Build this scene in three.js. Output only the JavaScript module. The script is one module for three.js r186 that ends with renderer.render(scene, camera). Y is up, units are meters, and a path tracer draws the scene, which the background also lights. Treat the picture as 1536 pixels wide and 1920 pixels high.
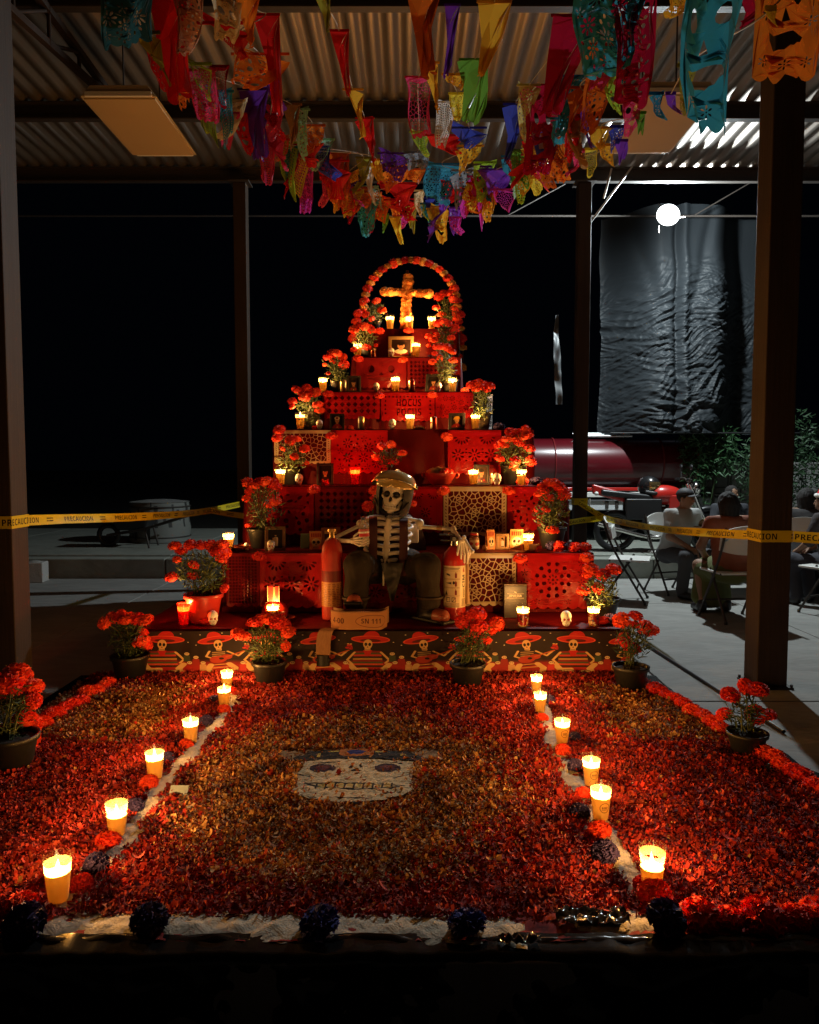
import * as THREE from 'three';
import { mergeGeometries } from 'three/addons/utils/BufferGeometryUtils.js';
import { RoundedBoxGeometry } from 'three/addons/geometries/RoundedBoxGeometry.js';
import { TessellateModifier } from 'three/addons/modifiers/TessellateModifier.js';
import { FontLoader } from 'three/addons/loaders/FontLoader.js';
import { ImprovedNoise } from 'three/addons/math/ImprovedNoise.js';

// ------------------------------------------------------------------ camera, sky, exposure
const scene = new THREE.Scene();
const EYE = 1.4, FOC = 1420, PITCH = Math.atan(90 / FOC);
const camera = new THREE.PerspectiveCamera(2 * Math.atan(960 / FOC) * 180 / Math.PI, 819 / 1024, 0.05, 400);
camera.position.set(0, EYE, 0);
camera.rotation.x = -PITCH;
scene.add(camera);
const renderer = new THREE.WebGLRenderer({ antialias: true });
renderer.setSize(819, 1024);
renderer.toneMapping = THREE.LinearToneMapping;
renderer.toneMappingExposure = 0.9;
renderer.shadowMap.enabled = true;

{ // a moonless night sky, a little lighter low down
  const w = 64, h = 32, data = new Float32Array(w * h * 4);
  for (let j = 0; j < h; j++) for (let i = 0; i < w; i++) {
    const k = (j * w + i) * 4, up = (j + 0.5) / h;
    data[k] = 0.0003; data[k + 1] = 0.0005; data[k + 2] = 0.0009 + 0.0002 * up; data[k + 3] = 1;
  }
  const sky = new THREE.DataTexture(data, w, h, THREE.RGBAFormat, THREE.FloatType);
  sky.mapping = THREE.EquirectangularReflectionMapping;
  sky.magFilter = THREE.LinearFilter;
  sky.needsUpdate = true;
  scene.background = sky;
  scene.environment = sky;
  scene.environmentIntensity = 1;
}
const moon = new THREE.DirectionalLight(new THREE.Color(0.7, 0.8, 1), 0.004);
moon.position.set(20, 40, -30); moon.castShadow = true; scene.add(moon);
const CANDLE = new THREE.Color(1, 0.47, 0.125), CANDLE_CD = 0.66;
const FLOOD = new THREE.Color(0.86, 0.97, 1), FLOOD_CD = 66;

// ------------------------------------------------------------------ helpers
let seed = 7;
const rnd = () => { seed = (seed + 0x6d2b79f5) | 0; let t = Math.imul(seed ^ (seed >>> 15), 1 | seed); t = (t + Math.imul(t ^ (t >>> 7), 61 | t)) ^ t; return ((t ^ (t >>> 14)) >>> 0) / 4294967296; };
const rr = (a, b) => a + (b - a) * rnd();
const noise = new ImprovedNoise(), nz = (x, y, z = 0) => noise.noise(x, y, z);
const V = (x, y, z) => new THREE.Vector3(x, y, z);
const clamp = (x, a, b) => Math.min(b, Math.max(a, x)), lerp = (a, b, t) => a + (b - a) * t;
const smooth = (a, b, x) => { const t = clamp((x - a) / (b - a), 0, 1); return t * t * (3 - 2 * t); };
function ray(px, py) { return V((px - 768) / FOC, -(py - 960) / FOC, -1).applyAxisAngle(V(1, 0, 0), -PITCH); }
function P(px, py, d) { const r = ray(px, py); return V(r.x * d / -r.z, EYE + r.y * d / -r.z, -d); }
function G(px, py, h = 0) { const r = ray(px, py), t = (h - EYE) / r.y; return V(r.x * t, h, r.z * t); }
const names = new Map();
function numbered(n) { const k = names.get(n) || 0; names.set(n, k + 1); return k ? n + '_' + String(k).padStart(3, '0') : n; }
function tag(o, label, category, group, kind) { o.userData = { label, category }; if (group) o.userData.group = group; if (kind) o.userData.kind = kind; return o; }
function thing(name, label, category, pos = [0, 0, 0], group, turn = 0) {
  const o = new THREE.Group(); o.name = numbered(name); scene.add(o);
  if (pos.isVector3) o.position.copy(pos); else o.position.set(...pos);
  o.rotation.y = turn;
  return tag(o, label, category, group);
}
function part(parent, name, geo, mat) {
  const m = new THREE.Mesh(Array.isArray(geo) ? join(geo) : geo, mat); m.name = name; m.castShadow = m.receiveShadow = true; parent.add(m); return m;
}
function solo(name, geo, mat, label, category, group) { const m = part(scene, numbered(name), geo, mat); return tag(m, label, category, group); }
function struct(name, geo, mat) { const m = part(scene, numbered(name), geo, mat); m.userData = { kind: 'structure' }; return m; }
function again(root, pos, turn, label, group) {
  const c = root.clone(); c.name = numbered(root.name.replace(/_\d+$/, '')); scene.add(c);
  if (pos.isVector3) c.position.copy(pos); else c.position.set(...pos);
  c.rotation.y = turn; c.userData = { ...root.userData, label }; if (group) c.userData.group = group; return c;
}
function join(list) {
  const gs = list.map((g) => { const n = g.index ? g.toNonIndexed() : g.clone(); for (const k of Object.keys(n.attributes)) if (!['position', 'normal', 'uv', 'color'].includes(k)) n.deleteAttribute(k);
    if (!n.attributes.normal) n.computeVertexNormals(); if (!n.attributes.uv) n.setAttribute('uv', new THREE.BufferAttribute(new Float32Array(n.attributes.position.count * 2), 2)); return n; });
  const col = gs.every((g) => g.attributes.color); if (!col) gs.forEach((g) => g.deleteAttribute('color'));
  return mergeGeometries(gs);
}
const ORD = ['', 'first', 'second', 'third', 'fourth', 'fifth', 'sixth', 'seventh', 'eighth', 'ninth', 'tenth', 'eleventh', 'twelfth', 'thirteenth', 'fourteenth', 'fifteenth', 'sixteenth', 'seventeenth', 'eighteenth', 'nineteenth', 'twentieth', 'twenty-first', 'twenty-second', 'twenty-third', 'twenty-fourth', 'twenty-fifth', 'twenty-sixth', 'twenty-seventh', 'twenty-eighth', 'twenty-ninth', 'thirtieth', 'thirty-first', 'thirty-second', 'thirty-third', 'thirty-fourth', 'thirty-fifth', 'thirty-sixth', 'thirty-seventh', 'thirty-eighth'];
const box = (w, h, d, x = 0, y = 0, z = 0, r = 0) => (r ? new RoundedBoxGeometry(w, h, d, 2, r) : new THREE.BoxGeometry(w, h, d)).translate(x, y, z);
function tube(pts, r, seg = 24, rad = 8, closed = false) { return new THREE.TubeGeometry(new THREE.CatmullRomCurve3(pts.map((p) => p.isVector3 ? p : V(...p)), closed), seg, r, rad, closed); }
function bar(a, b, r, rad = 8, r2 = r) {
  a = a.isVector3 ? a : V(...a); b = b.isVector3 ? b : V(...b);
  const d = b.clone().sub(a), g = new THREE.CylinderGeometry(r2, r, d.length(), rad).translate(0, d.length() / 2, 0);
  g.applyQuaternion(new THREE.Quaternion().setFromUnitVectors(V(0, 1, 0), d.normalize())); return g.translate(a.x, a.y, a.z);
}
function beam(a, b, w, h) { // square bar
  a = a.isVector3 ? a : V(...a); b = b.isVector3 ? b : V(...b); const d = b.clone().sub(a), L = d.length(), m = new THREE.Matrix4().lookAt(a, b, V(0, 1, 0));
  return new THREE.BoxGeometry(w, h, L).applyMatrix4(m).translate((a.x + b.x) / 2, (a.y + b.y) / 2, (a.z + b.z) / 2);
}
const lathe = (pts, seg = 32) => new THREE.LatheGeometry(pts.map((p) => new THREE.Vector2(...p)), seg);
function sph(r, x = 0, y = 0, z = 0, sx = 1, sy = 1, sz = 1, a = 16, b = 12) { return new THREE.SphereGeometry(r, a, b).scale(sx, sy, sz).translate(x, y, z); }
const RGB = (r, g, b) => new THREE.Color().setRGB(r, g, b);
const mat = (r, g, b, rough = 0.8, more = {}) => new THREE.MeshStandardMaterial({ color: RGB(r, g, b), roughness: rough, side: THREE.DoubleSide, ...more });
const phys = (r, g, b, rough, more = {}) => new THREE.MeshPhysicalMaterial({ color: RGB(r, g, b), roughness: rough, side: THREE.DoubleSide, ...more });
function canvas(w, h, draw) {
  const c = document.createElement('canvas'); c.width = w; c.height = h; draw(c.getContext('2d'), w, h);
  const t = new THREE.CanvasTexture(c); t.colorSpace = THREE.SRGBColorSpace; return t;
}
function dataTex(n, f) { // grey noise for bump and tone
  const d = new Uint8Array(n * n * 4);
  for (let j = 0; j < n; j++) for (let i = 0; i < n; i++) { const v = f(i / n, j / n), k = (j * n + i) * 4; const a = Array.isArray(v) ? v : [v, v, v]; for (let c = 0; c < 3; c++) d[k + c] = clamp(a[c], 0, 1) * 255; d[k + 3] = 255; }
  const t = new THREE.DataTexture(d, n, n); t.wrapS = t.wrapT = THREE.RepeatWrapping; t.magFilter = THREE.LinearFilter; t.minFilter = THREE.LinearFilter; t.needsUpdate = true; return t;
}
const per = (u, v, f, s = 0) => { // tileable noise
  const a = u * Math.PI * 2, b = v * Math.PI * 2, r = f / 6.2832; return nz(Math.cos(a) * r + s, Math.sin(a) * r + Math.cos(b) * r * 1.3, Math.sin(b) * r + s * 2.1); };
const rep = (t, x, y) => { const c = t.clone(); c.repeat.set(x, y); c.needsUpdate = true; return c; };

// distance fields meshed by surface nets: bodies, bones, clothes
const smin = (a, b, k) => { const h = Math.max(k - Math.abs(a - b), 0) / k; return Math.min(a, b) - h * h * k / 4; };
function capsule(p, a, b, ra, rb = ra) {
  const bx = b[0] - a[0], by = b[1] - a[1], bz = b[2] - a[2], px = p[0] - a[0], py = p[1] - a[1], pz = p[2] - a[2];
  const t = clamp((px * bx + py * by + pz * bz) / (bx * bx + by * by + bz * bz + 1e-9), 0, 1);
  return Math.hypot(px - bx * t, py - by * t, pz - bz * t) - lerp(ra, rb, t);
}
function ellipsoid(p, c, r) { const x = (p[0] - c[0]) / r[0], y = (p[1] - c[1]) / r[1], z = (p[2] - c[2]) / r[2], k = Math.hypot(x, y, z); return (k - 1) * Math.min(r[0], r[1], r[2]); }
function nets(f, lo, hi, c) {
  const n = [0, 1, 2].map((i) => Math.ceil((hi[i] - lo[i]) / c) + 1), val = new Float32Array(n[0] * n[1] * n[2]), id = (x, y, z) => (z * n[1] + y) * n[0] + x;
  for (let z = 0; z < n[2]; z++) for (let y = 0; y < n[1]; y++) for (let x = 0; x < n[0]; x++) val[id(x, y, z)] = f([lo[0] + x * c, lo[1] + y * c, lo[2] + z * c]);
  const vid = new Int32Array(val.length).fill(-1), pos = [], idx = [];
  const E = [[0, 1], [2, 3], [4, 5], [6, 7], [0, 2], [1, 3], [4, 6], [5, 7], [0, 4], [1, 5], [2, 6], [3, 7]];
  for (let z = 0; z < n[2] - 1; z++) for (let y = 0; y < n[1] - 1; y++) for (let x = 0; x < n[0] - 1; x++) {
    const v = []; for (let k = 0; k < 8; k++) v.push(val[id(x + (k & 1), y + ((k >> 1) & 1), z + (k >> 2))]);
    let s = 0; for (const q of v) s += q < 0 ? 1 : 0; if (!s || s === 8) continue;
    let ax = 0, ay = 0, az = 0, m = 0;
    for (const [a, b] of E) if ((v[a] < 0) !== (v[b] < 0)) { const t = v[a] / (v[a] - v[b]); ax += lerp(a & 1, b & 1, t); ay += lerp((a >> 1) & 1, (b >> 1) & 1, t); az += lerp(a >> 2, b >> 2, t); m++; }
    vid[id(x, y, z)] = pos.length / 3; pos.push(lo[0] + (x + ax / m) * c, lo[1] + (y + ay / m) * c, lo[2] + (z + az / m) * c);
  }
  const quad = (a, b, c2, d, flip) => { if (a < 0 || b < 0 || c2 < 0 || d < 0) return; flip ? idx.push(a, c2, b, a, d, c2) : idx.push(a, b, c2, a, c2, d); };
  for (let z = 1; z < n[2] - 1; z++) for (let y = 1; y < n[1] - 1; y++) for (let x = 1; x < n[0] - 1; x++) {
    const a = val[id(x, y, z)] < 0;
    if (a !== (val[id(x + 1, y, z)] < 0)) quad(vid[id(x, y - 1, z - 1)], vid[id(x, y, z - 1)], vid[id(x, y, z)], vid[id(x, y - 1, z)], !a);
    if (a !== (val[id(x, y + 1, z)] < 0)) quad(vid[id(x - 1, y, z - 1)], vid[id(x - 1, y, z)], vid[id(x, y, z)], vid[id(x, y, z - 1)], !a);
    if (a !== (val[id(x, y, z + 1)] < 0)) quad(vid[id(x - 1, y - 1, z)], vid[id(x, y - 1, z)], vid[id(x, y, z)], vid[id(x - 1, y, z)], !a);
  }
  const g = new THREE.BufferGeometry(); g.setAttribute('position', new THREE.Float32BufferAttribute(pos, 3)); g.setIndex(idx); g.computeVertexNormals();
  g.setAttribute('uv', new THREE.Float32BufferAttribute(new Float32Array(pos.length / 3 * 2), 2)); return g;
}
function warp(g, f) { const p = g.attributes.position, v = V(0, 0, 0); for (let i = 0; i < p.count; i++) { v.fromBufferAttribute(p, i); f(v, i); p.setXYZ(i, v.x, v.y, v.z); } g.computeVertexNormals(); return g; }

// ------------------------------------------------------------------ materials
const grain = dataTex(256, (u, v) => 0.5 + 0.35 * per(u, v, 6) + 0.25 * per(u, v, 17, 3) + 0.2 * (rnd() - 0.5));
const blotch = dataTex(512, (u, v) => { const a = 0.80 + 0.12 * per(u, v, 3, 1) + 0.12 * per(u, v, 9, 4) + 0.1 * per(u, v * 1, 31, 7) + 0.08 * (rnd() - 0.5); return [a, a * 0.99, a * 0.965]; });
const weave = dataTex(128, (u, v) => 0.5 + 0.25 * Math.sin(u * 128 * Math.PI / 2) + 0.25 * Math.sin(v * 128 * Math.PI / 2) + 0.15 * (rnd() - 0.5));
const M = {
  concrete: mat(0.34, 0.34, 0.325, 0.82, { map: rep(blotch, 0.45, 0.9), bumpMap: rep(grain, 0.8, 2.2), bumpScale: 0.004 }),
  steelDark: mat(0.035, 0.027, 0.022, 0.55, { bumpMap: rep(grain, 2, 2), bumpScale: 0.001 }),
  post: phys(0.04, 0.026, 0.018, 0.65, { specularIntensity: 0.45, map: rep(blotch, 1, 1), bumpMap: rep(grain, 2, 2), bumpScale: 0.0015 }),
  roof: mat(0.34, 0.29, 0.25, 0.42, { metalness: 0.85, roughnessMap: null }),
  satin: phys(0.11, 0.002, 0.003, 0.55, { specularIntensity: 0.3, sheen: 0.25, sheenColor: RGB(0.4, 0.01, 0.01), sheenRoughness: 0.4, bumpMap: rep(weave, 40, 40), bumpScale: 0.0004 }),
    green: mat(0.055, 0.085, 0.018, 0.65), greenDark: mat(0.03, 0.06, 0.015, 0.65), stem: mat(0.10, 0.12, 0.03, 0.7),
  orange: mat(0.86, 0.055, 0.016, 0.75), yellow: mat(0.85, 0.42, 0.04, 0.75), purple: mat(0.035, 0.022, 0.10, 0.85), cream: mat(0.80, 0.55, 0.25, 0.8),
  potBlack: mat(0.009, 0.009, 0.009, 0.45), potRed: mat(0.45, 0.025, 0.015, 0.35), soil: mat(0.03, 0.02, 0.012, 0.95),
  glass: phys(1, 1, 1, 0.02, { transmission: 1, ior: 1.5 }), glassRed: phys(0.75, 0.06, 0.03, 0.02, { transmission: 0.9, ior: 1.5 }),
  wax: phys(0.80, 0.58, 0.2, 1, { transmission: 0.42, ior: 1.4, specularIntensity: 0.3 }), waxFilm: phys(0.9, 0.74, 0.34, 0.72, { transparent: true, opacity: 0.42, transmission: 0.9, ior: 1.35, specularIntensity: 0.3 }), waxRed: phys(0.8, 0.10, 0.04, 1, { transmission: 0.5, ior: 1.4, specularIntensity: 0.3 }),
  flame: new THREE.MeshStandardMaterial({ color: 0x000000, emissive: RGB(1, 0.62, 0.2), emissiveIntensity: 14 }),
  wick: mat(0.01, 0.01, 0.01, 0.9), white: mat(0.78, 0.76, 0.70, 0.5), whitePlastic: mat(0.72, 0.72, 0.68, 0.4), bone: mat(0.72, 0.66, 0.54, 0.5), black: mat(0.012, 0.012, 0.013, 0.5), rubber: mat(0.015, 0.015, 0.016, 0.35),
  chrome: mat(0.75, 0.73, 0.70, 0.18, { metalness: 1 }), gold: mat(0.75, 0.5, 0.2, 0.28, { metalness: 1 }), wood: mat(0.16, 0.08, 0.035, 0.5), woodPale: mat(0.42, 0.25, 0.11, 0.5),
  redPaint: phys(0.48, 0.018, 0.012, 0.3, { clearcoat: 0.6, clearcoatRoughness: 0.15 }), skin: mat(0.28, 0.15, 0.09, 0.6),
};

// ------------------------------------------------------------------ ground, floor, roof, posts
struct('ground', new THREE.PlaneGeometry(400, 400).rotateX(-Math.PI / 2).translate(0, -0.25, 0), mat(0.07, 0.06, 0.045, 0.95));
const EDGEZ = G(768, 1764, 0.03).z + 0.06;  // the slab ends here: a low step down towards us
{ // concrete slabs under the roof, each a piece with an open joint
  const floor = new THREE.Group(); floor.name = 'concrete_floor'; floor.userData = { kind: 'structure' }; scene.add(floor);
  const xs = [-13, -9.6, -6.2, -2.85, -0.1, 1.62, 3.3, 5.4, 8.6, 12], zs = [EDGEZ, -4.4, -7.55, -9.2];
  for (let i = 0; i < xs.length - 1; i++) for (let j = 0; j < zs.length - 1; j++) {
    const w = xs[i + 1] - xs[i] - 0.012, d = zs[j] - zs[j + 1] - 0.012, g = new RoundedBoxGeometry(w, 0.24, d, 1, 0.006);
    const uv = g.attributes.uv, p = g.attributes.position, x0 = (xs[i] + xs[i + 1]) / 2, z0 = (zs[j] + zs[j + 1]) / 2;
    for (let k = 0; k < uv.count; k++) uv.setXY(k, p.getX(k) + x0 + i * 0.37, p.getZ(k) + z0 + j * 0.71);
    part(floor, 'slab', g.translate(x0, -0.12 + rr(-0.0015, 0.0015), z0), M.concrete);
  }
}
{ // raised pavement behind the roof, with its kerb
  const walk = new THREE.Group(); walk.name = 'raised_pavement'; walk.userData = { kind: 'structure' }; scene.add(walk);
  const pale = mat(0.30, 0.32, 0.28, 0.85, { map: rep(blotch, 0.3, 0.3), bumpMap: rep(grain, 0.8, 0.8), bumpScale: 0.004 });
  for (let i = 0; i < 10; i++) {
    const w = 2.99, x = -15 + i * 3;
    for (const [h, d, y, z] of [[0.47, 3.9, 0.025, -11.45], [0.45, 0.24, 0.015, -9.36]]) {
      const g = new RoundedBoxGeometry(w, h, d, 1, 0.015), uv = g.attributes.uv, p = g.attributes.position; for (let k = 0; k < uv.count; k++) uv.setXY(k, p.getX(k) + i * 1.7, p.getZ(k) + p.getY(k));
      part(walk, d > 1 ? 'slab' : 'kerb_stone', g.translate(x + 1.5, y, z), pale);
    }
  }
}
const roofY = (z) => 4.62 + (z + 8.4) * 0.012;
{ // corrugated sheets on steel purlins
  const roof = new THREE.Group(); roof.name = 'roof'; roof.userData = { kind: 'structure' }; scene.add(roof);
  const pitch = 0.145, W = pitch * 6, prof = [[0, 0], [0.035, 0], [0.052, 0.032], [0.092, 0.032], [0.11, 0], [0.145, 0]];
  for (let s = -9; s < 9; s++) for (const [z0, z1] of [[2.2, -3.78], [-3.7, -8.62]]) {
    const g = new THREE.PlaneGeometry(1, 1, 36, 6), p = g.attributes.position, tilt = rr(-0.004, 0.004);
    for (let k = 0; k < p.count; k++) {
      const i = k % 37, j = Math.floor(k / 37), cell = Math.min(5, Math.floor(i / 6)), q = i - cell * 6, t = q === 6 ? [pitch, 0] : prof[Math.min(q, 5)];
      const z = lerp(z0, z1, j / 6), x = s * W + cell * pitch + t[0];
      p.setXYZ(k, x, roofY(z) + t[1] + (z0 > 0 ? 0.006 : 0) + tilt * (t[0] / pitch) + 0.003 * nz(x * 1.7, z * 0.9, s), z);
    }
    g.computeVertexNormals(); part(roof, 'roof_sheet', g, M.roof);
  }
  for (const z of [-8.5, -7.05, -5.42, -3.8, -2.2, -0.6]) part(roof, 'purlin', [box(15.6, 0.15, 0.012, 0, roofY(z) - 0.077, z), box(15.6, 0.012, 0.07, 0, roofY(z) - 0.008, z + 0.035), box(15.6, 0.012, 0.07, 0, roofY(z) - 0.148, z + 0.035)], M.steelDark);
  // far eave pipe and its bracing
  const far = thing('eave_truss', 'thin dark steel truss under the far roof edge behind the altar', 'truss', [0, 0, 0]);
  part(far, 'chord', bar([-7.6, P(768, 405, 10.15).y, -10.15], [7.6, P(768, 405, 10.15).y, -10.15], 0.014), M.steelDark);
  for (const [a, b] of [[[1300, 405], [1420, 335]], [[950, 405], [1060, 345]]]) part(far, 'brace', bar(P(...a, 10.17), P(...b, 10.17), 0.009, 6), M.steelDark);
}
function post(x, z, h, w, label, mt = M.post) {
  const t = thing('steel_post', label, 'post', [x, 0, z]);
  part(t, 'shaft', box(w, h, w, 0, h / 2, 0, 0.008), mt); part(t, 'base_plate', box(w + 0.06, 0.012, w + 0.06, 0, 0.006, 0, 0.003), M.steelDark); part(t, 'cap_plate', box(w + 0.08, 0.014, w + 0.08, 0, h + 0.007, 0, 0.003), M.steelDark);
  for (const a of [-1, 1]) for (const b of [-1, 1]) part(t, 'bolt', new THREE.CylinderGeometry(0.009, 0.009, 0.018, 6).translate(a * (w / 2 + 0.018), 0.02, b * (w / 2 + 0.018)), M.steelDark);
  return t;
}
const colR = [P(1428, 1290, 4.75).x, -4.75], colL = [-2.375, -4.42];
post(colR[0] + 0.02, colR[1], 4.5, 0.19, 'thick brown steel post in front of the people, wrapped in caution tape');
post(colL[0], colL[1], 4.5, 0.19, 'brown steel post cut by the left picture edge, wrapped in caution tape');
post(P(1086, 1000, 8.4).x, -8.4, 4.42, 0.14, 'slim grey steel post beside the motorcycle');
post(P(460, 1000, 8.4).x, -8.4, 4.42, 0.14, 'slim dark steel post behind the left side of the altar');
{ // braces at the top of the slim right post
  const t = thing('post_braces', 'pair of thin rods bracing the slim grey post to the roof', 'brace'); const m = mat(0.5, 0.48, 0.45, 0.4, { metalness: 0.6 });
  part(t, 'rod', bar(P(1186, 312, 8.35), P(1108, 416, 8.38), 0.012, 6), m); part(t, 'rod', bar(P(1147, 316, 8.36), P(1132, 372, 8.37), 0.012, 6), m);
}
{ // roof truss at the left
  const t = thing('roof_truss', 'dark steel lattice truss under the roof at the upper left', 'truss'), A = P(-60, -55, 4.35), B = P(236, 214, 6.9), at = (k) => A.clone().lerp(B, k), up = (k) => { const q = at(k); q.y = roofY(q.z) - 0.17; return q; };
  part(t, 'bottom_chord', beam(A, B, 0.045, 0.045), M.post); part(t, 'top_chord', beam(up(0), up(1), 0.05, 0.05), M.post);
  for (let k = 0; k <= 4; k++) { part(t, 'upright', bar(at(0.2 + k * 0.2), up(0.2 + k * 0.2), 0.014, 6), M.post); if (k < 4) part(t, 'web', bar(at(0.2 + k * 0.2), up(0.4 + k * 0.2), 0.014, 6), M.post); }
}
function panelLamp(x, z, label, turn) { // unlit fluorescent fitting
  const t = thing('ceiling_lamp', label, 'lamp', [x, 3.98, z], 'unlit fluorescent fittings under the roof', turn);
  const tray = new THREE.ExtrudeGeometry(new THREE.Shape([[-0.26, 0], [0.26, 0], [0.2, 0.07], [-0.2, 0.07]].map((p) => new THREE.Vector2(...p))), { depth: 1.0, bevelEnabled: true, bevelSize: 0.006, bevelThickness: 0.006, bevelSegments: 1 }).translate(0, 0, -0.5);
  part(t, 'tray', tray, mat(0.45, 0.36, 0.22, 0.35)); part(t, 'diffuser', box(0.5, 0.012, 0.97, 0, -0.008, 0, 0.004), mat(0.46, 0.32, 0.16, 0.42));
  for (const s of [-1, 1]) part(t, 'end_cap', box(0.47, 0.035, 0.02, 0, 0.01, s * 0.512, 0.004), mat(0.7, 0.68, 0.62, 0.3)); for (const s of [-1, 1]) part(t, 'hanger', bar([0, 0.07, s * 0.4], [0, 0.62, s * 0.4], 0.006, 6), M.steelDark);
  return t;
}
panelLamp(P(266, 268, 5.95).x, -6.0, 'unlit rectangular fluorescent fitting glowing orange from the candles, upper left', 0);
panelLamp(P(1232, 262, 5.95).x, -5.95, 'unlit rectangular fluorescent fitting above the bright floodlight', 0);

// ------------------------------------------------------------------ floodlight and black tarp behind
const lampAt = P(1253, 403, 9.05);
{
  const t = thing('floodlight', 'lit white floodlight hanging at the right before the black tarp', 'floodlight', lampAt);
  part(t, 'lamp_bulb', sph(0.135, 0, 0, 0, 1, 0.9, 0.55, 28, 18), new THREE.MeshStandardMaterial({ color: 0x000000, emissive: RGB(0.93, 1, 1), emissiveIntensity: 7 }));
  part(t, 'housing', box(0.12, 0.12, 0.04, 0, 0.03, -0.11, 0.015), M.black);
  part(t, 'bracket', bar([0.12, 0.0, -0.1], [0.2, -0.03, 0.02], 0.006, 6), M.steelDark); part(t, 'clip', bar([-0.1, -0.12, -0.02], [-0.1, -0.2, -0.02], 0.007, 6), M.steelDark);
  part(t, 'arm', bar([0, 0.1, -0.1], [0, 0.24, -0.35], 0.012, 6), M.steelDark);
  const l = new THREE.PointLight(FLOOD, FLOOD_CD); l.castShadow = true; l.shadow.radius = 3; t.add(l);
}
{ // crumpled shade cloth
  const TZ = 10.55, x0 = P(1150, 500, TZ).x, x1 = P(1516, 500, TZ).x, y1 = 4.95, y0 = P(1250, 812, TZ).y, nx = 300, ny = 340, g = new THREE.PlaneGeometry(x1 - x0, y1 - y0, nx, ny).translate((x0 + x1) / 2, (y0 + y1) / 2, -TZ);
  const seam = P(1268, 600, TZ).x;
  warp(g, (v) => {
    const cx = v.x - seam, h = (y1 - v.y) / (y1 - y0), env = smooth(0.16, 0.5, h) * Math.exp(-((cx / 1.6) ** 2));
    const wob = 0.9 * nz(v.x * 0.5, v.y * 0.6, 3);
    let z = 0.22 * nz(v.x * 0.8, v.y * 0.7, 1) - 0.9 * smooth(0.34, 1.05, Math.abs(cx - 0.16));
    for (const [an, fx, fy, am, sd] of [[0.22, 1.2, 6.4, 0.075, 5], [-0.34, 2, 8.5, 0.06, 8], [0.5, 3, 11, 0.045, 11], [-0.12, 4.5, 19, 0.03, 14], [0.8, 4, 14, 0.028, 17], [-0.7, 8, 25, 0.016, 21], [0.1, 9, 44, 0.012, 25]]) { const c = Math.cos(an), s = Math.sin(an), a = v.x * c + v.y * s + 0.25 * wob, b = v.y * c - v.x * s + 0.2 * nz(v.x * 2, v.y * 2, sd); z += env * am * (1 - 2.2 * Math.abs(nz(a * fx, b * fy, sd))) * (0.55 + 0.9 * nz(v.x * 1.3, v.y * 1.3, sd + 3)); }
    z -= 0.10 * Math.exp(-((cx / 0.045) ** 2)); z += 0.05 * Math.exp(-(((cx - 0.11) / 0.05) ** 2));
    for (const s of [-0.55, 0.5]) { const e = cx - s * (1 - h * 1.25); z += h < 0.55 ? -0.05 * Math.exp(-((e / 0.07) ** 2)) : 0; }
    v.z += z * 0.8; v.x += 0.05 * nz(v.y * 1.3, 2) ;
  });
  const t = thing('black_tarp', 'large crumpled black shade cloth hanging behind the floodlight', 'tarp'); part(t, 'cloth', g, phys(0.018, 0.0215, 0.0245, 0.55, { specularIntensity: 0.4 }));
  part(t, 'hem', tube(Array.from({ length: 12 }, (_, i) => V(lerp(x0, x1, i / 11), y0 + 0.02 * nz(i, 3), -TZ)), 0.012, 40, 5), M.black);
  // narrow strip of the next cloth
  const s = thing('tarp_strip', 'narrow crumpled grey edge of cloth hanging left of the slim grey post', 'cloth strip'), sg = new THREE.PlaneGeometry(0.085, 1.15, 6, 40);
  const c = P(1045, 675, 10.0); warp(sg.translate(c.x, c.y, c.z), (v) => { v.x += 0.05 * nz(v.y * 2.2, 1) - 0.06 * (v.y - c.y); v.z += 0.06 * nz(v.x * 12, v.y * 5, 2); const k = (v.y - c.y) / 0.75; v.x = c.x + (v.x - c.x) * (1 - 0.75 * smooth(0.1, 1, k)); });
  part(s, 'cloth', sg, mat(0.05, 0.053, 0.056, 0.5));
}

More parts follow.
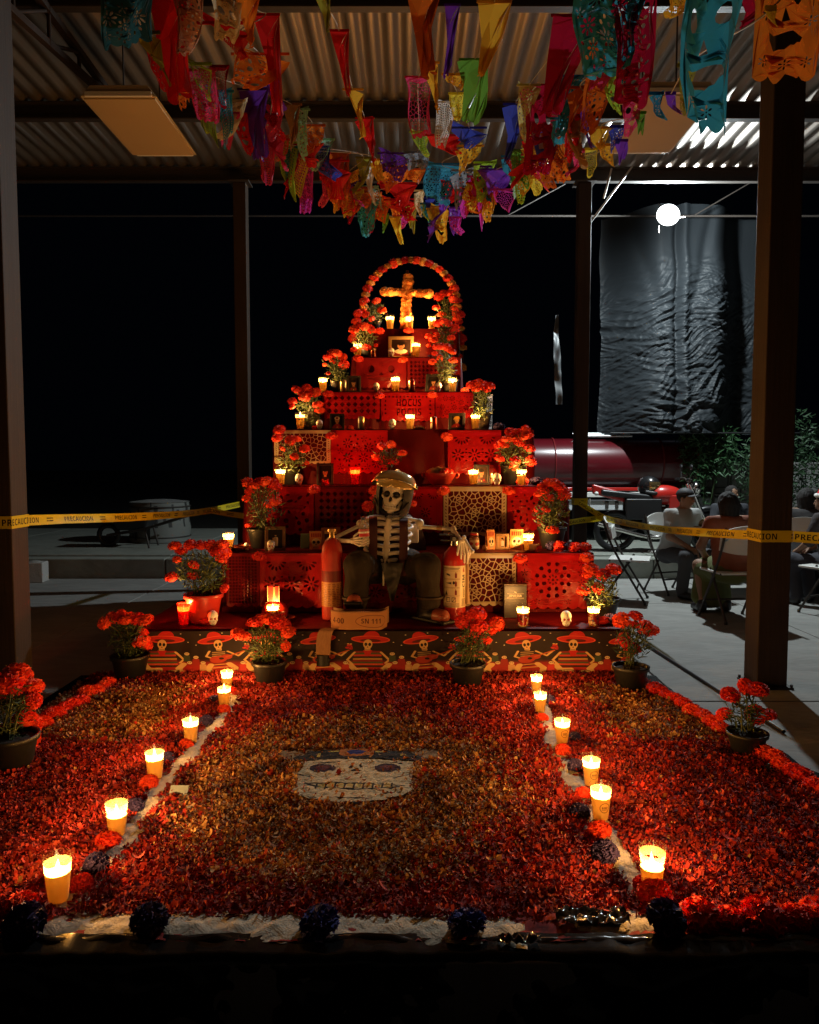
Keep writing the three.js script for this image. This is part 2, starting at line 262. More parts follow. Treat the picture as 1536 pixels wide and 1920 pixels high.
// ------------------------------------------------------------------ altar: seven cloth-covered steps
const EDGE = [[1180, 4.95, 252, 1180, 1278], [1037, 5.5, 415, 1112, 1160], [912, 6.02, 462, 1062, 1030], [806, 6.46, 512, 1000, 905], [735, 6.86, 606, 890, 806], [670, 7.2, 660, 864, 735], [617, 7.5, 690, 858, 670]];
const T = EDGE.map(([y, d, xl, xr]) => ({ d, h: P(768, y, d).y, xl: P(xl, y, d).x, xr: P(xr, y, d).x }));
{
  const a = thing('altar', 'seven-step altar draped in red satin under the flower arch', 'altar', [0, 0, 0]);
  T.forEach((t, i) => {
    const low = i ? T[i - 1].h : 0, w = t.xr - t.xl, h = t.h - low, back = 8.0, cx = (t.xl + t.xr) / 2, dep = back - t.d;
    const st = part(a, 'step', box(w - 0.05, h - 0.012 + (i ? 0.02 : 0), dep - 0.05, cx, low + h / 2 - 0.006 - (i ? 0.01 : 0), -(t.d + dep / 2)), M.satin);
    // cloth: top sheet and gathered skirt on front and sides
    const n = Math.round(w * 60), m = 12, path = []; const xl = t.xl, xr = t.xr, zf = -t.d, zb = -back;
    for (let k = 0; k <= 14; k++) path.push([xl, lerp(zb, zf, k / 14), -1, 0]); for (let k = 0; k <= n; k++) path.push([lerp(xl, xr, k / n), zf, 0, 1]); for (let k = 0; k <= 14; k++) path.push([xr, lerp(zf, zb, k / 14), 1, 0]);
    const pos = [], uv = [], idx = []; let s = 0;
    path.forEach((q, k) => { if (k) s += Math.hypot(q[0] - path[k - 1][0], q[1] - path[k - 1][1]);
      for (let j = 0; j <= m; j++) { const f = j / m, y = t.h - (h - 0.01) * f, am = 0.004 + 0.022 * smooth(0, 0.7, f) * (i ? 0.75 : 0.35), o = am * (1 + Math.sin(s * 26 + 1.7 * nz(s * 3, i, 1) * 4)) * (0.7 + 0.5 * nz(s * 2, f * 2, i));
        pos.push(q[0] + q[2] * (o + 0.002), y, q[1] + q[3] * (o + 0.002)); uv.push(s, y); } });
    for (let k = 0; k < path.length - 1; k++) for (let j = 0; j < m; j++) { const b = k * (m + 1) + j; idx.push(b, b + 1, b + m + 1, b + 1, b + m + 2, b + m + 1); }
    const g = new THREE.BufferGeometry(); g.setAttribute('position', new THREE.Float32BufferAttribute(pos, 3)); g.setAttribute('uv', new THREE.Float32BufferAttribute(uv, 2)); g.setIndex(idx); g.computeVertexNormals();
    part(st, 'skirt', g, M.satin);
    const tg = new THREE.PlaneGeometry(w, dep, Math.round(w * 22), Math.round(dep * 18)).rotateX(-Math.PI / 2).translate(cx, t.h, -(t.d + dep / 2));
    warp(tg, (v) => { v.y += 0.004 + 0.005 * nz(v.x * 4 + 2 * nz(v.z * 2, 1), v.z * 7, i) * smooth(0, 0.06, -v.z - t.d); }); part(st, 'top_cloth', tg, i === 0 ? M.satin : M.satin);
  });
}
const STEP = ['', 'bottom step', 'second step', 'third step', 'fourth step', 'fifth step', 'sixth step', 'top step'];

// ------------------------------------------------------------------ printed cloth along the bottom step
{
  const draw = (g, W, H) => {
    g.fillStyle = '#1e0806'; g.fillRect(0, 0, W, H);
    const gr = g.createLinearGradient(0, H * 0.62, 0, H * 0.78); gr.addColorStop(0, '#1e0806'); gr.addColorStop(0.5, '#8a1210'); gr.addColorStop(1, '#a51612'); g.fillStyle = gr; g.fillRect(0, H * 0.62, W, H);
    g.fillStyle = '#efe6d6'; for (const [x, y] of [[40, 40], [150, 20], [300, 66], [455, 30], [492, 120], [20, 150], [250, 22], [400, 14], [220, 96]]) { g.beginPath(); g.arc(x, y, 4, 0, 7); g.fill(); }
    const bone = '#e0b578', red = '#c41a16', dk = '#160808';
    const skull = (x, y, s, r) => { g.save(); g.translate(x, y); g.scale(s * 0.95, s * 1.9); g.rotate(r); g.fillStyle = bone; g.beginPath(); g.ellipse(0, 0, 24, 27, 0, 0, 7); g.fill(); g.beginPath(); g.roundRect(-15, 14, 30, 26, 8); g.fill(); g.fillStyle = dk; for (const k of [-1, 1]) { g.beginPath(); g.ellipse(k * 10, 1, 7.5, 9.5, 0, 0, 7); g.fill(); } g.beginPath(); g.moveTo(0, 11); g.lineTo(-4, 19); g.lineTo(4, 19); g.fill(); g.fillRect(-11, 27, 22, 5); g.fillStyle = bone; for (let k = -2; k < 3; k++) g.fillRect(k * 4 - 1.2, 26, 2.6, 7); g.restore(); };
    const hat = (x, y, s, r) => { g.save(); g.translate(x, y); g.scale(s * 1.1, s * 1.3); g.rotate(r * 0.75); g.fillStyle = red; g.beginPath(); g.ellipse(0, 0, 84, 30, 0, 0, 7); g.fill(); g.beginPath(); g.moveTo(-38, -8); g.quadraticCurveTo(-26, -72, 8, -66); g.quadraticCurveTo(36, -60, 40, -6); g.fill(); g.strokeStyle = '#e8603a'; g.lineWidth = 4; g.beginPath(); g.ellipse(0, 0, 80, 26, 0, 0, 7); g.stroke(); g.fillStyle = '#5a0d0a'; g.beginPath(); g.ellipse(0, 8, 44, 12, 0, 0, 7); g.fill(); g.restore(); };
    const limb = (pts, w, c) => { g.strokeStyle = c; g.lineWidth = w; g.lineCap = g.lineJoin = 'round'; g.beginPath(); pts.forEach((p, i) => i ? g.lineTo(...p) : g.moveTo(...p)); g.stroke(); };
    // guitar player
    hat(116, 92, 1.0, -0.38); skull(130, 142, 0.95, -0.18);
    g.fillStyle = '#2c1512'; g.beginPath(); g.roundRect(84, 206, 96, 120, 20); g.fill(); g.strokeStyle = bone; g.lineWidth = 6; for (let k = 0; k < 4; k++) { g.beginPath(); g.moveTo(100, 226 + k * 20); g.lineTo(166, 220 + k * 20); g.stroke(); } limb([[88, 214], [72, 270], [120, 300]], 12, bone); limb([[178, 214], [232, 262], [262, 208]], 12, bone);
    g.fillStyle = '#b8371c'; g.beginPath(); g.ellipse(132, 300, 44, 36, -0.4, 0, 7); g.ellipse(172, 274, 30, 26, -0.4, 0, 7); g.fill(); g.fillStyle = dk; g.beginPath(); g.arc(148, 290, 12, 0, 7); g.fill(); limb([[172, 274], [268, 204]], 12, '#c05a24'); g.fillStyle = red; g.beginPath(); g.arc(272, 150, 13, 0, 7); g.arc(262, 176, 11, 0, 7); g.arc(280, 186, 10, 0, 7); g.fill(); g.fillStyle = bone; g.beginPath(); g.arc(266, 134, 6, 0, 7); g.arc(280, 136, 6, 0, 7); g.fill();
    for (let k = 0; k < 5; k++) limb([[86, 352 + k * 11], [186, 336 + k * 11]], 9, ['#7c1410', '#d8a05a', '#42120e', '#c4352a', '#d8a05a'][k]);
    limb([[96, 360], [82, 400], [110, 472]], 32, bone); limb([[186, 348], [216, 392], [206, 470]], 32, bone);
    // man in a striped poncho
    hat(378, 88, 1.06, 0.1); skull(364, 140, 1, 0.06);
    for (let k = 0; k < 9; k++) { g.fillStyle = ['#8a1712', '#4d5136', '#c4352a', '#2c1512', '#b98a4a', '#8a1712', '#4d5136', '#d0472c', '#2c1512'][k]; g.beginPath(); g.roundRect(296 - k * 1.6, 212 + k * 19, 134 + k * 3.2, 20, 5); g.fill(); } g.fillStyle = red; g.beginPath(); g.moveTo(340, 206); g.lineTo(386, 206); g.lineTo(374, 262); g.lineTo(352, 262); g.fill();
    limb([[298, 226], [262, 306], [286, 350]], 13, bone); limb([[430, 226], [470, 306], [452, 340]], 13, bone); limb([[276, 360], [300, 412], [350, 408]], 34, bone); limb([[470, 356], [446, 400], [462, 462]], 34, bone); g.fillStyle = '#d9b98a'; g.beginPath(); g.ellipse(336, 428, 34, 15, 0, 0, 7); g.ellipse(420, 430, 30, 14, 0, 0, 7); g.fill(); g.strokeStyle = '#6b3a20'; g.lineWidth = 5; g.beginPath(); g.ellipse(336, 428, 34, 15, 0, 0, 7); g.stroke(); g.beginPath(); g.ellipse(420, 430, 30, 14, 0, 0, 7); g.stroke();
    // little onlookers
    for (const [x, y, c] of [[486, 236, '#3f4a34'], [20, 272, '#9c1e18'], [56, 330, '#d2a070'], [500, 330, '#a41c18'], [254, 330, '#c4302a']]) { g.fillStyle = c; g.beginPath(); g.roundRect(x - 17, y + 22, 34, 70, 12); g.fill(); g.fillStyle = '#e4c596'; g.beginPath(); g.ellipse(x, y + 8, 13, 16, 0, 0, 7); g.fill(); g.fillStyle = dk; g.fillRect(x - 7, y + 4, 5, 6); g.fillRect(x + 2, y + 4, 5, 6); }
  };
  const tx = canvas(1024, 480, (g, W, H) => { g.scale(2, 1); draw(g, 512, H); }); tx.wrapS = THREE.RepeatWrapping; tx.repeat.set(4.85, 1); tx.offset.set(0.42, 0);
  const t = T[0], w = t.xr - t.xl, g = new THREE.PlaneGeometry(w, t.h - 0.015, 220, 12).translate((t.xl + t.xr) / 2, t.h / 2 + 0.003, -t.d + 0.03);
  warp(g, (v) => { const f = 1 - v.y / t.h; v.z += 0.006 + f * 0.02 + 0.008 * nz(v.x * 5, f * 1.5, 4) + 0.004 * nz(v.x * 15, f * 2); });
  solo('printed_cloth', g, mat(1, 1, 1, 0.7, { map: tx }), 'dark cloth printed with seated skeletons in red sombreros along the bottom step', 'printed cloth');
}

// ------------------------------------------------------------------ cut paper
const font = await new FontLoader().loadAsync('fonts/droid/droid_sans_bold.typeface.json');
function petal(cx, cy, ang, r0, r1, w) { const q = []; for (let k = 0; k < 8; k++) { const a = k / 8 * Math.PI * 2, u = lerp(r0, r1, (1 - Math.cos(a)) / 2), v = Math.sin(a) * w * (0.6 + 0.4 * (1 - Math.cos(a)) / 2); q.push([cx + u * Math.cos(ang) - v * Math.sin(ang), cy + u * Math.sin(ang) + v * Math.cos(ang)]); } return q; }
const disc = (x, y, r, n = 8, sy = 1) => Array.from({ length: n }, (_, k) => [x + r * Math.cos(k / n * 6.2832), y + r * sy * Math.sin(k / n * 6.2832)]);
function web(w, h, gap, seeds) { // cells of a Voronoi web, each drawn in by half a strand
  return seeds.map(([x, y], i) => {
    let poly = [[-w / 2, -h], [w / 2, -h], [w / 2, 0], [-w / 2, 0]];
    seeds.forEach(([a, b], j) => { if (i === j) return; const dx = a - x, dy = b - y, L = Math.hypot(dx, dy); if (L > 0.5 * Math.min(w, h)) return; const nx = dx / L, ny = dy / L, c = L / 2 - gap / 2, out = [];
      for (let k = 0; k < poly.length; k++) { const p = poly[k], q = poly[(k + 1) % poly.length], dp = (p[0] - x) * nx + (p[1] - y) * ny - c, dq = (q[0] - x) * nx + (q[1] - y) * ny - c; if (dp <= 0) out.push(p); if ((dp < 0) !== (dq < 0)) { const t = dp / (dp - dq); out.push([p[0] + (q[0] - p[0]) * t, p[1] + (q[1] - p[1]) * t]); } } poly = out; });
    return poly;
  }).filter((p) => p.length > 2);
}
function holesFor(kind, w, h, rng) {
  const out = [], isl = [], circ = [], m = 0.07 * Math.min(w, h), fits = (x, y, r) => Math.abs(x) + r < w / 2 - m * 0.6 && y + r < -m && y - r > -h + m && circ.every((c) => Math.hypot(c[0] - x, c[1] - y) > c[2] + r);
  const add = (x, y, r, polys) => { if (!fits(x, y, r)) return; circ.push([x, y, r]); out.push(...polys); };
  const daisy = (x, y, r, n = 8) => { const q = [disc(x, y, r * 0.13, 7)]; for (let k = 0; k < n; k++) q.push(petal(x, y, k / n * 6.2832 + 0.39, r * 0.3, r * 0.95, r * 0.17)); add(x, y, r, q); };
  const S = Math.min(w, h);
  if (kind === 'daisy') {
    for (const k of [-1, 1]) { const cx = k * w * 0.24, cy = -h * 0.13, q = []; for (let j = 0; j < 7; j++) q.push(petal(cx, cy, Math.PI + (j + 0.5) / 7 * Math.PI, S * 0.1, S * 0.19, S * 0.025)); circ.push([cx, cy - S * 0.06, S * 0.14]); out.push(...q); }
    for (const x of [-0.31, 0, 0.31]) daisy(x * w, -h * 0.55, S * 0.16); for (const x of [-0.31, 0, 0.31]) daisy(x * w, -h * 0.84, S * 0.11, 6);
    for (const x of [-0.155, 0.155, -0.44, 0.44]) for (const y of [0.42, 0.5, 0.58, 0.68]) add(x * w, -y * h, S * 0.032, [disc(x * w, -y * h, S * 0.028, 6, 0.7)]);
  } else if (kind === 'rosette') {
    const cx = 0, cy = -h * 0.47, q = [disc(cx, cy, S * 0.025)]; for (const [n, r0, r1, ww, o] of [[8, 0.05, 0.1, 0.02, 0], [8, 0.13, 0.21, 0.045, 0.39], [12, 0.25, 0.33, 0.05, 0.26]]) for (let k = 0; k < n; k++) q.push(petal(cx, cy, k / n * 6.2832 + o, r0 * S, r1 * S, ww * S)); circ.push([cx, cy, S * 0.36]); out.push(...q);
    for (const x of [-0.4, 0.4]) for (const y of [0.16, 0.34, 0.52, 0.7, 0.86]) daisy(x * w, -y * h, S * 0.075, 5); for (let k = 0; k < 9; k++) add((k - 4) * w * 0.1, -h * 0.92, S * 0.03, [disc((k - 4) * w * 0.1, -h * 0.92, S * 0.024, 6)]); for (const x of [-0.22, 0.22]) for (const y of [0.12, 0.86]) daisy(x * w, -y * h, S * 0.06, 5);
  } else if (kind === 'grid' || kind === 'lattice') {
    const n = kind === 'grid' ? 9 : 8, s = (w - 2 * m) / n, rows = Math.floor((h - 2 * m) / s), b = s * 0.36;
    for (let i = 0; i < n; i++) for (let j = 0; j < rows; j++) { const x = -w / 2 + m + (i + 0.5) * s, y = -m - (j + 0.5) * s; if (kind === 'grid') out.push([[x - b, y - b], [x + b, y - b], [x + b, y + b], [x - b, y + b]]); else { out.push([[x, y - b * 1.1], [x + b * 1.1, y], [x, y + b * 1.1], [x - b * 1.1, y]]); } }
  } else if (kind === 'roses' || kind === 'web') {
    const iw = w * 0.86, ih = h * 0.84, seeds = [], R = kind === 'roses' ? [[0, -0.5], [-0.3, -0.22], [0.3, -0.22], [-0.3, -0.8], [0.3, -0.8]] : [];
    for (const [a, b] of R) { const x = a * iw, y = b * ih; seeds.push([x, y]); for (const [n, r, o] of [[3, 0.05, 0], [5, 0.1, 0.5], [7, 0.16, 0.2]]) for (let k = 0; k < n; k++) seeds.push([x + Math.cos(k / n * 6.2832 + o) * r * ih, y + Math.sin(k / n * 6.2832 + o) * r * ih]); }
    let tries = 0; const gapSeed = kind === 'roses' ? 0.085 : 0.1; while (tries++ < 900) { const x = (rng() - 0.5) * iw, y = -rng() * ih; if (seeds.every(([a, b]) => Math.hypot(a - x, b - y) > gapSeed * S)) seeds.push([x, y]); }
    for (const p of web(iw, ih, S * 0.018, seeds)) out.push(p.map(([x, y]) => [clamp(x, -iw / 2, iw / 2) * 0.985, clamp(y, -ih, 0) * 0.985 - h * 0.085]));
    for (const s of [-1, 1]) for (let k = 0; k < 12; k++) out.push(petal(s * w * 0.462, -h * (0.12 + k * 0.068), 0.7 * s, -S * 0.022, S * 0.022, S * 0.012));
  } else if (kind === 'skull') {
    for (const s of [-1, 1]) { out.push(disc(s * w * 0.2, -h * 0.36, S * 0.11, 12, 1.15)); circ.push([s * w * 0.2, -h * 0.36, S * 0.14]); } out.push([[0, -h * 0.46], [-w * 0.05, -h * 0.56], [w * 0.05, -h * 0.56]]); circ.push([0, -h * 0.52, S * 0.08]);
    const q = []; for (let k = 0; k <= 8; k++) q.push([lerp(-0.28, 0.28, k / 8) * w, -h * (0.66 - 0.03 * Math.sin(k / 8 * Math.PI))]); for (let k = 8; k >= 0; k--) q.push([lerp(-0.24, 0.24, k / 8) * w, -h * (0.70 + 0.06 * Math.sin(k / 8 * Math.PI) - (k % 2) * 0.012)]); out.push(q); circ.push([0, -h * 0.7, S * 0.12], [-w * 0.18, -h * 0.7, S * 0.1], [w * 0.18, -h * 0.7, S * 0.1]);
    for (const [x, y] of [[0, 0.2], [-0.36, 0.56], [0.36, 0.56], [-0.3, 0.14], [0.3, 0.14], [0, 0.88], [-0.34, 0.86], [0.34, 0.86]]) daisy(x * w, -y * h, S * 0.085, 6);
  } else if (kind === 'words') {
    const sz = h * 0.27; ['HOCUS', 'POCUS'].forEach((s, r) => { const sh = font.generateShapes(s, sz), pts = sh.map((q) => q.getPoints(3)), all = pts.flat(), x0 = Math.min(...all.map((p) => p.x)), x1 = Math.max(...all.map((p) => p.x)), k = 0.46 * w / (x1 - x0), y0 = -h * (r ? 0.80 : 0.47); sh.forEach((q, i) => { out.push(pts[i].map((p) => [((p.x - (x0 + x1) / 2) * k) + w * 0.02, y0 + p.y * 0.95])); for (const c of q.holes) isl.push(c.getPoints(3).map((p) => [((p.x - (x0 + x1) / 2) * k) + w * 0.02, y0 + p.y * 0.95])); }); });
    for (let i = 0; i < 13; i++) for (let j = 0; j < 5; j++) { const x = (i - 6) * w * 0.07, y = -h * (0.14 + j * 0.145); if (Math.abs(x) > w * 0.31 || j === 0) { const b = w * 0.022; if (!(j && Math.abs(Math.abs(x) - w * 0.35) < w * 0.02)) out.push([[x, y - b], [x + b, y], [x, y + b], [x - b, y]]); } }
  } else if (kind === 'flowers') {
    let k = 0; while (k++ < 260) { const x = (rng() - 0.5) * w * 0.9, y = -h * (0.06 + rng() * 0.88), r = S * (k < 60 ? 0.13 : k < 140 ? 0.085 : 0.035); if (r > S * 0.05) daisy(x, y, r, r > S * 0.1 ? 8 : 5); else add(x, y, r, [disc(x, y, r * 0.8, 6)]); }
  } else if (kind === 'spots') {
    let k = 0; while (k++ < 160) { const x = (rng() - 0.5) * w * 0.9, y = -h * (0.08 + rng() * 0.86), r = S * (0.04 + 0.05 * rng()); add(x, y, r, rng() < 0.5 ? [disc(x, y, r * 0.75, 7)] : [petal(x, y, rng() * 6, -r * 0.85, r * 0.85, r * 0.5)]); }
  }
  return [out, isl];
}
function paper(kind, w, h, rngSeed, foldEdge = 0.03) { // flat cut sheet hanging down from y = 0
  let s0 = rngSeed | 0; const rng = () => { s0 = (s0 * 1664525 + 1013904223) | 0; return (s0 >>> 0) / 4294967296; };
  const sh = new THREE.Shape(), n = Math.max(4, Math.round(w / (0.18 * h))), lo = 0.045 * h; sh.moveTo(-w / 2, 0); sh.lineTo(w / 2, 0); sh.lineTo(w / 2, -h + lo);
  for (let k = 0; k < n; k++) for (let j = 1; j <= 5; j++) { const t = (k + j / 5) / n; sh.lineTo(w / 2 - t * w, -h + lo - lo * Math.sin(j / 5 * Math.PI)); } sh.closePath();
  const [holes, isl] = holesFor(kind, w, h, rng);
  for (const q of holes) { const p = new THREE.Path(); p.setFromPoints(q.map((a) => new THREE.Vector2(...a))); sh.holes.push(p); }
  let g = new THREE.ShapeGeometry(sh); if (isl.length) { const e = isl.map((q) => new THREE.ShapeGeometry(new THREE.Shape(q.map((a) => new THREE.Vector2(...a))))); g = join([g, ...e]); }
  g = new TessellateModifier(Math.max(w, h) / 9, 3).modify(g.index ? g.toNonIndexed() : g); return g;
}
const PAPER = {}; 
function tissue(r, g, b) { const k = [r, g, b].join(); return PAPER[k] ||= phys(r, g, b, 1, { transmission: 0.42, ior: 1.35, specularIntensity: 0.25, clearcoat: 0.35, clearcoatRoughness: 0.3 }); }
const RED = tissue(0.5, 0.004, 0.007), DRED = tissue(0.24, 0.005, 0.008), ECRU = tissue(0.74, 0.6, 0.36);
// panels pinned on the steps: step, left, right, bottom (pixels), kind, paper, words
[[2, 424, 486, 1138, 'grid', DRED, 'dark red cut paper with a square grid, leftmost on the second step'], [2, 487, 606, 1140, 'daisy', RED, 'bright red cut paper with daisy cut-outs behind the red helmet, second step'], [2, 640, 822, 1130, 'flowers', DRED, 'dark red cut paper behind the seated skeleton, second step'],
  [2, 868, 968, 1136, 'roses', ECRU, 'ecru cut paper with rose lace beside the extinguisher, second step'], [2, 971, 1104, 1142, 'rosette', RED, 'bright red cut paper with a large rosette, rightmost on the second step'],
  [3, 500, 588, 1002, 'spots', RED, 'red cut paper with loose holes, leftmost on the third step'], [3, 590, 704, 1004, 'lattice', DRED, 'dark red cut paper left of the skeleton helmet, third step'], [3, 766, 830, 998, 'daisy', RED, 'red cut paper with daisies right of the skeleton head, third step'], [3, 832, 950, 1004, 'roses', ECRU, 'ecru cut paper with rose lace on the third step'], [3, 952, 1022, 994, 'spots', RED, 'red cut paper with loose holes, rightmost on the third step'],
  [4, 514, 620, 868, 'web', ECRU, 'ecru cut paper with a web of cells, left end of the fourth step'], [4, 621, 727, 886, 'flowers', RED, 'red cut paper with flower cut-outs, left of the middle on the fourth step'], [4, 840, 940, 888, 'daisy', RED, 'red cut paper with daisies, right side of the fourth step'],
  [5, 608, 712, 784, 'lattice', RED, 'red cut paper with a lozenge net left of the lettered one, fifth step'], [5, 715, 815, 788, 'words', RED, 'red cut paper lettered HOCUS POCUS in the middle of the fifth step'], [5, 817, 888, 782, 'flowers', RED, 'red cut paper right of the lettered one, fifth step'],
  [6, 668, 762, 726, 'skull', DRED, 'dark red cut paper with a skull face, left half of the sixth step'], [6, 764, 832, 724, 'lattice', DRED, 'dark red cut paper with a lozenge net, right half of the sixth step'],
].forEach(([st, x0, x1, yb, kind, m, label], i) => {
  const t = T[st - 1], e = EDGE[st - 1], d = t.d - 0.06, a = P(x0, e[0] + 1, d), b = P(x1, e[0] + 1, d), w = b.x - a.x, h = (yb - e[0]) * d / FOC;
  const g = warp(paper(kind, w, h, 11 + i * 7), (v) => { const f = -v.y / h; v.z = 0.008 + 0.018 * f * (1 + nz(v.x * 9, i, f)) + 0.012 * nz(v.x * 14, i * 3.1, 0.3) * f; v.x += 0.006 * f * nz(f * 3, i); });
  const o = thing('paper_banner', label, 'cut paper', [(a.x + b.x) / 2, a.y - 0.002, -t.d + 0.045]); part(o, 'sheet', g, m);
  part(o, 'folded_edge', box(w, 0.014, 0.006, 0, -0.003, 0.006, 0.002), m);
});
// two narrow ecru sheets hanging on the right sides of the upper steps
[[6, 861, 676, 745, 'narrow pale lace sheet hanging on the right end of the sixth step'], [5, 918, 742, 806, 'narrow pale lace sheet hanging on the right end of the fifth step'], [7, 859, 620, 668, 'narrow pale lace sheet hanging on the right end of the top step']].forEach(([st, x, y0, y1, label], i) => {
  const t = T[st - 1], z = -(t.d + 0.16), d = -z, h = (y1 - y0) * d / FOC, p = P(x, y0, d), g = warp(paper('web', 0.3, h, 77 + i), (v) => { v.z = v.x; v.x = 0.012 * nz(v.z * 9, v.y * 5, i) + 0.05 * v.z; });
  const o = thing('paper_banner', label, 'cut paper', p); part(o, 'sheet', g, tissue(0.78, 0.76, 0.7));
});

// ------------------------------------------------------------------ marigold heads
function blossomGeo(n, s0, flat = 0.72) { // ruffled dome of small petals, radius 1
  const gs = [new THREE.IcosahedronGeometry(0.84, 2).scale(1, flat, 1)];
  for (let k = 0; k < n; k++) {
    const y = 1 - (k + 0.5) / n * 1.55, a = k * 2.39996 + s0, r = Math.sqrt(Math.max(0, 1 - y * y)), dir = V(r * Math.cos(a), y, r * Math.sin(a)), len = 0.3 + 0.1 * rnd(), w = 0.16 + 0.05 * rnd();
    const p = new THREE.PlaneGeometry(w * 2, len, 3, 2).translate(0, len / 2, 0); warp(p, (v) => { const f = v.y / len; v.x *= 0.55 + 0.75 * f; v.z = 0.10 * f * f + 0.05 * Math.cos(v.x / w * 4.5) * f; if (f > 0.9) v.y += 0.05 * Math.cos(v.x / w * 6); });
    const q = new THREE.Quaternion().setFromUnitVectors(V(0, 1, 0), dir.clone().add(V(rr(-0.25, 0.25), rr(0, 0.3), rr(-0.25, 0.25))).normalize());
    p.rotateY(rnd() * 6.28).applyQuaternion(q).translate(dir.x * 0.74, dir.y * 0.74, dir.z * 0.74); gs.push(p.scale(1, flat, 1));
  }
  return join(gs);
}
const BL = [blossomGeo(64, 0), blossomGeo(60, 1.3, 0.8), blossomGeo(68, 2.1, 0.66)], BLN = [blossomGeo(150, 0.4), blossomGeo(140, 1.9, 0.78)];
const ORG = [M.orange, mat(0.88, 0.08, 0.018, 0.75), mat(0.74, 0.032, 0.014, 0.75)];
const pick = (a) => a[Math.floor(rnd() * a.length) % a.length];
function blossom(parent, name, pos, r, m, near) { const o = part(parent, name, pick(near ? BLN : BL), m || pick(ORG)); o.position.copy(pos); o.scale.setScalar(r); o.rotation.set(rr(-0.5, 0.9), rnd() * 6, rr(-0.5, 0.5)); return o; }
function loose(name, label, category, group, pos, r, m, near) { const o = solo(name, pick(near ? BLN : BL), m || pick(ORG), label, category, group); o.position.copy(pos); o.scale.setScalar(r); o.rotation.set(rr(-0.3, 0.5), rnd() * 6, rr(-0.3, 0.3)); return o; }
const leafG = (() => { const s = new THREE.Shape(); s.moveTo(0, 0); s.quadraticCurveTo(0.22, 0.3, 0.02, 1); s.quadraticCurveTo(-0.2, 0.3, 0, 0); const g = new THREE.ShapeGeometry(s, 3); return warp(g, (v) => { v.z = 0.6 * v.x * v.x * 3 - 0.18 * v.y * v.y; }); })();
// plant: pot base p (world), pot size, bloom pixels at depth d
function plant(name, label, base, pot, blooms, d, o = {}) {
  const t = thing(name, label, 'potted flowers', base, o.group), S = o.s || 0.045, ph = pot.h, inv = (q) => q.sub(base);
  if (pot.r) {
    part(t, 'pot', lathe([[0.001, 0], [pot.r * 0.72, 0], [pot.r * 0.97, ph * 0.86], [pot.r * 1.06, ph * 0.86], [pot.r * 1.08, ph], [pot.r * 0.98, ph], [pot.r * 0.94, ph * 0.85], [pot.r * 0.7, 0.01], [0.001, 0.01]], 28), pot.m || M.potBlack);
    part(t, 'soil', lathe([[0.001, ph * 0.9], [pot.r * 0.95, ph * 0.87]], 16), M.soil);
  }
  const top = V(0, ph * 0.85, 0), stems = [], leaves = [], lm = o.leaf || 26;
  const leaf = (at, dir, s) => { const g = leafG.clone().scale(s * 0.8, s, s); g.rotateY(rnd() * 6.28).applyQuaternion(new THREE.Quaternion().setFromUnitVectors(V(0, 1, 0), dir)); leaves.push(g.translate(at.x, at.y, at.z)); };
  blooms.forEach(([x, y, k = 1]) => {
    const b = inv(P(x, y, d + rr(-0.06, 0.06))), mid = top.clone().lerp(b, 0.55); mid.y += 0.04; mid.x *= 0.8; mid.z *= 0.8;
    stems.push(tube([top.clone().add(V(rr(-1, 1) * pot.r * 0.5 || rr(-0.03, 0.03), 0, rr(-0.03, 0.03))), mid, b], 0.0035, 10, 5));
    const cv = new THREE.CatmullRomCurve3([top, mid, b]);
    for (let j = 0; j < lm; j++) { const q = cv.getPoint(0.1 + 0.8 * rnd()).add(V(rr(-1, 1), rr(-1, 1), rr(-1, 1)).multiplyScalar(0.035)); leaf(q, V(rr(-1, 1), rr(-0.2, 1), rr(-1, 1)).normalize(), rr(0.022, 0.05)); }
    part(t, 'calyx', lathe([[0.001, -0.3], [0.28, -0.26], [0.36, 0.05]], 10).scale(S * k, S * k, S * k).translate(b.x, b.y - S * k * 0.35, b.z), M.green);
    blossom(t, 'blossom', b, S * k, o.m, o.near);
  });
  if (o.fill) { const [fx, fy, fw, fh, n] = o.fill; for (let j = 0; j < n; j++) { const a = rnd() * 6.28, r = Math.sqrt(rnd()), q = inv(P(fx + Math.cos(a) * r * fw / 2, fy + Math.sin(a) * r * fh / 2, d + rr(-0.1, 0.1))); leaf(q, V(rr(-1, 1), rr(-0.4, 1), rr(-1, 1)).normalize(), rr(0.025, 0.06)); } }
  part(t, 'stems', stems, M.stem); if (leaves.length) part(t, 'foliage', leaves, o.green || M.green);
  return t;
}
const on = (i, x, back) => { const t = T[i - 1], d = t.d + back; return V(P(x, 900, d).x, t.h + 0.006, -d); };   // stands on step i below pixel column x
const ST = 'marigold plants on the altar steps', GR = 'potted marigolds on the ground';
plant('marigold_pot', 'full marigold plant in a red pot on the left end of the bottom step', on(1, 378, 0.2), { r: 0.125, h: 0.2, m: M.potRed }, [[328, 1024], [340, 1034, .9], [357, 1022], [377, 1023], [394, 1023], [415, 1022, 1.2], [420, 1036, 1.1], [406, 1034], [415, 1049, .9], [322, 1083], [362, 1060, .9], [363, 1079], [421, 1103, .7], [332, 1050, .7]], 5.12, { group: ST, fill: [378, 1075, 95, 75, 420], leaf: 22 });
plant('marigold_pot', 'tall marigold plant in a dark pot on the left end of the second step', on(2, 488, 0.3), { r: 0.1, h: 0.15 }, [[465, 905], [475, 912], [487, 903], [500, 903], [512, 906], [518, 912], [468, 922, .8], [517, 941], [505, 947, .9], [466, 985, .6], [462, 935, .7]], 5.66, { group: ST, fill: [495, 955, 70, 85, 330], leaf: 20, green: M.greenDark });
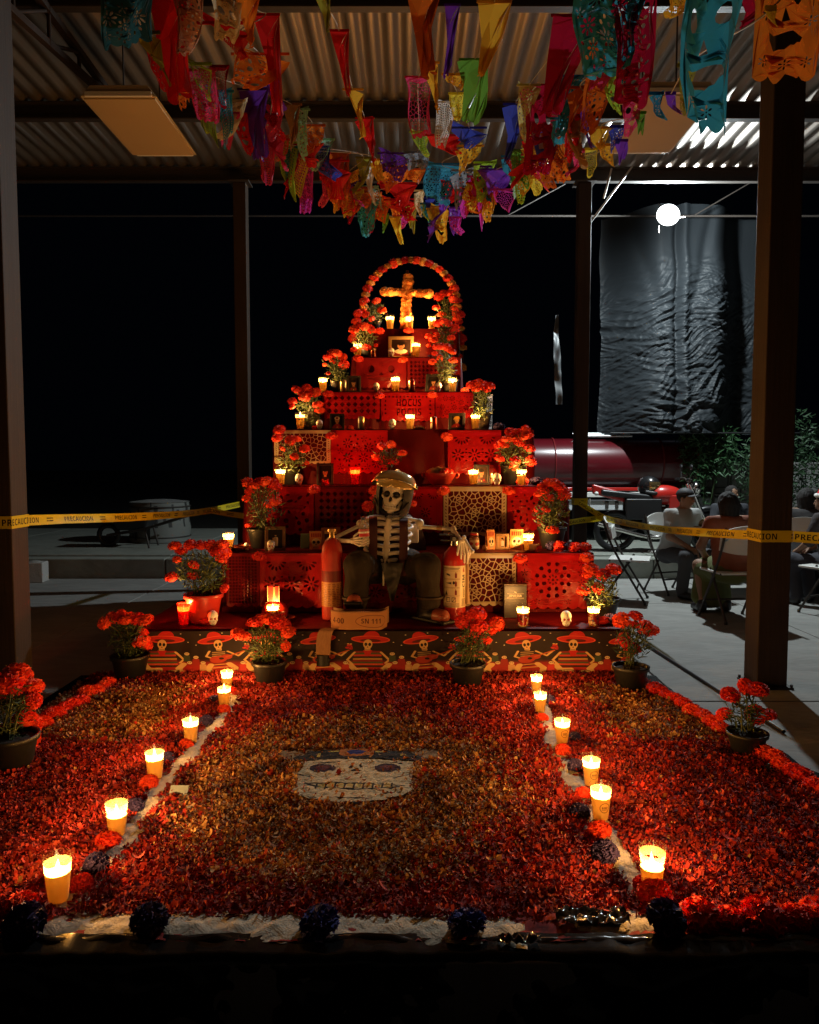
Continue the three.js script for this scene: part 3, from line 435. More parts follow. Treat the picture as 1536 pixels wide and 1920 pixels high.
plant('marigold_pot', 'dark marigold bunch at the left end of the third step', on(3, 545, 0.32), { r: 0.09, h: 0.13 }, [[524, 806, 1.1], [520, 822], [545, 826], [555, 824], [571, 842], [552, 856, .8], [575, 868, .5], [530, 842, .6]], 6.14, { group: ST, fill: [548, 858, 55, 60, 240], green: M.greenDark });
plant('marigold_pot', 'marigold bunch in a pale jar at the left end of the fourth step', on(4, 584, 0.28), { r: 0.085, h: 0.16, m: M.soil }, [[557, 732, 1.1], [575, 728], [592, 737, 1.1], [571, 745, 1.1], [548, 753, .9], [548, 763, .6], [596, 759], [600, 770], [580, 738]], 6.55, { group: ST, fill: [580, 770, 40, 60, 200], green: M.greenDark });
plant('marigold_pot', 'dark marigold bunch at the left end of the fifth step', on(5, 636, 0.14), { r: 0.07, h: 0.1 }, [[614, 670, .9], [622, 663], [632, 663], [642, 670], [626, 676], [645, 684, 1.1], [609, 684, .5], [616, 700, .5]], 6.95, { group: ST, fill: [632, 700, 34, 45, 160], green: M.greenDark });
plant('marigold_pot', 'marigold bunch behind the left candle on the sixth step', on(6, 686, 0.2), { r: 0.07, h: 0.12 }, [[664, 618, 1.1], [675, 611], [685, 613], [694, 616], [698, 620, .8], [688, 652], [664, 656, .8], [705, 648, .5]], 7.26, { group: ST, fill: [682, 636, 40, 40, 180], green: M.green });
plant('marigold_pot', 'marigold bunch left of the flower cross on the top step', on(7, 702, 0.16), { r: 0.07, h: 0.09 }, [[706, 565, 1.0], [716, 582, 1.0], [686, 589, .9], [697, 598, .7], [680, 570, .7]], 7.62, { group: ST, fill: [703, 588, 34, 40, 200] });
plant('marigold_pot', 'marigold bunch right of the flower cross on the top step', on(7, 838, 0.14), { r: 0.07, h: 0.09 }, [[823, 557, 1.1], [831, 551], [842, 550, 1.1], [850, 560], [818, 577, .9], [829, 590, 1], [852, 580, .9], [856, 598, .9]], 7.6, { group: ST, fill: [838, 582, 36, 42, 220] });
plant('marigold_pot', 'marigold bunch just below the top right flowers, sixth step', on(6, 840, 0.2), { r: 0.07, h: 0.09 }, [[822, 607], [831, 603], [840, 608, 1.1], [852, 617, 1.2], [813, 637, 1], [818, 629, .8], [803, 630, .7], [846, 634, .9], [804, 648, .5]], 7.28, { group: ST, fill: [832, 630, 34, 36, 200], green: M.greenDark });
plant('marigold_pot', 'tall marigold bunch at the right end of the fifth step', on(5, 843, 0.24), { r: 0.08, h: 0.13, m: M.soil }, [[820, 651], [829, 650], [838, 652], [848, 660, .9], [811, 679, .8], [850, 676, .9], [825, 672, .7], [815, 663, .6]], 6.95, { group: ST, fill: [836, 692, 36, 50, 260] });
plant('marigold_pot', 'marigold bunch in a pale jar at the right end of the fourth step', on(4, 903, 0.3), { r: 0.085, h: 0.16, m: M.soil }, [[885, 722, 1.1], [897, 720, 1.1], [908, 722, 1.1], [919, 724, 1], [893, 728], [912, 730, .9]], 6.55, { group: ST, fill: [902, 762, 36, 60, 240] });
plant('marigold_pot', 'large marigold bunch at the right end of the third step', on(3, 962, 0.32), { r: 0.1, h: 0.16 }, [[957, 810], [968, 812, 1.1], [982, 818, 1.1], [990, 818], [945, 832, 1.1], [960, 822, 1.1], [975, 830, 1.1], [936, 836, .9], [993, 841, 1.1], [937, 860, .9], [966, 864, 1.1], [963, 877, .9], [996, 864, 1], [950, 824, 1], [985, 806, .9]], 6.15, { group: ST, fill: [966, 852, 62, 66, 420] });
plant('marigold_pot', 'large marigold plant in a black pot on the right end of the second step', on(2, 1036, 0.26), { r: 0.105, h: 0.16 }, [[1018, 912, 1], [1028, 906, 1.1], [1038, 906, 1.1], [1048, 912], [1056, 922, 1], [1062, 930, .9], [1010, 926, .8], [1029, 934, .9], [1024, 955, .7], [1036, 994, 1.1], [1005, 955, .6], [1020, 922, .9], [1053, 932, .8]], 5.66, { group: ST, fill: [1033, 960, 62, 80, 460] });
plant('marigold_pot', 'leafy marigold plant in a black pot at the right end of the bottom step', on(1, 1133, 0.38), { r: 0.12, h: 0.14 }, [[1108, 1068, 1.25], [1131, 1078, 1.15], [1150, 1068, 1.2], [1122, 1103, 1], [1094, 1107, 1], [1102, 1078, .8]], 5.1, { group: ST, fill: [1128, 1110, 60, 60, 460] });
plant('marigold_pot', 'small marigold bunch behind the skeleton helmet on the third step', on(3, 733, 0.2), { r: 0.07, h: 0.09 }, [[717, 837, 1], [733, 834, .9], [707, 858, 1], [738, 866, 1], [754, 850, .9]], 6.2, { group: ST, fill: [730, 858, 46, 40, 220], green: M.greenDark });
plant('marigold_pot', 'small marigold bunch beside the skeleton head on the second step', on(2, 697, 0.3), { r: 0.06, h: 0.1 }, [[704, 920, 1.1], [701, 935, .7], [690, 949, 1], [715, 968, 1], [773, 945, .8], [770, 925, .8]], 5.78, { group: ST, fill: [700, 985, 40, 50, 120], green: M.greenDark });
// plants on the ground before the bottom step
const gp = (x, y, r) => G(x, y, 0.01);
plant('marigold_pot', 'marigold plant in a black pot at the left end before the bottom step', gp(245, 1276), { r: 0.115, h: 0.17 }, [[197, 1168, 1], [212, 1159], [226, 1155], [243, 1157], [258, 1160, 1.1], [274, 1163, 1.1], [234, 1165, .9], [268, 1187, .8], [265, 1203, 1.2], [275, 1210, .9]], 4.78, { group: GR, fill: [240, 1205, 70, 60, 300], green: M.greenDark });
plant('marigold_pot', 'marigold plant in a black pot before the printed cloth, left of the hose', gp(506, 1286), { r: 0.105, h: 0.16 }, [[478, 1168, 1], [490, 1162, 1.15], [505, 1162, 1.2], [520, 1166, 1.2], [532, 1172, 1], [448, 1190, 1.1], [460, 1194, .9], [541, 1187, 1.05], [536, 1212, .7], [470, 1170, .7]], 4.68, { group: GR, fill: [500, 1215, 70, 66, 330] });
plant('marigold_pot', 'marigold plant in a black pot before the printed cloth, right of the hose', gp(877, 1290), { r: 0.105, h: 0.16 }, [[868, 1163, 1.1], [881, 1155, .9], [897, 1150, 1.15], [897, 1175, 1.3], [931, 1170, 1.1], [921, 1182, .8], [880, 1205, .8], [868, 1172, .8], [912, 1200, .7]], 4.66, { group: GR, fill: [885, 1215, 66, 62, 330], green: M.greenDark });
plant('marigold_pot', 'marigold plant in a black pot at the right end before the bottom step', gp(1182, 1296), { r: 0.105, h: 0.16 }, [[1165, 1163, 1.2], [1192, 1155, 1], [1211, 1178, 1.25], [1226, 1182, .8], [1189, 1172, .8], [1171, 1206, 1], [1186, 1216, 1.15]], 4.66, { group: GR, fill: [1187, 1205, 66, 66, 340], green: M.greenDark });
plant('marigold_pot', 'marigold plant in a black pot on the right edge of the sawdust carpet', gp(1400, 1418), { r: 0.09, h: 0.12 }, [[1370, 1303, 1.1], [1398, 1288, .95], [1420, 1294, 1.2], [1358, 1340, .95], [1417, 1340, 1.15], [1440, 1341, .9]], 3.62, { group: GR, s: 0.042, near: true, fill: [1398, 1345, 60, 60, 200], green: M.greenDark });
plant('marigold_pot', 'marigold plant in a black pot left of the sawdust, cut by the picture frame', gp(22, 1446), { r: 0.115, h: 0.17 }, [[30, 1266, 1.25], [10, 1292, 1.4], [45, 1268, .8], [20, 1280, 1.2], [64, 1288, .9], [62, 1315, .8], [47, 1350, 1.1], [62, 1360, .9], [4, 1376, .9], [56, 1387, .95], [-20, 1280, 1.2], [-25, 1340, 1]], 3.5, { group: GR, s: 0.05, near: true, fill: [15, 1340, 80, 70, 300], green: M.greenDark });

{ // flower arch: hoop, alternating orange and pale heads, side tails
  const t = thing('flower_arch', 'hoop of alternating orange and yellow marigolds standing over the flower cross', 'flower arch'), d = 7.78, pts = [];
  for (let k = 0; k <= 30; k++) { const a = lerp(Math.PI * 1.07, -0.07 * Math.PI, k / 30); pts.push(P(770 + 87 * Math.cos(a) + 1 * k / 30, 574 - 86 * Math.sin(a), d)); }
  const L = pts.slice(); const n = 27; const cv = new THREE.CatmullRomCurve3(L); part(t, 'hoop', tube([P(664, 680, d), P(672, 612, d), ...L, P(866, 612, d), P(868, 690, d)], 0.011, 90, 6), M.steelDark);
  for (let k = 0; k < n; k++) { const q = cv.getPointAt((k + 0.5) / n); blossom(t, 'blossom', q, k % 2 ? 0.043 : 0.05, k % 2 ? mat(0.86, 0.46, 0.12, 0.75) : ORG[k % 4 ? 0 : 2]); }
  for (const [x, y, m] of [[672, 588, 2], [668, 602, 0], [664, 618, 1], [662, 634, 0], [863, 590, 2], [859, 604, 0], [862, 617, 1], [866, 634, 0], [861, 645, 2], [866, 652, 1], [857, 620, 2], [866, 689, 1], [858, 668, 0]]) blossom(t, 'blossom', P(x, y, d - 0.05), 0.05, m === 1 ? M.yellow : ORG[m]);
}
{ // cross
  const t = thing('flower_cross', 'upright cross made of pale orange marigold heads on the top step', 'flower cross', [0, 0, 0]), d = 7.66, W = P(765, 500, d), m = mat(0.88, 0.4, 0.1, 0.75);
  part(t, 'frame', [box(0.03, 0.62, 0.02, P(764, 0, d).x, P(0, 567, d).y, -d), box(0.46, 0.03, 0.02, P(764, 0, d).x, P(0, 550, d).y, -d)], M.wood);
  for (let y = 521; y < 616; y += 8.4) blossom(t, 'blossom', P(765 - (y - 520) * 0.06 + rr(-1, 1), y, d - 0.03), 0.05, m);
  for (const x of [722, 733, 744, 755, 776, 787, 797, 804]) blossom(t, 'blossom', P(x, 549 + (x - 765) * 0.05, d - 0.03), 0.049, m); blossom(t, 'blossom', P(768, 528, d - 0.05), 0.044, m);
}
// single heads pinned to the step edges
[[7, 712, 621, 'first head pinned on the top step edge, left of the big frame'], [7, 766, 620, 'head pinned above the big gold picture frame'], [6, 672, 673, 'head pinned below the left candle of the sixth step'], [6, 756, 675, 'head pinned below the big gold picture frame'], [5, 616, 739, 'head pinned left on the fifth step'], [5, 712, 742, 'head pinned between two papers on the fifth step'], [5, 811, 741, 'head pinned right of the lettered paper'], [4, 622, 818, 'head pinned beside the ecru web paper'], [4, 838, 820, 'head pinned right of the middle on the fourth step'],
  [3, 589, 918, 'head pinned between the two left papers of the third step'], [3, 832, 921, 'head pinned at the left corner of the ecru lace, third step'], [3, 954, 921, 'head pinned at the right corner of the ecru lace, third step'], [2, 486, 1044, 'head pinned between grid paper and daisy paper'], [2, 975, 1048, 'head pinned between ecru lace and rosette paper'], [2, 1100, 1046, 'head pinned at the right end of the second step']
].forEach(([st, x, y, l]) => loose('marigold_flower', 'orange marigold ' + l, 'flower', 'marigold heads pinned to the steps', P(x, y, T[st - 1].d - 0.075), st > 4 ? 0.047 : 0.05));
// heads lying on the steps
[[6, 688, 660, 0.2, .035, 0], [4, 657, 803, 0.2, .035, 0], [4, 640, 799, 0.3, .05, 0], [4, 592, 800, 0.1, .03, 0], [5, 872, 727, 0.2, .04, 0], [3, 980, 902, 0.2, .05, 0], [2, 608, 1016, 0.2, .04, 0], [2, 1052, 1028, 0.12, .055, 0], [2, 1080, 1022, 0.06, .05, 0], [2, 1098, 1030, 0.06, .05, 0], [1, 380, 1160, 0.12, .04, 0], [1, 1135, 1170, 0.12, .045, 0], [3, 610, 900, 0.12, .03, 0],
  [6, 806, 664, 0.2, .035, 1], [4, 935, 800, 0.15, .05, 1], [3, 1005, 902, 0.15, .055, 1], [2, 1038, 1026, 0.16, .05, 1], [2, 1070, 1028, 0.1, .055, 1], [1, 357, 1160, 0.2, .05, 1], [1, 1150, 1172, 0.14, .055, 1]
].forEach(([st, x, y, b, r, pu], i) => loose(pu ? 'purple_pompom' : 'marigold_flower', `${pu ? 'dark purple' : 'orange'} flower head lying on the ${STEP[st]}, ${pu ? ['beside the sixth-step candle', 'at the right end', 'right of the last candle', 'left of an orange head', 'between two orange heads', 'beside the red pot', 'past the last candle'][i - 13] : ['left of the small figure', 'between the dark frame and a can', 'before the dark frame', 'beside the left candle', 'near the right bunch', 'right of the last candle', 'before the paper bag', 'left of the purple ball', 'at the outer corner', 'just inside the outer corner', 'beside the red-tinted candle', 'beside the last candle', 'before the dark frame'][i]}`, 'flower', null, on(st, x, b).add(V(0, r * 0.5, 0)), r, pu ? M.purple : null));

// ------------------------------------------------------------------ candles
let candle0;
const waxGeo = lathe([[0.001, 0.007], [0.0285, 0.008], [0.0376, 0.095], [0.036, 0.0965], [0.028, 0.094], [0.001, 0.093]], 28), filmGeo = lathe([[0.0372, 0.096], [0.0405, 0.126]], 28);
const cupGeo = lathe([[0.001, 0.001], [0.030, 0.001], [0.0315, 0.008], [0.043, 0.138], [0.0442, 0.145], [0.0428, 0.1452], [0.0418, 0.139]], 32);
const flameGeo = lathe([[0.001, 0], [0.0055, 0.005], [0.0075, 0.011], [0.0055, 0.02], [0.0025, 0.029], [0.0004, 0.036]], 12);
const markTex = canvas(128, 128, (g) => { g.clearRect(0, 0, 128, 128); g.strokeStyle = '#6b4a2a'; g.fillStyle = '#6b4a2a'; g.lineWidth = 7; g.beginPath(); g.arc(64, 64, 54, 0, 7); g.stroke(); g.font = 'bold 30px sans-serif'; for (let k = 0; k < 4; k++) g.fillRect(32 + k * 17, 50, 10, 26); g.fillRect(28, 84, 72, 4); });
const wrapTex = canvas(256, 128, (g) => { g.fillStyle = '#8c1410'; g.fillRect(0, 0, 256, 128); const c = ['#e9c46a', '#2a1410', '#d8502a', '#f0e0c0', '#3a2a60', '#b01c1c']; for (let k = 0; k < 70; k++) { g.fillStyle = c[k % 6]; g.beginPath(); g.ellipse((k * 53) % 256, (k * 31) % 128, 5 + k % 9, 4 + k % 12, k, 0, 7); g.fill(); } g.fillStyle = '#f0d8a0'; for (const x of [40, 168]) { g.beginPath(); g.ellipse(x, 58, 16, 22, 0, 0, 7); g.fill(); g.fillRect(x - 22, 84, 44, 34); } });
const sleeve = (y0, y1, k, a0 = 0, a1 = 6.2832) => { const r = (y) => 0.0308 + 0.0112 * (y - 0.008) / 0.13 + k, g = new THREE.CylinderGeometry(r(y1), r(y0), y1 - y0, 28, 1, true, a0, a1 - a0); return g.translate(0, (y0 + y1) / 2, 0); };
function candle(pos, label, kind, s = 1, turn = 0) {
  let t;
  if (kind === 'plain' && candle0) { t = again(candle0, pos, turn + rnd() * 6, label); t.scale.setScalar(s); const k = rr(0.78, 1.06); for (const c of t.children) { if (c.name === 'wax') c.scale.y = k; if (c.name === 'flame') { c.position.y = 0.1 * k; c.scale.y = rr(0.75, 1.35); c.rotation.z = rr(-0.12, 0.12); } if (c.name === 'wick') c.position.y = 0.098 * (k - 1); if (c.isLight) c.position.y = 0.1 * k + 0.016; } return t; }
  t = thing('glass_candle', label, 'candle', pos, 'lit candles in glass tumblers', turn); t.scale.setScalar(s);
  part(t, 'tumbler', cupGeo, kind === 'dark' ? M.glassRed : M.glass); part(t, 'wax', waxGeo, kind === 'dark' ? M.waxRed : M.wax); part(t, 'wax_film', filmGeo, M.waxFilm);
  part(t, 'wick', new THREE.CylinderGeometry(0.0012, 0.0015, 0.014, 6).translate(0, 0.099, 0), M.wick);
  const f = part(t, 'flame', flameGeo, M.flame); f.position.y = 0.1; f.castShadow = false;
  const l = new THREE.PointLight(CANDLE, CANDLE_CD); l.position.y = 0.116; l.castShadow = true; l.shadow.radius = 0.25; t.add(l);
  if (kind === 'printed') part(t, 'printed_sleeve', sleeve(0.014, 0.088, 0.0012), mat(1, 1, 1, 0.35, { map: wrapTex }));
  if (kind === 'mark') part(t, 'printed_mark', sleeve(0.04, 0.085, 0.0012, -0.62, 0.62), phys(1, 1, 1, 0.5, { map: markTex, alphaTest: 0.5 }));
  if (kind === 'plain') candle0 = t;
  return t;
}
[[7, 732, .1, 'plain', 'lit candle left of the cross on the top step'], [7, 768, .08, 'plain', 'lit candle before the foot of the flower cross'], [7, 809, .1, 'plain', 'lit candle right of the cross on the top step'],
  [6, 672, .06, 'plain', 'lit candle at the left of the sixth step'], [6, 780, .06, 'plain', 'lit candle right of the big gold frame'], [5, 607, .08, 'plain', 'lit candle at the left end of the fifth step'], [5, 742, .06, 'plain', 'lit candle in the middle of the fifth step'], [5, 848, .06, 'plain', 'lit candle at the right end of the fifth step'],
  [4, 564, .08, 'plain', 'lit candle at the left end of the fourth step'], [4, 769, .06, 'plain', 'lit candle in the middle of the fourth step, under the lettered paper'], [4, 891, .06, 'mark', 'lit candle with a printed mark at the right of the fourth step'],
  [3, 526, .05, 'plain', 'lit candle at the left end of the third step'], [3, 666, .1, 'dark', 'lit candle in red glass beside the clear bottle'], [3, 888, .08, 'plain', 'lit candle right of the fruit bowl'], [3, 978, .05, 'plain', 'lit candle at the right end of the third step'],
  [2, 427, .1, 'plain', 'lit candle at the left end of the second step'], [2, 992, .1, 'plain', 'lit candle before a skull bag at the right of the second step'],
  [1, 340, .1, 'dark', 'lit candle in red glass before the red flower pot'], [1, 509, .14, 'printed', 'lit candle before the round red helmet'], [1, 983, .05, 'printed', 'lit candle in a printed sleeve before the small dark bag'], [1, 1117, .07, 'printed', 'lit candle in a printed sleeve at the right end of the bottom step']
].forEach(([st, x, b, k, l], i) => candle(on(st, x, b), l, k, rr(0.96, 1.04), i));
const side = (a, l, k) => a.forEach(([x, y, s], i) => candle(G(x, y, 0.035), `lit candle on the sawdust, ${ORD[i + 1]} from the front of the ${l} row`, i === 0 || i > 3 || l === 'left' ? 'plain' : 'mark', s || 1, k));
side([[110, 1690, 1.02], [220, 1566, .98], [291, 1462, .98], [358, 1394, .96], [421, 1327, .92], [426, 1292, .9]], 'left', 0.4);
side([[1222, 1668, 1.0], [1126, 1537, .98], [1108, 1473, .92], [1054, 1394, .94], [1013, 1336, .88], [1006, 1300, .86]], 'right', 0.2);

// ------------------------------------------------------------------ sawdust carpet
const CH = 0.03, cx0 = G(210, 1275, CH).x - 0.05, cx1 = 1.6, cz0 = -4.86, cz1 = G(768, 1764, CH).z;
const carpetR = (z) => lerp(G(1222, 1287, CH).x, 1.9, smooth(-4.8, -2.2, z)), carpetL = (z) => -2.05;
const skullC = V(G(668, 1460, CH).x, CH, (G(668, 1508, CH).z + G(668, 1405, CH).z) / 2);
// the colour that the sawdust was dyed, by place
function dye(x, z) {
  const n = 0.5 * nz(x * 3.1, z * 3.1, 2) + 0.35 * nz(x * 11, z * 11, 5), e = Math.hypot((x - skullC.x + 0.03) / 0.78, (z - skullC.z - 0.06) / 0.9) + n * 0.22, red = smooth(0.72, 1.12, e);
  const rowL = lerp(-1.12, -1.22, 0), sideBand = smooth(0.12, -0.12, Math.abs(z + 4.12 + n * 0.2) - 0.42), out = Math.max(smooth(0.98, 1.15, x + n * 0.3), smooth(1.22, 1.38, -x + n * 0.3)) * sideBand;
  return clamp(Math.max(1 - red, out), 0, 1); // 1 = undyed
}
const TON = { red: [[0.40, 0.016, 0.010], [0.30, 0.010, 0.007], [0.46, 0.028, 0.014], [0.2, 0.008, 0.006], [0.42, 0.05, 0.02]], raw: [[0.54, 0.29, 0.10], [0.44, 0.21, 0.065], [0.64, 0.40, 0.17], [0.34, 0.11, 0.03], [0.44, 0.14, 0.04]] };
const SKD = (G(668, 1508, CH).z - G(668, 1405, CH).z) / 2;
const inSkull = (x, z) => { const u = (x - skullC.x) / 0.25, v = (z - skullC.z) / SKD; return Math.abs(u) < 1 && Math.abs(v) < 1 && u ** 4 + v ** 4 < 1.0 || (Math.abs(u) < 1.5 && v > -1.0 && v < -0.38 + 0.1 * nz(x * 30, 1) - 0.5 * Math.max(0, Math.abs(u) - 1) ); };
const rowsL = [[-1.20, -2.52], [G(421, 1330, CH).x + 0.02, G(421, 1330).z], [G(425, 1290, CH).x, -4.6]], rowsR = [[G(1215, 1680, CH).x, G(1215, 1690, CH).z], [G(1120, 1545, CH).x, G(1120, 1545, CH).z], [G(1045, 1405, CH).x, G(1045, 1405, CH).z], [G(1004, 1290, CH).x, -4.6]];
const distPoly = (x, z, p) => { let m = 9; for (let i = 0; i < p.length - 1; i++) { const [ax, az] = p[i], [bx, bz] = p[i + 1], t = clamp(((x - ax) * (bx - ax) + (z - az) * (bz - az)) / ((bx - ax) ** 2 + (bz - az) ** 2), 0, 1); m = Math.min(m, Math.hypot(x - ax - (bx - ax) * t, z - az - (bz - az) * t)); } return m; };
rowsL[0] = [G(112, 1700, CH).x, G(112, 1700, CH).z]; rowsL.splice(1, 0, [G(228, 1580, CH).x, G(228, 1580, CH).z], [G(300, 1478, CH).x, G(300, 1478, CH).z], [G(368, 1402, CH).x, G(368, 1402, CH).z]);
const line = (x, z) => Math.min(distPoly(x, z, rowsL), distPoly(x, z, rowsR)) + 0.05 * nz(x * 5, z * 5, 9) + 0.03 * nz(x * 17, z * 17, 4);
{
  const t = thing('sawdust_carpet', 'carpet of red and undyed wood shavings with a skull drawing before the altar', 'sawdust carpet');
  const nx = 300, ny = 200, g = new THREE.PlaneGeometry(4.1, cz1 - cz0, nx, ny).rotateX(-Math.PI / 2).translate(-0.07, 0, (cz0 + cz1) / 2), col = [];
  warp(g, (v) => { const edge = smooth(0, 0.08, Math.min(carpetR(v.z) - v.x, v.x - carpetL(v.z))); v.y = 0.004 + edge * (CH - 0.006 + 0.007 * nz(v.x * 9, v.z * 9, 1) + 0.006 * nz(v.x * 24, v.z * 24, 2) + 0.004 * nz(v.x * 60, v.z * 60, 3)); v.x = clamp(v.x, carpetL(v.z), carpetR(v.z)); });
  const p = g.attributes.position; for (let i = 0; i < p.count; i++) { const u = dye(p.getX(i), p.getZ(i)) > 0.5 + 0.3 * nz(p.getX(i) * 30, p.getZ(i) * 30, 6), c = TON[u ? 'raw' : 'red'][Math.floor(rnd() * 4)]; col.push(c[0] * 0.7, c[1] * 0.7, c[2] * 0.7); }
  g.setAttribute('color', new THREE.Float32BufferAttribute(col, 3)); part(t, 'bed', g, new THREE.MeshStandardMaterial({ vertexColors: true, roughness: 0.95, side: THREE.DoubleSide }));
  // single shavings: curled strips
  const strip = (n, curl, w) => { const pos = [], idx = []; for (let k = 0; k <= n; k++) { const a = (k / n - 0.5) * curl, R = 1 / Math.max(curl, 0.2), x = R * Math.sin(a), y = R * (1 - Math.cos(a)); for (const s of [-1, 1]) pos.push(x, y + 0.05 * s * s, s * w * (1 - 0.5 * Math.abs(k / n - 0.5))); } for (let k = 0; k < n; k++) { const b = k * 2; idx.push(b, b + 1, b + 2, b + 1, b + 3, b + 2); } const q = new THREE.BufferGeometry(); q.setAttribute('position', new THREE.Float32BufferAttribute(pos, 3)); q.setIndex(idx); q.computeVertexNormals(); q.setAttribute('uv', new THREE.Float32BufferAttribute(new Float32Array(pos.length / 3 * 2), 2)); return q; };
  const G0 = G(768, 1722, CH).z, m4 = new THREE.Matrix4(), q4 = new THREE.Quaternion(), e3 = new THREE.Euler(), c = new THREE.Color();
  for (const [geo, n] of [[strip(5, 2.6, 0.13), 52000], [strip(4, 1.3, 0.10), 46000], [strip(6, 4.2, 0.16), 24000]]) {
    const im = new THREE.InstancedMesh(geo, new THREE.MeshStandardMaterial({ color: 0xffffff, roughness: 0.85, side: THREE.DoubleSide }), n); let k = 0;
    while (k < n) {
      const z = -Math.sqrt(lerp(cz1 * cz1, cz0 * cz0, rnd())) , x = rr(carpetL(z), carpetR(z)); if ((inSkull(x, z) && rnd() > 0.045) || line(x, z) < 0.035 || z > G0) continue;
      const u = dye(x, z), raw = rnd() < u * 0.88 + 0.012, tn = pick(TON[raw ? 'raw' : 'red']), s = rr(0.014, 0.034) * (rnd() < 0.12 ? 1.75 : 1);
      e3.set(rr(-0.6, 0.6) + (rnd() < 0.3 ? 1.5 : 0), rnd() * 6.28, rr(-0.6, 0.6)); m4.compose(V(x, CH + 0.004 + 0.007 * nz(x * 9, z * 9, 1) + rr(-0.003, 0.009), z), q4.setFromEuler(e3), V(s, s, s * rr(0.7, 1.5)));
      im.setMatrixAt(k, m4); const v = rr(0.8, 1.15) * (0.92 + 0.55 * nz(x * 5, z * 5, 12) + 0.35 * nz(x * 14, z * 14, 3)); im.setColorAt(k, c.setRGB(Math.min(0.85, tn[0] * v), tn[1] * v, tn[2] * v)); k++;
    }
    im.name = 'shavings'; im.userData = { kind: 'stuff' }; t.add(im);
  }
  // white lines under the candles and along the front: fine pale sawdust in a low ridge
  const white = mat(0.74, 0.66, 0.52, 0.95, { bumpMap: rep(grain, 9, 9), bumpScale: 0.006, map: rep(blotch, 3, 3) });
  const ridge = (pts, w, s) => { const cv = new THREE.CatmullRomCurve3(pts), n = Math.round(cv.getLength() * 70), m = 12, pos = [], uv = [], idx = []; for (let i = 0; i <= n; i++) { const a = cv.getPointAt(i / n), d = cv.getTangentAt(i / n), sx = -d.z, sz = d.x, ww = w * (1 + 0.45 * nz(i / 9, s) + 0.25 * nz(i / 3, s + 4)); for (let j = 0; j <= m; j++) { const f = j / m * 2 - 1, x = a.x + sx * ww * f, z = a.z + sz * ww * f, end = smooth(0, 0.04, Math.min(i, n - i) / n); pos.push(x, CH - 0.004 + end * (1 - f * f) * 0.011 + 0.010 * nz(x * 22, z * 22, s) * (1 - f * f) + 0.004 * nz(x * 70, z * 70), z); uv.push(x, z); } } for (let i = 0; i < n; i++) for (let j = 0; j < m; j++) { const b = i * (m + 1) + j; idx.push(b, b + m + 1, b + 1, b + 1, b + m + 1, b + m + 2); } const q = new THREE.BufferGeometry(); q.setAttribute('position', new THREE.Float32BufferAttribute(pos, 3)); q.setAttribute('uv', new THREE.Float32BufferAttribute(uv, 2)); q.setIndex(idx); q.computeVertexNormals(); return q; };
  const at = (a) => a.map(([x, z]) => V(x, CH, z)); part(t, 'white_line', ridge(at(rowsL), 0.06, 1), white); part(t, 'white_line', ridge(at(rowsR), 0.06, 2), white);
  part(t, 'white_line', ridge([G(70, 1731, CH), G(330, 1734, CH), G(600, 1736, CH), G(860, 1739, CH), G(985, 1744, CH)], 0.072, 3), white); part(t, 'white_line', ridge([G(1075, 1728, CH), G(1160, 1727, CH), G(1250, 1730, CH)], 0.06, 5), white);
  // skull drawing in coloured sawdust
  const tx = canvas(512, 512, (g2) => {
    g2.clearRect(0, 0, 512, 512); g2.save(); g2.translate(256, 0); g2.scale(0.9, 1); g2.translate(-256, 0); g2.fillStyle = '#d8c196'; g2.beginPath(); g2.moveTo(62, 150); g2.quadraticCurveTo(256, 84, 452, 150); g2.quadraticCurveTo(484, 220, 452, 300); g2.lineTo(446, 420); g2.quadraticCurveTo(360, 505, 240, 508); g2.quadraticCurveTo(120, 480, 66, 430); g2.lineTo(64, 310); g2.quadraticCurveTo(28, 220, 62, 150); g2.fill();
    for (let k = 0; k < 2600; k++) { const x = (k * 197.3) % 512, y = (k * 331.7) % 512; g2.globalCompositeOperation = 'source-atop'; g2.fillStyle = ['#a98c5c', '#dcc79c', '#b79a68', '#8f7448'][k % 4]; g2.globalAlpha = 0.45; g2.fillRect(x, y, 7 + k % 11, 3); } g2.globalAlpha = 1; g2.globalCompositeOperation = 'source-over';
    g2.restore(); const k1 = '#15100c'; g2.fillStyle = k1; g2.strokeStyle = k1; g2.lineJoin = g2.lineCap = 'round';
    g2.beginPath(); g2.moveTo(0, 142); g2.quadraticCurveTo(80, 110, 100, 40); g2.quadraticCurveTo(256, 0, 410, 40); g2.quadraticCurveTo(470, 100, 512, 142); g2.quadraticCurveTo(460, 172, 440, 136); g2.quadraticCurveTo(256, 84, 76, 136); g2.quadraticCurveTo(40, 172, 0, 142); g2.fill();
    g2.fillStyle = '#b4651e'; g2.beginPath(); g2.roundRect(196, 12, 110, 74, 14); g2.fill(); g2.fillStyle = '#1d2266'; g2.beginPath(); g2.ellipse(250, 44, 30, 22, 0, 0, 7); g2.fill(); g2.fillStyle = '#c9b24a'; g2.fillRect(166, 30, 28, 14); g2.fillRect(310, 30, 30, 14); g2.fillRect(128, 60, 10, 40); g2.fillRect(390, 76, 20, 10);
    g2.save(); g2.translate(256, 0); g2.scale(0.9, 1); g2.translate(-256, 0); g2.fillStyle = '#2e1020'; for (const s of [146, 364]) { g2.beginPath(); g2.ellipse(s, 208, 44, 42, 0, 0, 7); g2.fill(); } g2.fillStyle = '#5b1c22'; for (const s of [146, 364]) { g2.beginPath(); g2.ellipse(s, 206, 26, 24, 0, 0, 7); g2.fill(); }
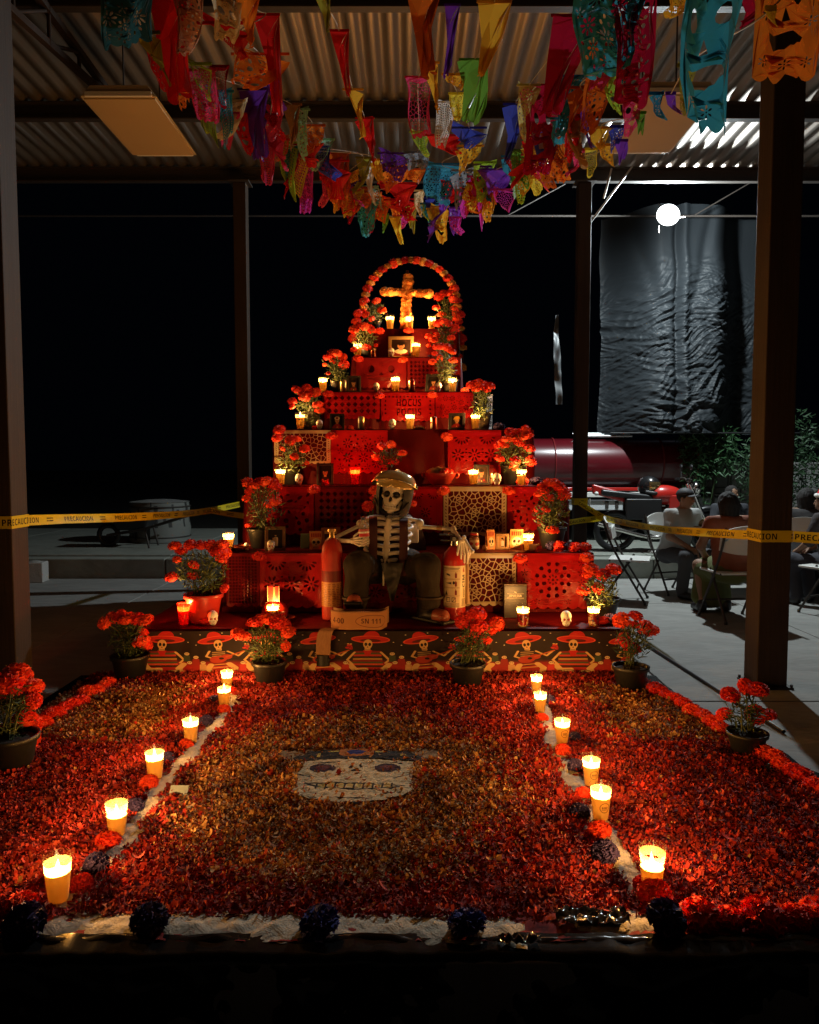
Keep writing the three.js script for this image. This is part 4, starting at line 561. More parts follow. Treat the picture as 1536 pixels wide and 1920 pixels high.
    g2.fillStyle = k1; g2.beginPath(); g2.moveTo(256, 212); g2.lineTo(234, 242); g2.lineTo(278, 242); g2.fill(); g2.lineWidth = 8; for (const [a, b, c2, d] of [[244, 180, 236, 206], [270, 180, 276, 206], [110, 158, 196, 150], [316, 150, 410, 158], [70, 270, 130, 292], [440, 272, 386, 300], [66, 430, 150, 470], [190, 470, 320, 474], [350, 440, 410, 420]]) { g2.beginPath(); g2.moveTo(a, b); g2.lineTo(c2, d); g2.stroke(); }
    g2.lineWidth = 9; g2.beginPath(); g2.moveTo(104, 356); g2.quadraticCurveTo(256, 330, 420, 376); g2.quadraticCurveTo(256, 430, 104, 356); g2.stroke(); g2.lineWidth = 6; for (let k = 0; k < 9; k++) { g2.strokeStyle = k1; g2.beginPath(); g2.moveTo(142 + k * 30, 350); g2.lineTo(140 + k * 30, 392); g2.stroke(); } g2.fillStyle = 'rgba(196,160,60,0.6)'; for (let k = 0; k < 8; k++) g2.fillRect(148 + k * 30, 352, 20, 34);
    g2.lineWidth = 10; g2.beginPath(); g2.moveTo(150, 488); g2.quadraticCurveTo(230, 520, 330, 494); g2.stroke(); g2.restore();
  });
  const sg = new THREE.PlaneGeometry(0.76, SKD * 2.02, 90, 90).rotateX(-Math.PI / 2).translate(skullC.x - 0.01, CH + 0.007, skullC.z); warp(sg, (v) => { v.y += 0.006 * nz(v.x * 20, v.z * 20, 4) + 0.005 * nz(v.x * 55, v.z * 55, 2); });
  part(t, 'skull_drawing', sg, mat(1, 1, 1, 0.95, { map: tx, alphaTest: 0.5, bumpMap: rep(grain, 5, 5), bumpScale: 0.005 }));
}
{ // black plastic under and before the carpet
  const zf = cz1 + 0.02, g = new THREE.PlaneGeometry(5.4, 2.85, 300, 200).rotateX(-Math.PI / 2).translate(-0.05, 0, zf - 1.425);
  warp(g, (v) => { const lip = Math.exp(-(((v.z - zf + 0.03) / 0.025) ** 2)); v.y = 0.006 + lip * (0.030 + 0.02 * nz(v.x * 4, 3) + 0.012 * nz(v.x * 15, v.z * 30, 1)); if (v.z < cz1 - 0.03) v.x = clamp(v.x, carpetL(v.z) - 0.12, carpetR(v.z) + 0.12 + 0.04 * nz(v.z * 6, 2)); });
  solo('plastic_sheet', g, phys(0.012, 0.012, 0.0125, 0.18, { specularIntensity: 0.8 }), 'black plastic sheet spread under the sawdust carpet, its lip along the front', 'plastic sheet');
  // the same plastic pulled over the slab edge and hanging down in folds
  const dg = new THREE.PlaneGeometry(7, 0.62, 420, 48); warp(dg, (v) => { const f = (0.31 - v.y) / 0.62, L = f * 0.62, x = v.x, w = 0.5 + 0.5 * smooth(0, 0.3, f), top = 0.034 + 0.012 * nz(x * 4, 3) + 0.008 * nz(x * 15, 1), bend = smooth(0.0, 0.09, L); v.z = cz1 - 0.03 + 0.085 * smooth(0, 0.1, L) + w * (0.03 * nz(x * 1.7, f * 1.2, 1) + 0.03 * Math.abs(nz(x * 4 + f * 1.5, f * 2.2, 6)) + 0.014 * Math.abs(nz(x * 11 - f * 3, f * 6, 2))); v.y = top - bend * 0.012 - Math.max(0, L - 0.075); });
  part(scene.getObjectByName('plastic_sheet'), 'hanging_edge', dg, phys(0.012, 0.012, 0.0125, 0.16, { specularIntensity: 0.8 }));
}
{ // a scrap of crinkled foil plastic at each right-hand gap, a pale scrap on the sawdust
  const foil = (pts, s, label) => { const c = G(...pts, CH), g = new THREE.PlaneGeometry(0.24 * s, 0.08 * s, 18, 8).rotateX(-Math.PI / 2); warp(g, (v) => { v.y = 0.012 + 0.025 * Math.abs(nz(v.x * 24, v.z * 24, s)) + 0.02 * nz(v.x * 50, v.z * 40, 2); }); const o = solo('plastic_fold', g, phys(0.012, 0.012, 0.013, 0.12), label, 'plastic'); o.position.copy(c); return o; };
  foil([1110, 1726], 0.9, 'shiny fold of black plastic beside the front white strip, right of its gap'); foil([1478, 1455], 0.9, 'shiny fold of black plastic at the right marigold border').rotation.y = -0.9; foil([975, 1768], 0.5, 'shiny fold of black plastic at the right end of the front white strip');
  const c = G(335, 1484, 0.05), s = thing('paper_scrap', 'small pale blue crumpled scrap on the sawdust near the left candles', 'paper scrap', c); part(s, 'paper', warp(new THREE.PlaneGeometry(0.075, 0.055, 8, 8).rotateX(-0.9), (v) => { v.z += 0.01 * nz(v.x * 60, v.y * 60); }), mat(0.5, 0.62, 0.7, 0.6));
}
// pompoms along the white lines and the marigold borders
[[45, 1732, .062, 0], [280, 1724, .054, 0], [599, 1730, .058, 0], [876, 1731, .056, 0], [1250, 1722, .058, 0]].forEach(([x, y, r], i) => loose('blue_pompom', `large dark blue flower ball on the front white strip, ${ORD[i + 1]} from the left`, 'flower', 'blue flower balls on the carpet', G(x, y, CH + r * 0.6), r * 0.95, i === 2 || i === 3 ? mat(0.03, 0.035, 0.22, 0.85) : M.purple, true));
[[180, 1622, .042], [253, 1512, .036], [313, 1422, .034], [387, 1352, .036], [402, 1312, .032]].forEach(([x, y, r], i) => loose('blue_pompom', `dark purple flower ball on the left white line, ${ORD[i + 1]} from the front`, 'flower', 'blue flower balls on the carpet', G(x, y, CH + r * 0.5), r, M.purple, true));
[[1134, 1600, .046], [1088, 1522, .038], [1080, 1437, .036], [1077, 1383, .032], [1030, 1312, .034]].forEach(([x, y, r], i) => loose('blue_pompom', `dark purple flower ball on the right white line, ${ORD[i + 1]} from the front`, 'flower', 'blue flower balls on the carpet', G(x, y, CH + r * 0.5), r, M.purple, true));
[[152, 1660, .036], [40, 1694, .045], [203, 1576, .042], [279, 1468, .038], [350, 1396, .034], [420, 1331, .036], [434, 1296, .03]].forEach(([x, y, r], i) => loose('marigold_flower', `orange marigold on the left white line, ${ORD[i + 1]} from the front`, 'flower', 'marigolds on the white lines', G(x, y, CH + r * 0.4), r, null, true));
[[1228, 1678, .05], [1205, 1660, .03], [1124, 1558, .042], [1093, 1488, .032], [1056, 1408, .038], [1016, 1347, .034], [1008, 1305, .028]].forEach(([x, y, r], i) => loose('marigold_flower', `orange marigold on the right white line, ${ORD[i + 1]} from the front`, 'flower', 'marigolds on the white lines', G(x, y, CH + r * 0.4), r, null, true));
[[1312, 1716, .056], [1368, 1722, .042], [1430, 1720, .06], [1490, 1721, .045], [1540, 1712, .06]].forEach(([x, y, r], i) => loose('marigold_flower', `large orange marigold in the front border row, ${ORD[i + 1]} from the left`, 'flower', 'marigolds bordering the carpet', G(x, y, CH + r * 0.5), r, null, true));
for (let i = 0; i < 19; i++) { const f = (i / 18) ** 1.15, x = lerp(1226, 1548, f), y = lerp(1288, 1482, f); if (i >= 9 && i <= 11) continue; loose('marigold_flower', `orange marigold in the right border, ${ORD[i < 9 ? i + 1 : i - 2]} from the altar end`, 'flower', 'marigolds bordering the carpet', G(x + rr(-4, 4), y + rr(-3, 3), CH + 0.02), rr(0.042, 0.055), null, true); }
for (let i = 0; i < 11; i++) { const f = i / 10; loose('marigold_flower', `orange marigold in the left border, ${ORD[i + 1]} from the altar end`, 'flower', 'marigolds bordering the carpet', G(lerp(206, 62, f) + rr(-3, 3), lerp(1280, 1362, f) + rr(-3, 3), CH + 0.02), rr(0.045, 0.06), null, true); }

// ------------------------------------------------------------------ offerings
function picture(i, bg, body, mode) { return canvas(128, 160, (g) => {
  g.fillStyle = bg; g.fillRect(0, 0, 128, 160);
  if (mode === 'view') { g.fillStyle = '#c9a36a'; g.fillRect(0, 0, 128, 34); g.fillStyle = '#3a0d0a'; g.fillRect(0, 34, 128, 126); g.fillStyle = '#c07a50'; g.beginPath(); g.ellipse(64, 108, 10, 13, 0, 0, 7); g.fill(); g.fillStyle = '#20100c'; g.fillRect(48, 120, 32, 40); return; }
  if (mode === 'stand') { g.fillStyle = '#c49a78'; g.beginPath(); g.ellipse(66, 46, 11, 15, 0, 0, 7); g.fill(); g.fillStyle = '#180e0c'; g.beginPath(); g.ellipse(64, 38, 14, 13, 0, 0, 7); g.fill(); g.fillRect(72, 40, 9, 36); g.fillStyle = '#cdbfae'; g.beginPath(); g.roundRect(48, 66, 38, 80, 12); g.fill(); g.fillStyle = '#c49a78'; g.fillRect(40, 72, 9, 46); g.fillStyle = '#241412'; g.fillRect(50, 140, 34, 20); return; }
  g.fillStyle = body; g.beginPath(); g.ellipse(64, 164, 56, 62, 0, 0, 7); g.fill(); g.fillStyle = '#e9dcc0'; if (mode === 'collar') { g.beginPath(); g.ellipse(64, 112, 40, 22, 0, 0, 7); g.fill(); } g.fillStyle = '#b98560'; g.fillRect(52, 78, 24, 24); g.beginPath(); g.ellipse(64, 62, 23, 29, 0, 0, 7); g.fill();
  g.fillStyle = '#1a0f0c'; g.beginPath(); g.ellipse(64, 40, 25, 17, 0, 0, 7); g.fill(); if (mode === 'cap') { g.fillStyle = '#e7dcc6'; g.beginPath(); g.ellipse(64, 38, 28, 20, 0, 0, 7); g.fill(); g.fillStyle = '#8c1a14'; g.fillRect(50, 26, 28, 20); } if (mode === 'helmet') { g.fillStyle = '#c9952c'; g.beginPath(); g.ellipse(64, 36, 30, 22, 0, 0, 7); g.fill(); g.fillRect(24, 44, 80, 8); }
  g.fillStyle = '#1a0f0c'; g.fillRect(50, 58, 9, 4); g.fillRect(69, 58, 9, 4); g.fillRect(56, 78, 16, 3); g.fillStyle = '#9c2a1c'; if (mode !== 'collar') { g.beginPath(); g.arc(40, 130, 10, 0, 7); g.arc(88, 130, 10, 0, 7); g.fill(); } g.fillStyle = '#d8c070'; g.beginPath(); g.arc(64, 138, 6, 0, 7); g.fill();
}); }
function photoFrame(st, x, yTop, yBot, wpx, back, fm, tex, label, turn = 0, rim = 0.1) {
  const q = on(st, x, back), d = -q.z, h = (yBot - yTop) * d / FOC, w = wpx * d / FOC, t = thing('photo_frame', label, 'photo frame', q, 'framed photographs on the altar', turn);
  const tilt = new THREE.Group(); const b = rim * w, s = new THREE.Shape([[-w / 2, 0], [w / 2, 0], [w / 2, h], [-w / 2, h]].map((p) => new THREE.Vector2(...p))), hole = new THREE.Path([[-w / 2 + b, b], [-w / 2 + b, h - b], [w / 2 - b, h - b], [w / 2 - b, b]].map((p) => new THREE.Vector2(...p))); s.holes.push(hole);
  const R = (g) => g.rotateX(-0.16); part(t, 'frame', R(new THREE.ExtrudeGeometry(s, { depth: 0.012, bevelEnabled: true, bevelSize: 0.003, bevelThickness: 0.003, bevelSegments: 2 })), fm);
  part(t, 'picture', R(new THREE.PlaneGeometry(w - 2 * b + 0.004, h - 2 * b + 0.004).translate(0, h / 2, 0.005)), mat(1, 1, 1, 0.35, { map: tex })); part(t, 'backing', R(box(w - 0.01, h - 0.01, 0.004, 0, h / 2, -0.004)), M.wood); part(t, 'easel_leg', box(0.03, h * 0.8, 0.004, 0, 0, 0).rotateX(0.28).translate(0, h * 0.4, -0.075), M.wood);
  return t;
}
const dkF = mat(0.03, 0.025, 0.025, 0.35), gdF = mat(0.50, 0.30, 0.11, 0.4, { metalness: 0.4 });
photoFrame(6, 752, 625, 667, 46, 0.16, gdF, picture(0, '#2a1a14', '#7c1c14', 'collar'), 'large gold frame with a portrait in a white collar, on the sixth step', -0.08, 0.1);
photoFrame(5, 664, 702, 734, 26, 0.18, dkF, picture(1, '#241812', '#5a241a', 'plain'), 'small dark frame with a portrait, left side of the fifth step', 0.1, 0.12);
photoFrame(5, 812, 698, 733, 28, 0.16, dkF, picture(2, '#241c1a', '#6e2018', 'plain'), 'dark tilted frame with a portrait, right side of the fifth step', -0.3, 0.14);
photoFrame(4, 633, 778, 808, 26, 0.16, dkF, picture(3, '#1a1210', '#a0241a', 'cap'), 'dark frame with a person in a white cap, left side of the fourth step', 0.12, 0.08);
photoFrame(4, 856, 776, 807, 30, 0.14, dkF, picture(4, '#2c201a', '#8a1e16', 'helmet'), 'dark tilted frame with a person in a yellow helmet, right side of the fourth step', -0.28, 0.12);
photoFrame(3, 610, 868, 908, 30, 0.2, dkF, picture(5, '#1c1412', '#30140f', 'plain'), 'dim dark frame with a portrait, left side of the third step', 0.08, 0.1);
photoFrame(3, 903, 868, 905, 28, 0.26, dkF, picture(6, '#3a2c20', '#4a1a14', 'plain'), 'dark frame standing behind the candle on the third step', -0.05, 0.1);
photoFrame(2, 515, 977, 1022, 37, 0.1, M.wood, picture(7, '#1a1414', '#222', 'stand'), 'wooden frame with a long-haired person in a white dress, second step', 0.06, 0.12);
photoFrame(2, 620, 976, 1017, 34, 0.16, mat(0.2, 0.06, 0.03, 0.4), picture(8, '#2a1010', '#222', 'view'), 'brown frame half hidden behind the red gas cylinder, second step', 0.12, 0.13);
photoFrame(2, 943, 989, 1017, 24, 0.2, M.woodPale, picture(9, '#b08a5a', '#5a3a20', 'stand'), 'small pale wooden frame between two skull bags, second step', -0.04, 0.14);

// sugar skulls
const skullG = nets((p) => {
  let f = smin(ellipsoid(p, [0, 0.16, -0.02], [0.34, 0.36, 0.42]), ellipsoid(p, [0, -0.16, 0.1], [0.25, 0.26, 0.26]), 0.14); f = smin(f, ellipsoid(p, [0, -0.34, 0.12], [0.2, 0.14, 0.2]), 0.08);
  for (const s of [-1, 1]) { f = -smin(-f, ellipsoid(p, [s * 0.13, 0.0, 0.36], [0.095, 0.1, 0.12]), 0.04); f = smin(f, ellipsoid(p, [s * 0.24, -0.1, 0.2], [0.09, 0.06, 0.12]), 0.06); } f = -smin(-f, ellipsoid(p, [0, -0.15, 0.38], [0.05, 0.075, 0.1]), 0.03); return f;
}, [-0.45, -0.56, -0.55], [0.45, 0.6, 0.5], 0.045);
let skull0;
function sugarSkull(pos, s, label, turn = 0, m) {
  const t = skull0 ? again(skull0, pos, turn, label) : thing('sugar_skull', label, 'sugar skull', pos, 'sugar skulls on the altar', turn);
  if (!skull0) {
    skull0 = t; part(t, 'skull', skullG.clone().translate(0, 0.48, 0), M.white); for (const k of [-1, 1]) part(t, 'eye_foil', sph(0.07, k * 0.13, 0.48, 0.31, 1, 1, 0.5, 10, 8), mat(0.4, 0.02, 0.03, 0.3));
    part(t, 'icing', [0, 1, 2, 3, 4].map((k) => sph(0.035, (k - 2) * 0.1, 0.80 - Math.abs(k - 2) * 0.03, 0.30 - Math.abs(k - 2) * 0.02, 1, 1, 0.6, 8, 6)).concat([tube([[-0.16, 0.25, 0.26], [-0.06, 0.22, 0.31], [0.06, 0.22, 0.31], [0.16, 0.25, 0.26]], 0.022, 12, 5)]), mat(0.42, 0.025, 0.05, 0.5)); part(t, 'teeth', Array.from({ length: 6 }, (_, k) => box(0.045, 0.06, 0.03, (k - 2.5) * 0.052, 0.16, 0.305, 0.008)), M.white);
  }
  t.scale.setScalar(s); return t;
}
[[1, 395, .1, .1, 'white sugar skull beside the red flower pot on the bottom step'], [1, 1065, .07, .105, 'white sugar skull between the two printed candles on the bottom step'], [2, 507, .05, .085, 'small white sugar skull in front of the wooden frame, second step'], [2, 461, .1, .06, 'tiny red-tinted sugar skull near the left candle, second step'], [3, 561, .06, .095, 'white sugar skull left of the dim frame, third step'], [3, 932, .06, .1, 'white sugar skull right of the fruit bowl, third step'], [4, 600, .06, .085, 'white sugar skull near the left candle, fourth step'], [4, 736, .05, .09, 'white sugar skull left of the middle candle, fourth step'], [5, 706, .06, .085, 'white sugar skull left of the middle candle, fifth step'], [5, 822, .05, .085, 'grey sugar skull with dark hair before the tilted frame, fifth step'], [6, 734, .05, .09, 'white sugar skull at the corner of the gold frame, sixth step']].forEach(([st, x, b, s, l], i) => sugarSkull(on(st, x, b), s, l, [0.3, -0.1, 0.1, 0.2, 0, -0.1, 0.15, -0.2, 0.1, -0.3, 0.1][i]));
// drink cans
const canTex = [['#a9a49a', '#c9b26a'], ['#8a1210', '#d8c8a0'], ['#b8922c', '#7c1410']].map(([a, b]) => canvas(128, 128, (g) => { g.fillStyle = a; g.fillRect(0, 0, 128, 128); g.fillStyle = b; g.beginPath(); g.ellipse(32, 64, 20, 34, 0, 0, 7); g.ellipse(96, 64, 20, 34, 0, 0, 7); g.fill(); g.fillStyle = a; g.fillRect(18, 58, 28, 6); g.fillRect(82, 58, 28, 6); g.fillStyle = b; g.fillRect(0, 6, 128, 6); g.fillRect(0, 116, 128, 6); }));
[[4, 678, .05, 0, 'silver can left of the middle on the fourth step', 1], [4, 813, .08, 1, 'red can right of the middle candle, fourth step', 1], [5, 645, .06, 0, 'silver can beside the small dark frame, fifth step', 1], [5, 772, .06, 1, 'red can right of the middle candle, fifth step', 1], [6, 700, .05, 2, 'small golden can beside the left candle, sixth step', .62], [3, 926, .16, 1, 'dark red can behind a sugar skull, third step', .95]].forEach(([st, x, b, k, l, s]) => {
  const t = thing('drink_can', l, 'can', on(st, x, b), 'drink cans on the altar', k + x); t.scale.setScalar(s * 0.9);
  part(t, 'body', lathe([[0.026, 0], [0.033, 0.008], [0.033, 0.108], [0.027, 0.12]], 28), new THREE.MeshStandardMaterial({ map: canTex[k], metalness: 0.75, roughness: 0.28, side: THREE.DoubleSide })); part(t, 'lid', lathe([[0.001, 0.118], [0.025, 0.118], [0.027, 0.122], [0.028, 0.12]], 24), M.chrome); part(t, 'tab', box(0.012, 0.002, 0.02, 0, 0.1205, 0.004, 0.0008), M.chrome); part(t, 'base', lathe([[0.001, 0.004], [0.022, 0.003], [0.026, 0]], 24), M.chrome);
});
// paper bags printed with skulls
const bagTex = canvas(128, 192, (g) => { g.fillStyle = '#d98a4a'; g.fillRect(0, 0, 128, 192); g.fillStyle = '#a8301c'; for (let k = 0; k < 5; k++) g.fillRect(14 + k * 21, 16, 15, 40); g.fillStyle = '#e8d0a0'; g.beginPath(); g.ellipse(64, 116, 46, 48, 0, 0, 7); g.fill(); g.fillRect(34, 140, 60, 40); g.fillStyle = '#241010'; for (const k of [42, 86]) { g.beginPath(); g.ellipse(k, 112, 15, 17, 0, 0, 7); g.fill(); } g.beginPath(); g.moveTo(64, 128); g.lineTo(56, 144); g.lineTo(72, 144); g.fill(); for (let k = 0; k < 6; k++) g.fillRect(38 + k * 10, 158, 4, 18); });
[[2, 592, .2, 24, 33, 'cardboard-coloured paper bag printed with a skull left of the brown frame'], [2, 920, .2, 16, 36, 'narrow paper bag printed with a skull, left of the small pale frame'], [2, 970, .22, 24, 36, 'paper bag printed with a skull behind the right candle, second step']].forEach(([st, x, b, w, h, l], i) => {
  const q = on(st, x, b), k = -q.z / FOC, W = w * k, H = h * k, t = thing('paper_bag', l, 'paper bag', q, 'printed paper bags on the second step', [0.1, 0.35, -0.15][i]);
  const g = warp(new THREE.BoxGeometry(W, H, 0.05, 8, 10, 4).translate(0, H / 2, 0), (v) => { const f = v.y / H; v.z *= 1 - 0.75 * f * f; v.x += 0.004 * nz(v.y * 30, v.z * 30, i); v.z += 0.003 * nz(v.x * 40, v.y * 40, i); }); part(t, 'bag', g, mat(1, 1, 1, 0.7, { map: bagTex })); part(t, 'folded_top', box(W * 1.02, 0.018, 0.014, 0, H - 0.004, 0, 0.003), mat(0.6, 0.3, 0.12, 0.7));
});
{ // fruit bowl and fruit
  const q = on(3, 826, 0.16), t = thing('clay_bowl', 'wide red clay bowl holding bread and tomatoes right of the helmet', 'bowl', q), R = 29 * -q.z / FOC;
  part(t, 'bowl', lathe([[0.001, 0.004], [R * 0.5, 0], [R * 0.62, 0.012], [R * 0.93, 0.07], [R * 1.0, 0.092], [R * 1.03, 0.098], [R * 0.97, 0.1], [R * 0.88, 0.072], [R * 0.55, 0.02], [0.001, 0.014]], 40), mat(0.30, 0.03, 0.018, 0.3)); for (const s of [-1, 1]) part(t, 'handle', new THREE.TorusGeometry(0.022, 0.007, 8, 16, Math.PI).rotateZ(s > 0 ? -1.57 : 1.57).translate(s * R * 1.0, 0.08, 0), mat(0.30, 0.03, 0.018, 0.3));
  [[-.06, .105, .02, .042, 0], [-.02, .118, -.03, .038, 0], [.035, .112, .02, .034, 1], [.075, .105, 0, .032, 1], [-.085, .1, -.02, .03, 0], [.02, .1, .05, .03, 1]].forEach(([x, y, z, r, k], i) => { const o = thing(k ? 'tomato' : 'bread_roll', (k ? 'shiny red tomato' : 'pale bread roll') + ' in the clay bowl, ' + ['leftmost of the large rolls', 'at the back', 'topmost tomato', 'at the right rim', 'at the left rim', 'at the front'][i], k ? 'tomato' : 'bread', q.clone().add(V(x, y, z))); part(o, 'body', warp(sph(r, 0, 0, 0, 1.1, 0.85, 1, 18, 14), (v) => { if (k) { const a = Math.atan2(v.z, v.x); const m = 1 + 0.04 * Math.cos(a * 5); v.x *= m; v.z *= m; } else v.y += 0.006 * nz(v.x * 40, v.z * 40, i); }), k ? mat(0.5, 0.02, 0.012, 0.18) : mat(0.55, 0.34, 0.14, 0.7)); part(o, k ? 'stalk' : 'crust_ridge', k ? bar([0, r * 0.75, 0], [0.004, r * 1.1, 0], 0.002, 5) : tube([[-r * 0.8, r * 0.35, 0], [0, r * 0.86, 0.004], [r * 0.8, r * 0.35, 0]], 0.004, 10, 5), k ? M.green : M.woodPale); });
}
{ // clear bottle and small glass beside the red candle
  const q = on(3, 650, 0.12), t = thing('glass_bottle', 'thin clear glass bottle left of the red candle, third step', 'bottle', q); part(t, 'bottle', lathe([[0.001, 0.003], [0.026, 0], [0.029, 0.01], [0.029, 0.12], [0.012, 0.17], [0.010, 0.235], [0.012, 0.24], [0.010, 0.24]], 28), M.glass); part(t, 'handle', tube([[-0.028, 0.115, 0], [-0.05, 0.11, 0], [-0.048, 0.08, 0], [-0.029, 0.075, 0]], 0.004, 16, 6), M.glass); part(t, 'cap', new THREE.CylinderGeometry(0.011, 0.011, 0.012, 16).translate(0, 0.245, 0), M.chrome);
  const j = thing('food_jar', 'glass jar with a white and red label right of the skeleton arm, second step', 'jar', on(2, 890, 0.14)); part(j, 'jar', lathe([[0.001, 0.003], [0.034, 0], [0.036, 0.01], [0.036, 0.1], [0.03, 0.112]], 28), M.glass); part(j, 'label', new THREE.CylinderGeometry(0.0368, 0.0368, 0.075, 28, 1, true).translate(0, 0.05, 0), mat(1, 1, 1, 0.5, { map: canvas(256, 96, (g) => { g.fillStyle = '#e0cfa4'; g.fillRect(0, 0, 256, 96); g.fillStyle = '#c22818'; for (const x of [20, 84, 148, 212]) { g.beginPath(); g.arc(x, 50, 17, 0, 7); g.arc(x + 18, 46, 13, 0, 7); g.fill(); } g.fillStyle = '#7c3a18'; g.fillRect(0, 4, 256, 8); g.fillRect(0, 84, 256, 8); }) })); part(j, 'lid', new THREE.CylinderGeometry(0.033, 0.033, 0.016, 28).translate(0, 0.12, 0), M.redPaint); part(j, 'contents', new THREE.CylinderGeometry(0.032, 0.032, 0.095, 20).translate(0, 0.055, 0), mat(0.2, 0.05, 0.02, 0.5));
  const h = thing('candle_pot', 'small pale clay pot with a wick hole before the right candle, second step', 'clay pot', on(2, 1001, 0.05)); part(h, 'pot', lathe([[0.001, 0.001], [0.024, 0], [0.031, 0.02], [0.027, 0.045], [0.021, 0.05], [0.022, 0.044], [0.001, 0.04]], 24), mat(0.5, 0.3, 0.14, 0.6)); part(h, 'rim', new THREE.TorusGeometry(0.026, 0.006, 8, 24).rotateX(1.57).translate(0, 0.048, 0), mat(0.5, 0.3, 0.14, 0.6)); part(h, 'spout', bar([0.024, 0.046, 0], [0.046, 0.052, 0], 0.01, 10, 0.006), mat(0.5, 0.3, 0.14, 0.6));
  const e = thing('small_ball', 'small shiny brown ball on the second step below the narrow skull bag', 'ball', on(2, 910, 0.06)); part(e, 'ball', sph(0.022, 0, 0.022, 0, 1, 1, 1, 20, 14), mat(0.45, 0.2, 0.06, 0.25)); part(e, 'cap', sph(0.01, 0, 0.042, 0, 1, 0.5, 1, 12, 8), M.gold);
  const k = thing('clay_plate', 'shallow clay dish beside the left candle, second step', 'dish', on(2, 448, 0.12)); part(k, 'dish', lathe([[0.001, 0.004], [0.05, 0.002], [0.075, 0.03], [0.08, 0.032], [0.055, 0.012], [0.001, 0.01]], 32), mat(0.35, 0.06, 0.025, 0.4)); part(k, 'rim', new THREE.TorusGeometry(0.078, 0.004, 6, 32).rotateX(1.57).translate(0, 0.031, 0), mat(0.4, 0.1, 0.05, 0.4));
  const gsm = thing('glass_pane_card', 'dull green card leaning beside the paper bag, second step', 'card', on(2, 573, 0.24)); part(gsm, 'card', box(0.085, 0.11, 0.004, 0, 0.055, 0, 0.001).rotateX(-0.15), mat(0.06, 0.075, 0.05, 0.5)); part(gsm, 'edge', box(0.089, 0.006, 0.006, 0, 0.111, -0.016), mat(0.1, 0.1, 0.08, 0.5));
  const sf = thing('saint_figure', 'tiny red figure behind the golden can, sixth step', 'figurine', on(6, 702, 0.14)); part(sf, 'robe', lathe([[0.001, 0], [0.024, 0], [0.017, 0.05], [0.012, 0.075]], 16), mat(0.5, 0.06, 0.03, 0.5)); part(sf, 'head', sph(0.013, 0, 0.088, 0, 1, 1.15, 1, 12, 10), M.bone); part(sf, 'halo', new THREE.TorusGeometry(0.02, 0.002, 6, 20).translate(0, 0.092, -0.01), M.gold);
  const tr = thing('bread_tray', 'flat pale loaf on the fourth step right of the middle candle', 'bread', on(4, 785, 0.1)); part(tr, 'loaf', sph(0.06, 0, 0.012, 0, 1, 0.3, 0.7, 20, 12), mat(0.3, 0.14, 0.05, 0.7)); part(tr, 'crust_ridge', tube([[-0.05, 0.02, 0], [0, 0.032, 0.004], [0.05, 0.02, 0]], 0.005, 10, 6), mat(0.36, 0.18, 0.07, 0.7));
}
{ // small dark carton with white lettering
  const q = on(1, 967, 0.38), t = thing('dark_bag', 'black carton with white lettering before the ecru lace, bottom step', 'carton', q), m = mat(0.018, 0.011, 0.010, 0.4); part(t, 'body', box(0.16, 0.23, 0.08, 0, 0.115, 0, 0.004), m); part(t, 'lid', box(0.165, 0.012, 0.085, 0, 0.236, 0, 0.003), mat(0.07, 0.04, 0.02, 0.3));
  part(t, 'lettering', new THREE.PlaneGeometry(0.13, 0.06).translate(0, 0.165, 0.0412), mat(1, 1, 1, 0.5, { alphaTest: 0.4, map: canvas(256, 118, (g) => { g.clearRect(0, 0, 256, 118); g.fillStyle = '#e8d8c0'; g.font = 'bold 42px sans-serif'; g.textAlign = 'center'; g.fillText('XPULSSA', 128, 88, 230); g.fillRect(8, 42, 240, 4); g.fillRect(8, 102, 240, 5); g.beginPath(); g.ellipse(126, 22, 14, 9, 0, 0, 7); g.fill(); g.fillRect(112, 8, 5, 16); g.fillRect(136, 20, 5, 16); }) }));
}
{ // round red helmet with an upright badge
  const q = on(1, 513, 0.26), t = thing('red_helmet', 'round red helmet with a tall striped front badge behind a candle, bottom step', 'helmet', q); const s = -q.z / FOC;
  part(t, 'shell', warp(sph(24 * s, 0, 0.062, 0, 1.05, 0.92, 1.1, 32, 24), (v) => { const a = Math.atan2(v.z, v.x), k = 1 - 0.05 * Math.abs(Math.cos(a * 4)) ** 6; v.x *= k; v.z *= k; if (v.y < 0.012) v.y = 0.012; }), M.redPaint);
  part(t, 'brim', warp(new THREE.RingGeometry(21 * s, 33 * s, 48, 3).rotateX(-1.57).translate(0.02, 0.02, 0.012), (v) => { v.y += 0.25 * Math.abs(v.x) * 0.2; }), mat(0.3, 0.06, 0.03, 0.3)); part(t, 'badge', box(0.082, 0.11, 0.012, 0, 0.195, 0.05, 0.006), mat(0.55, 0.025, 0.015, 0.35)); part(t, 'badge_stripe', box(0.014, 0.09, 0.004, 0.006, 0.198, 0.0575, 0.001), mat(0.12, 0.16, 0.05, 0.5)); for (const k of [-1, 1]) part(t, 'badge_trim', box(0.005, 0.108, 0.006, k * 0.039, 0.196, 0.056, 0.001), M.woodPale);
}
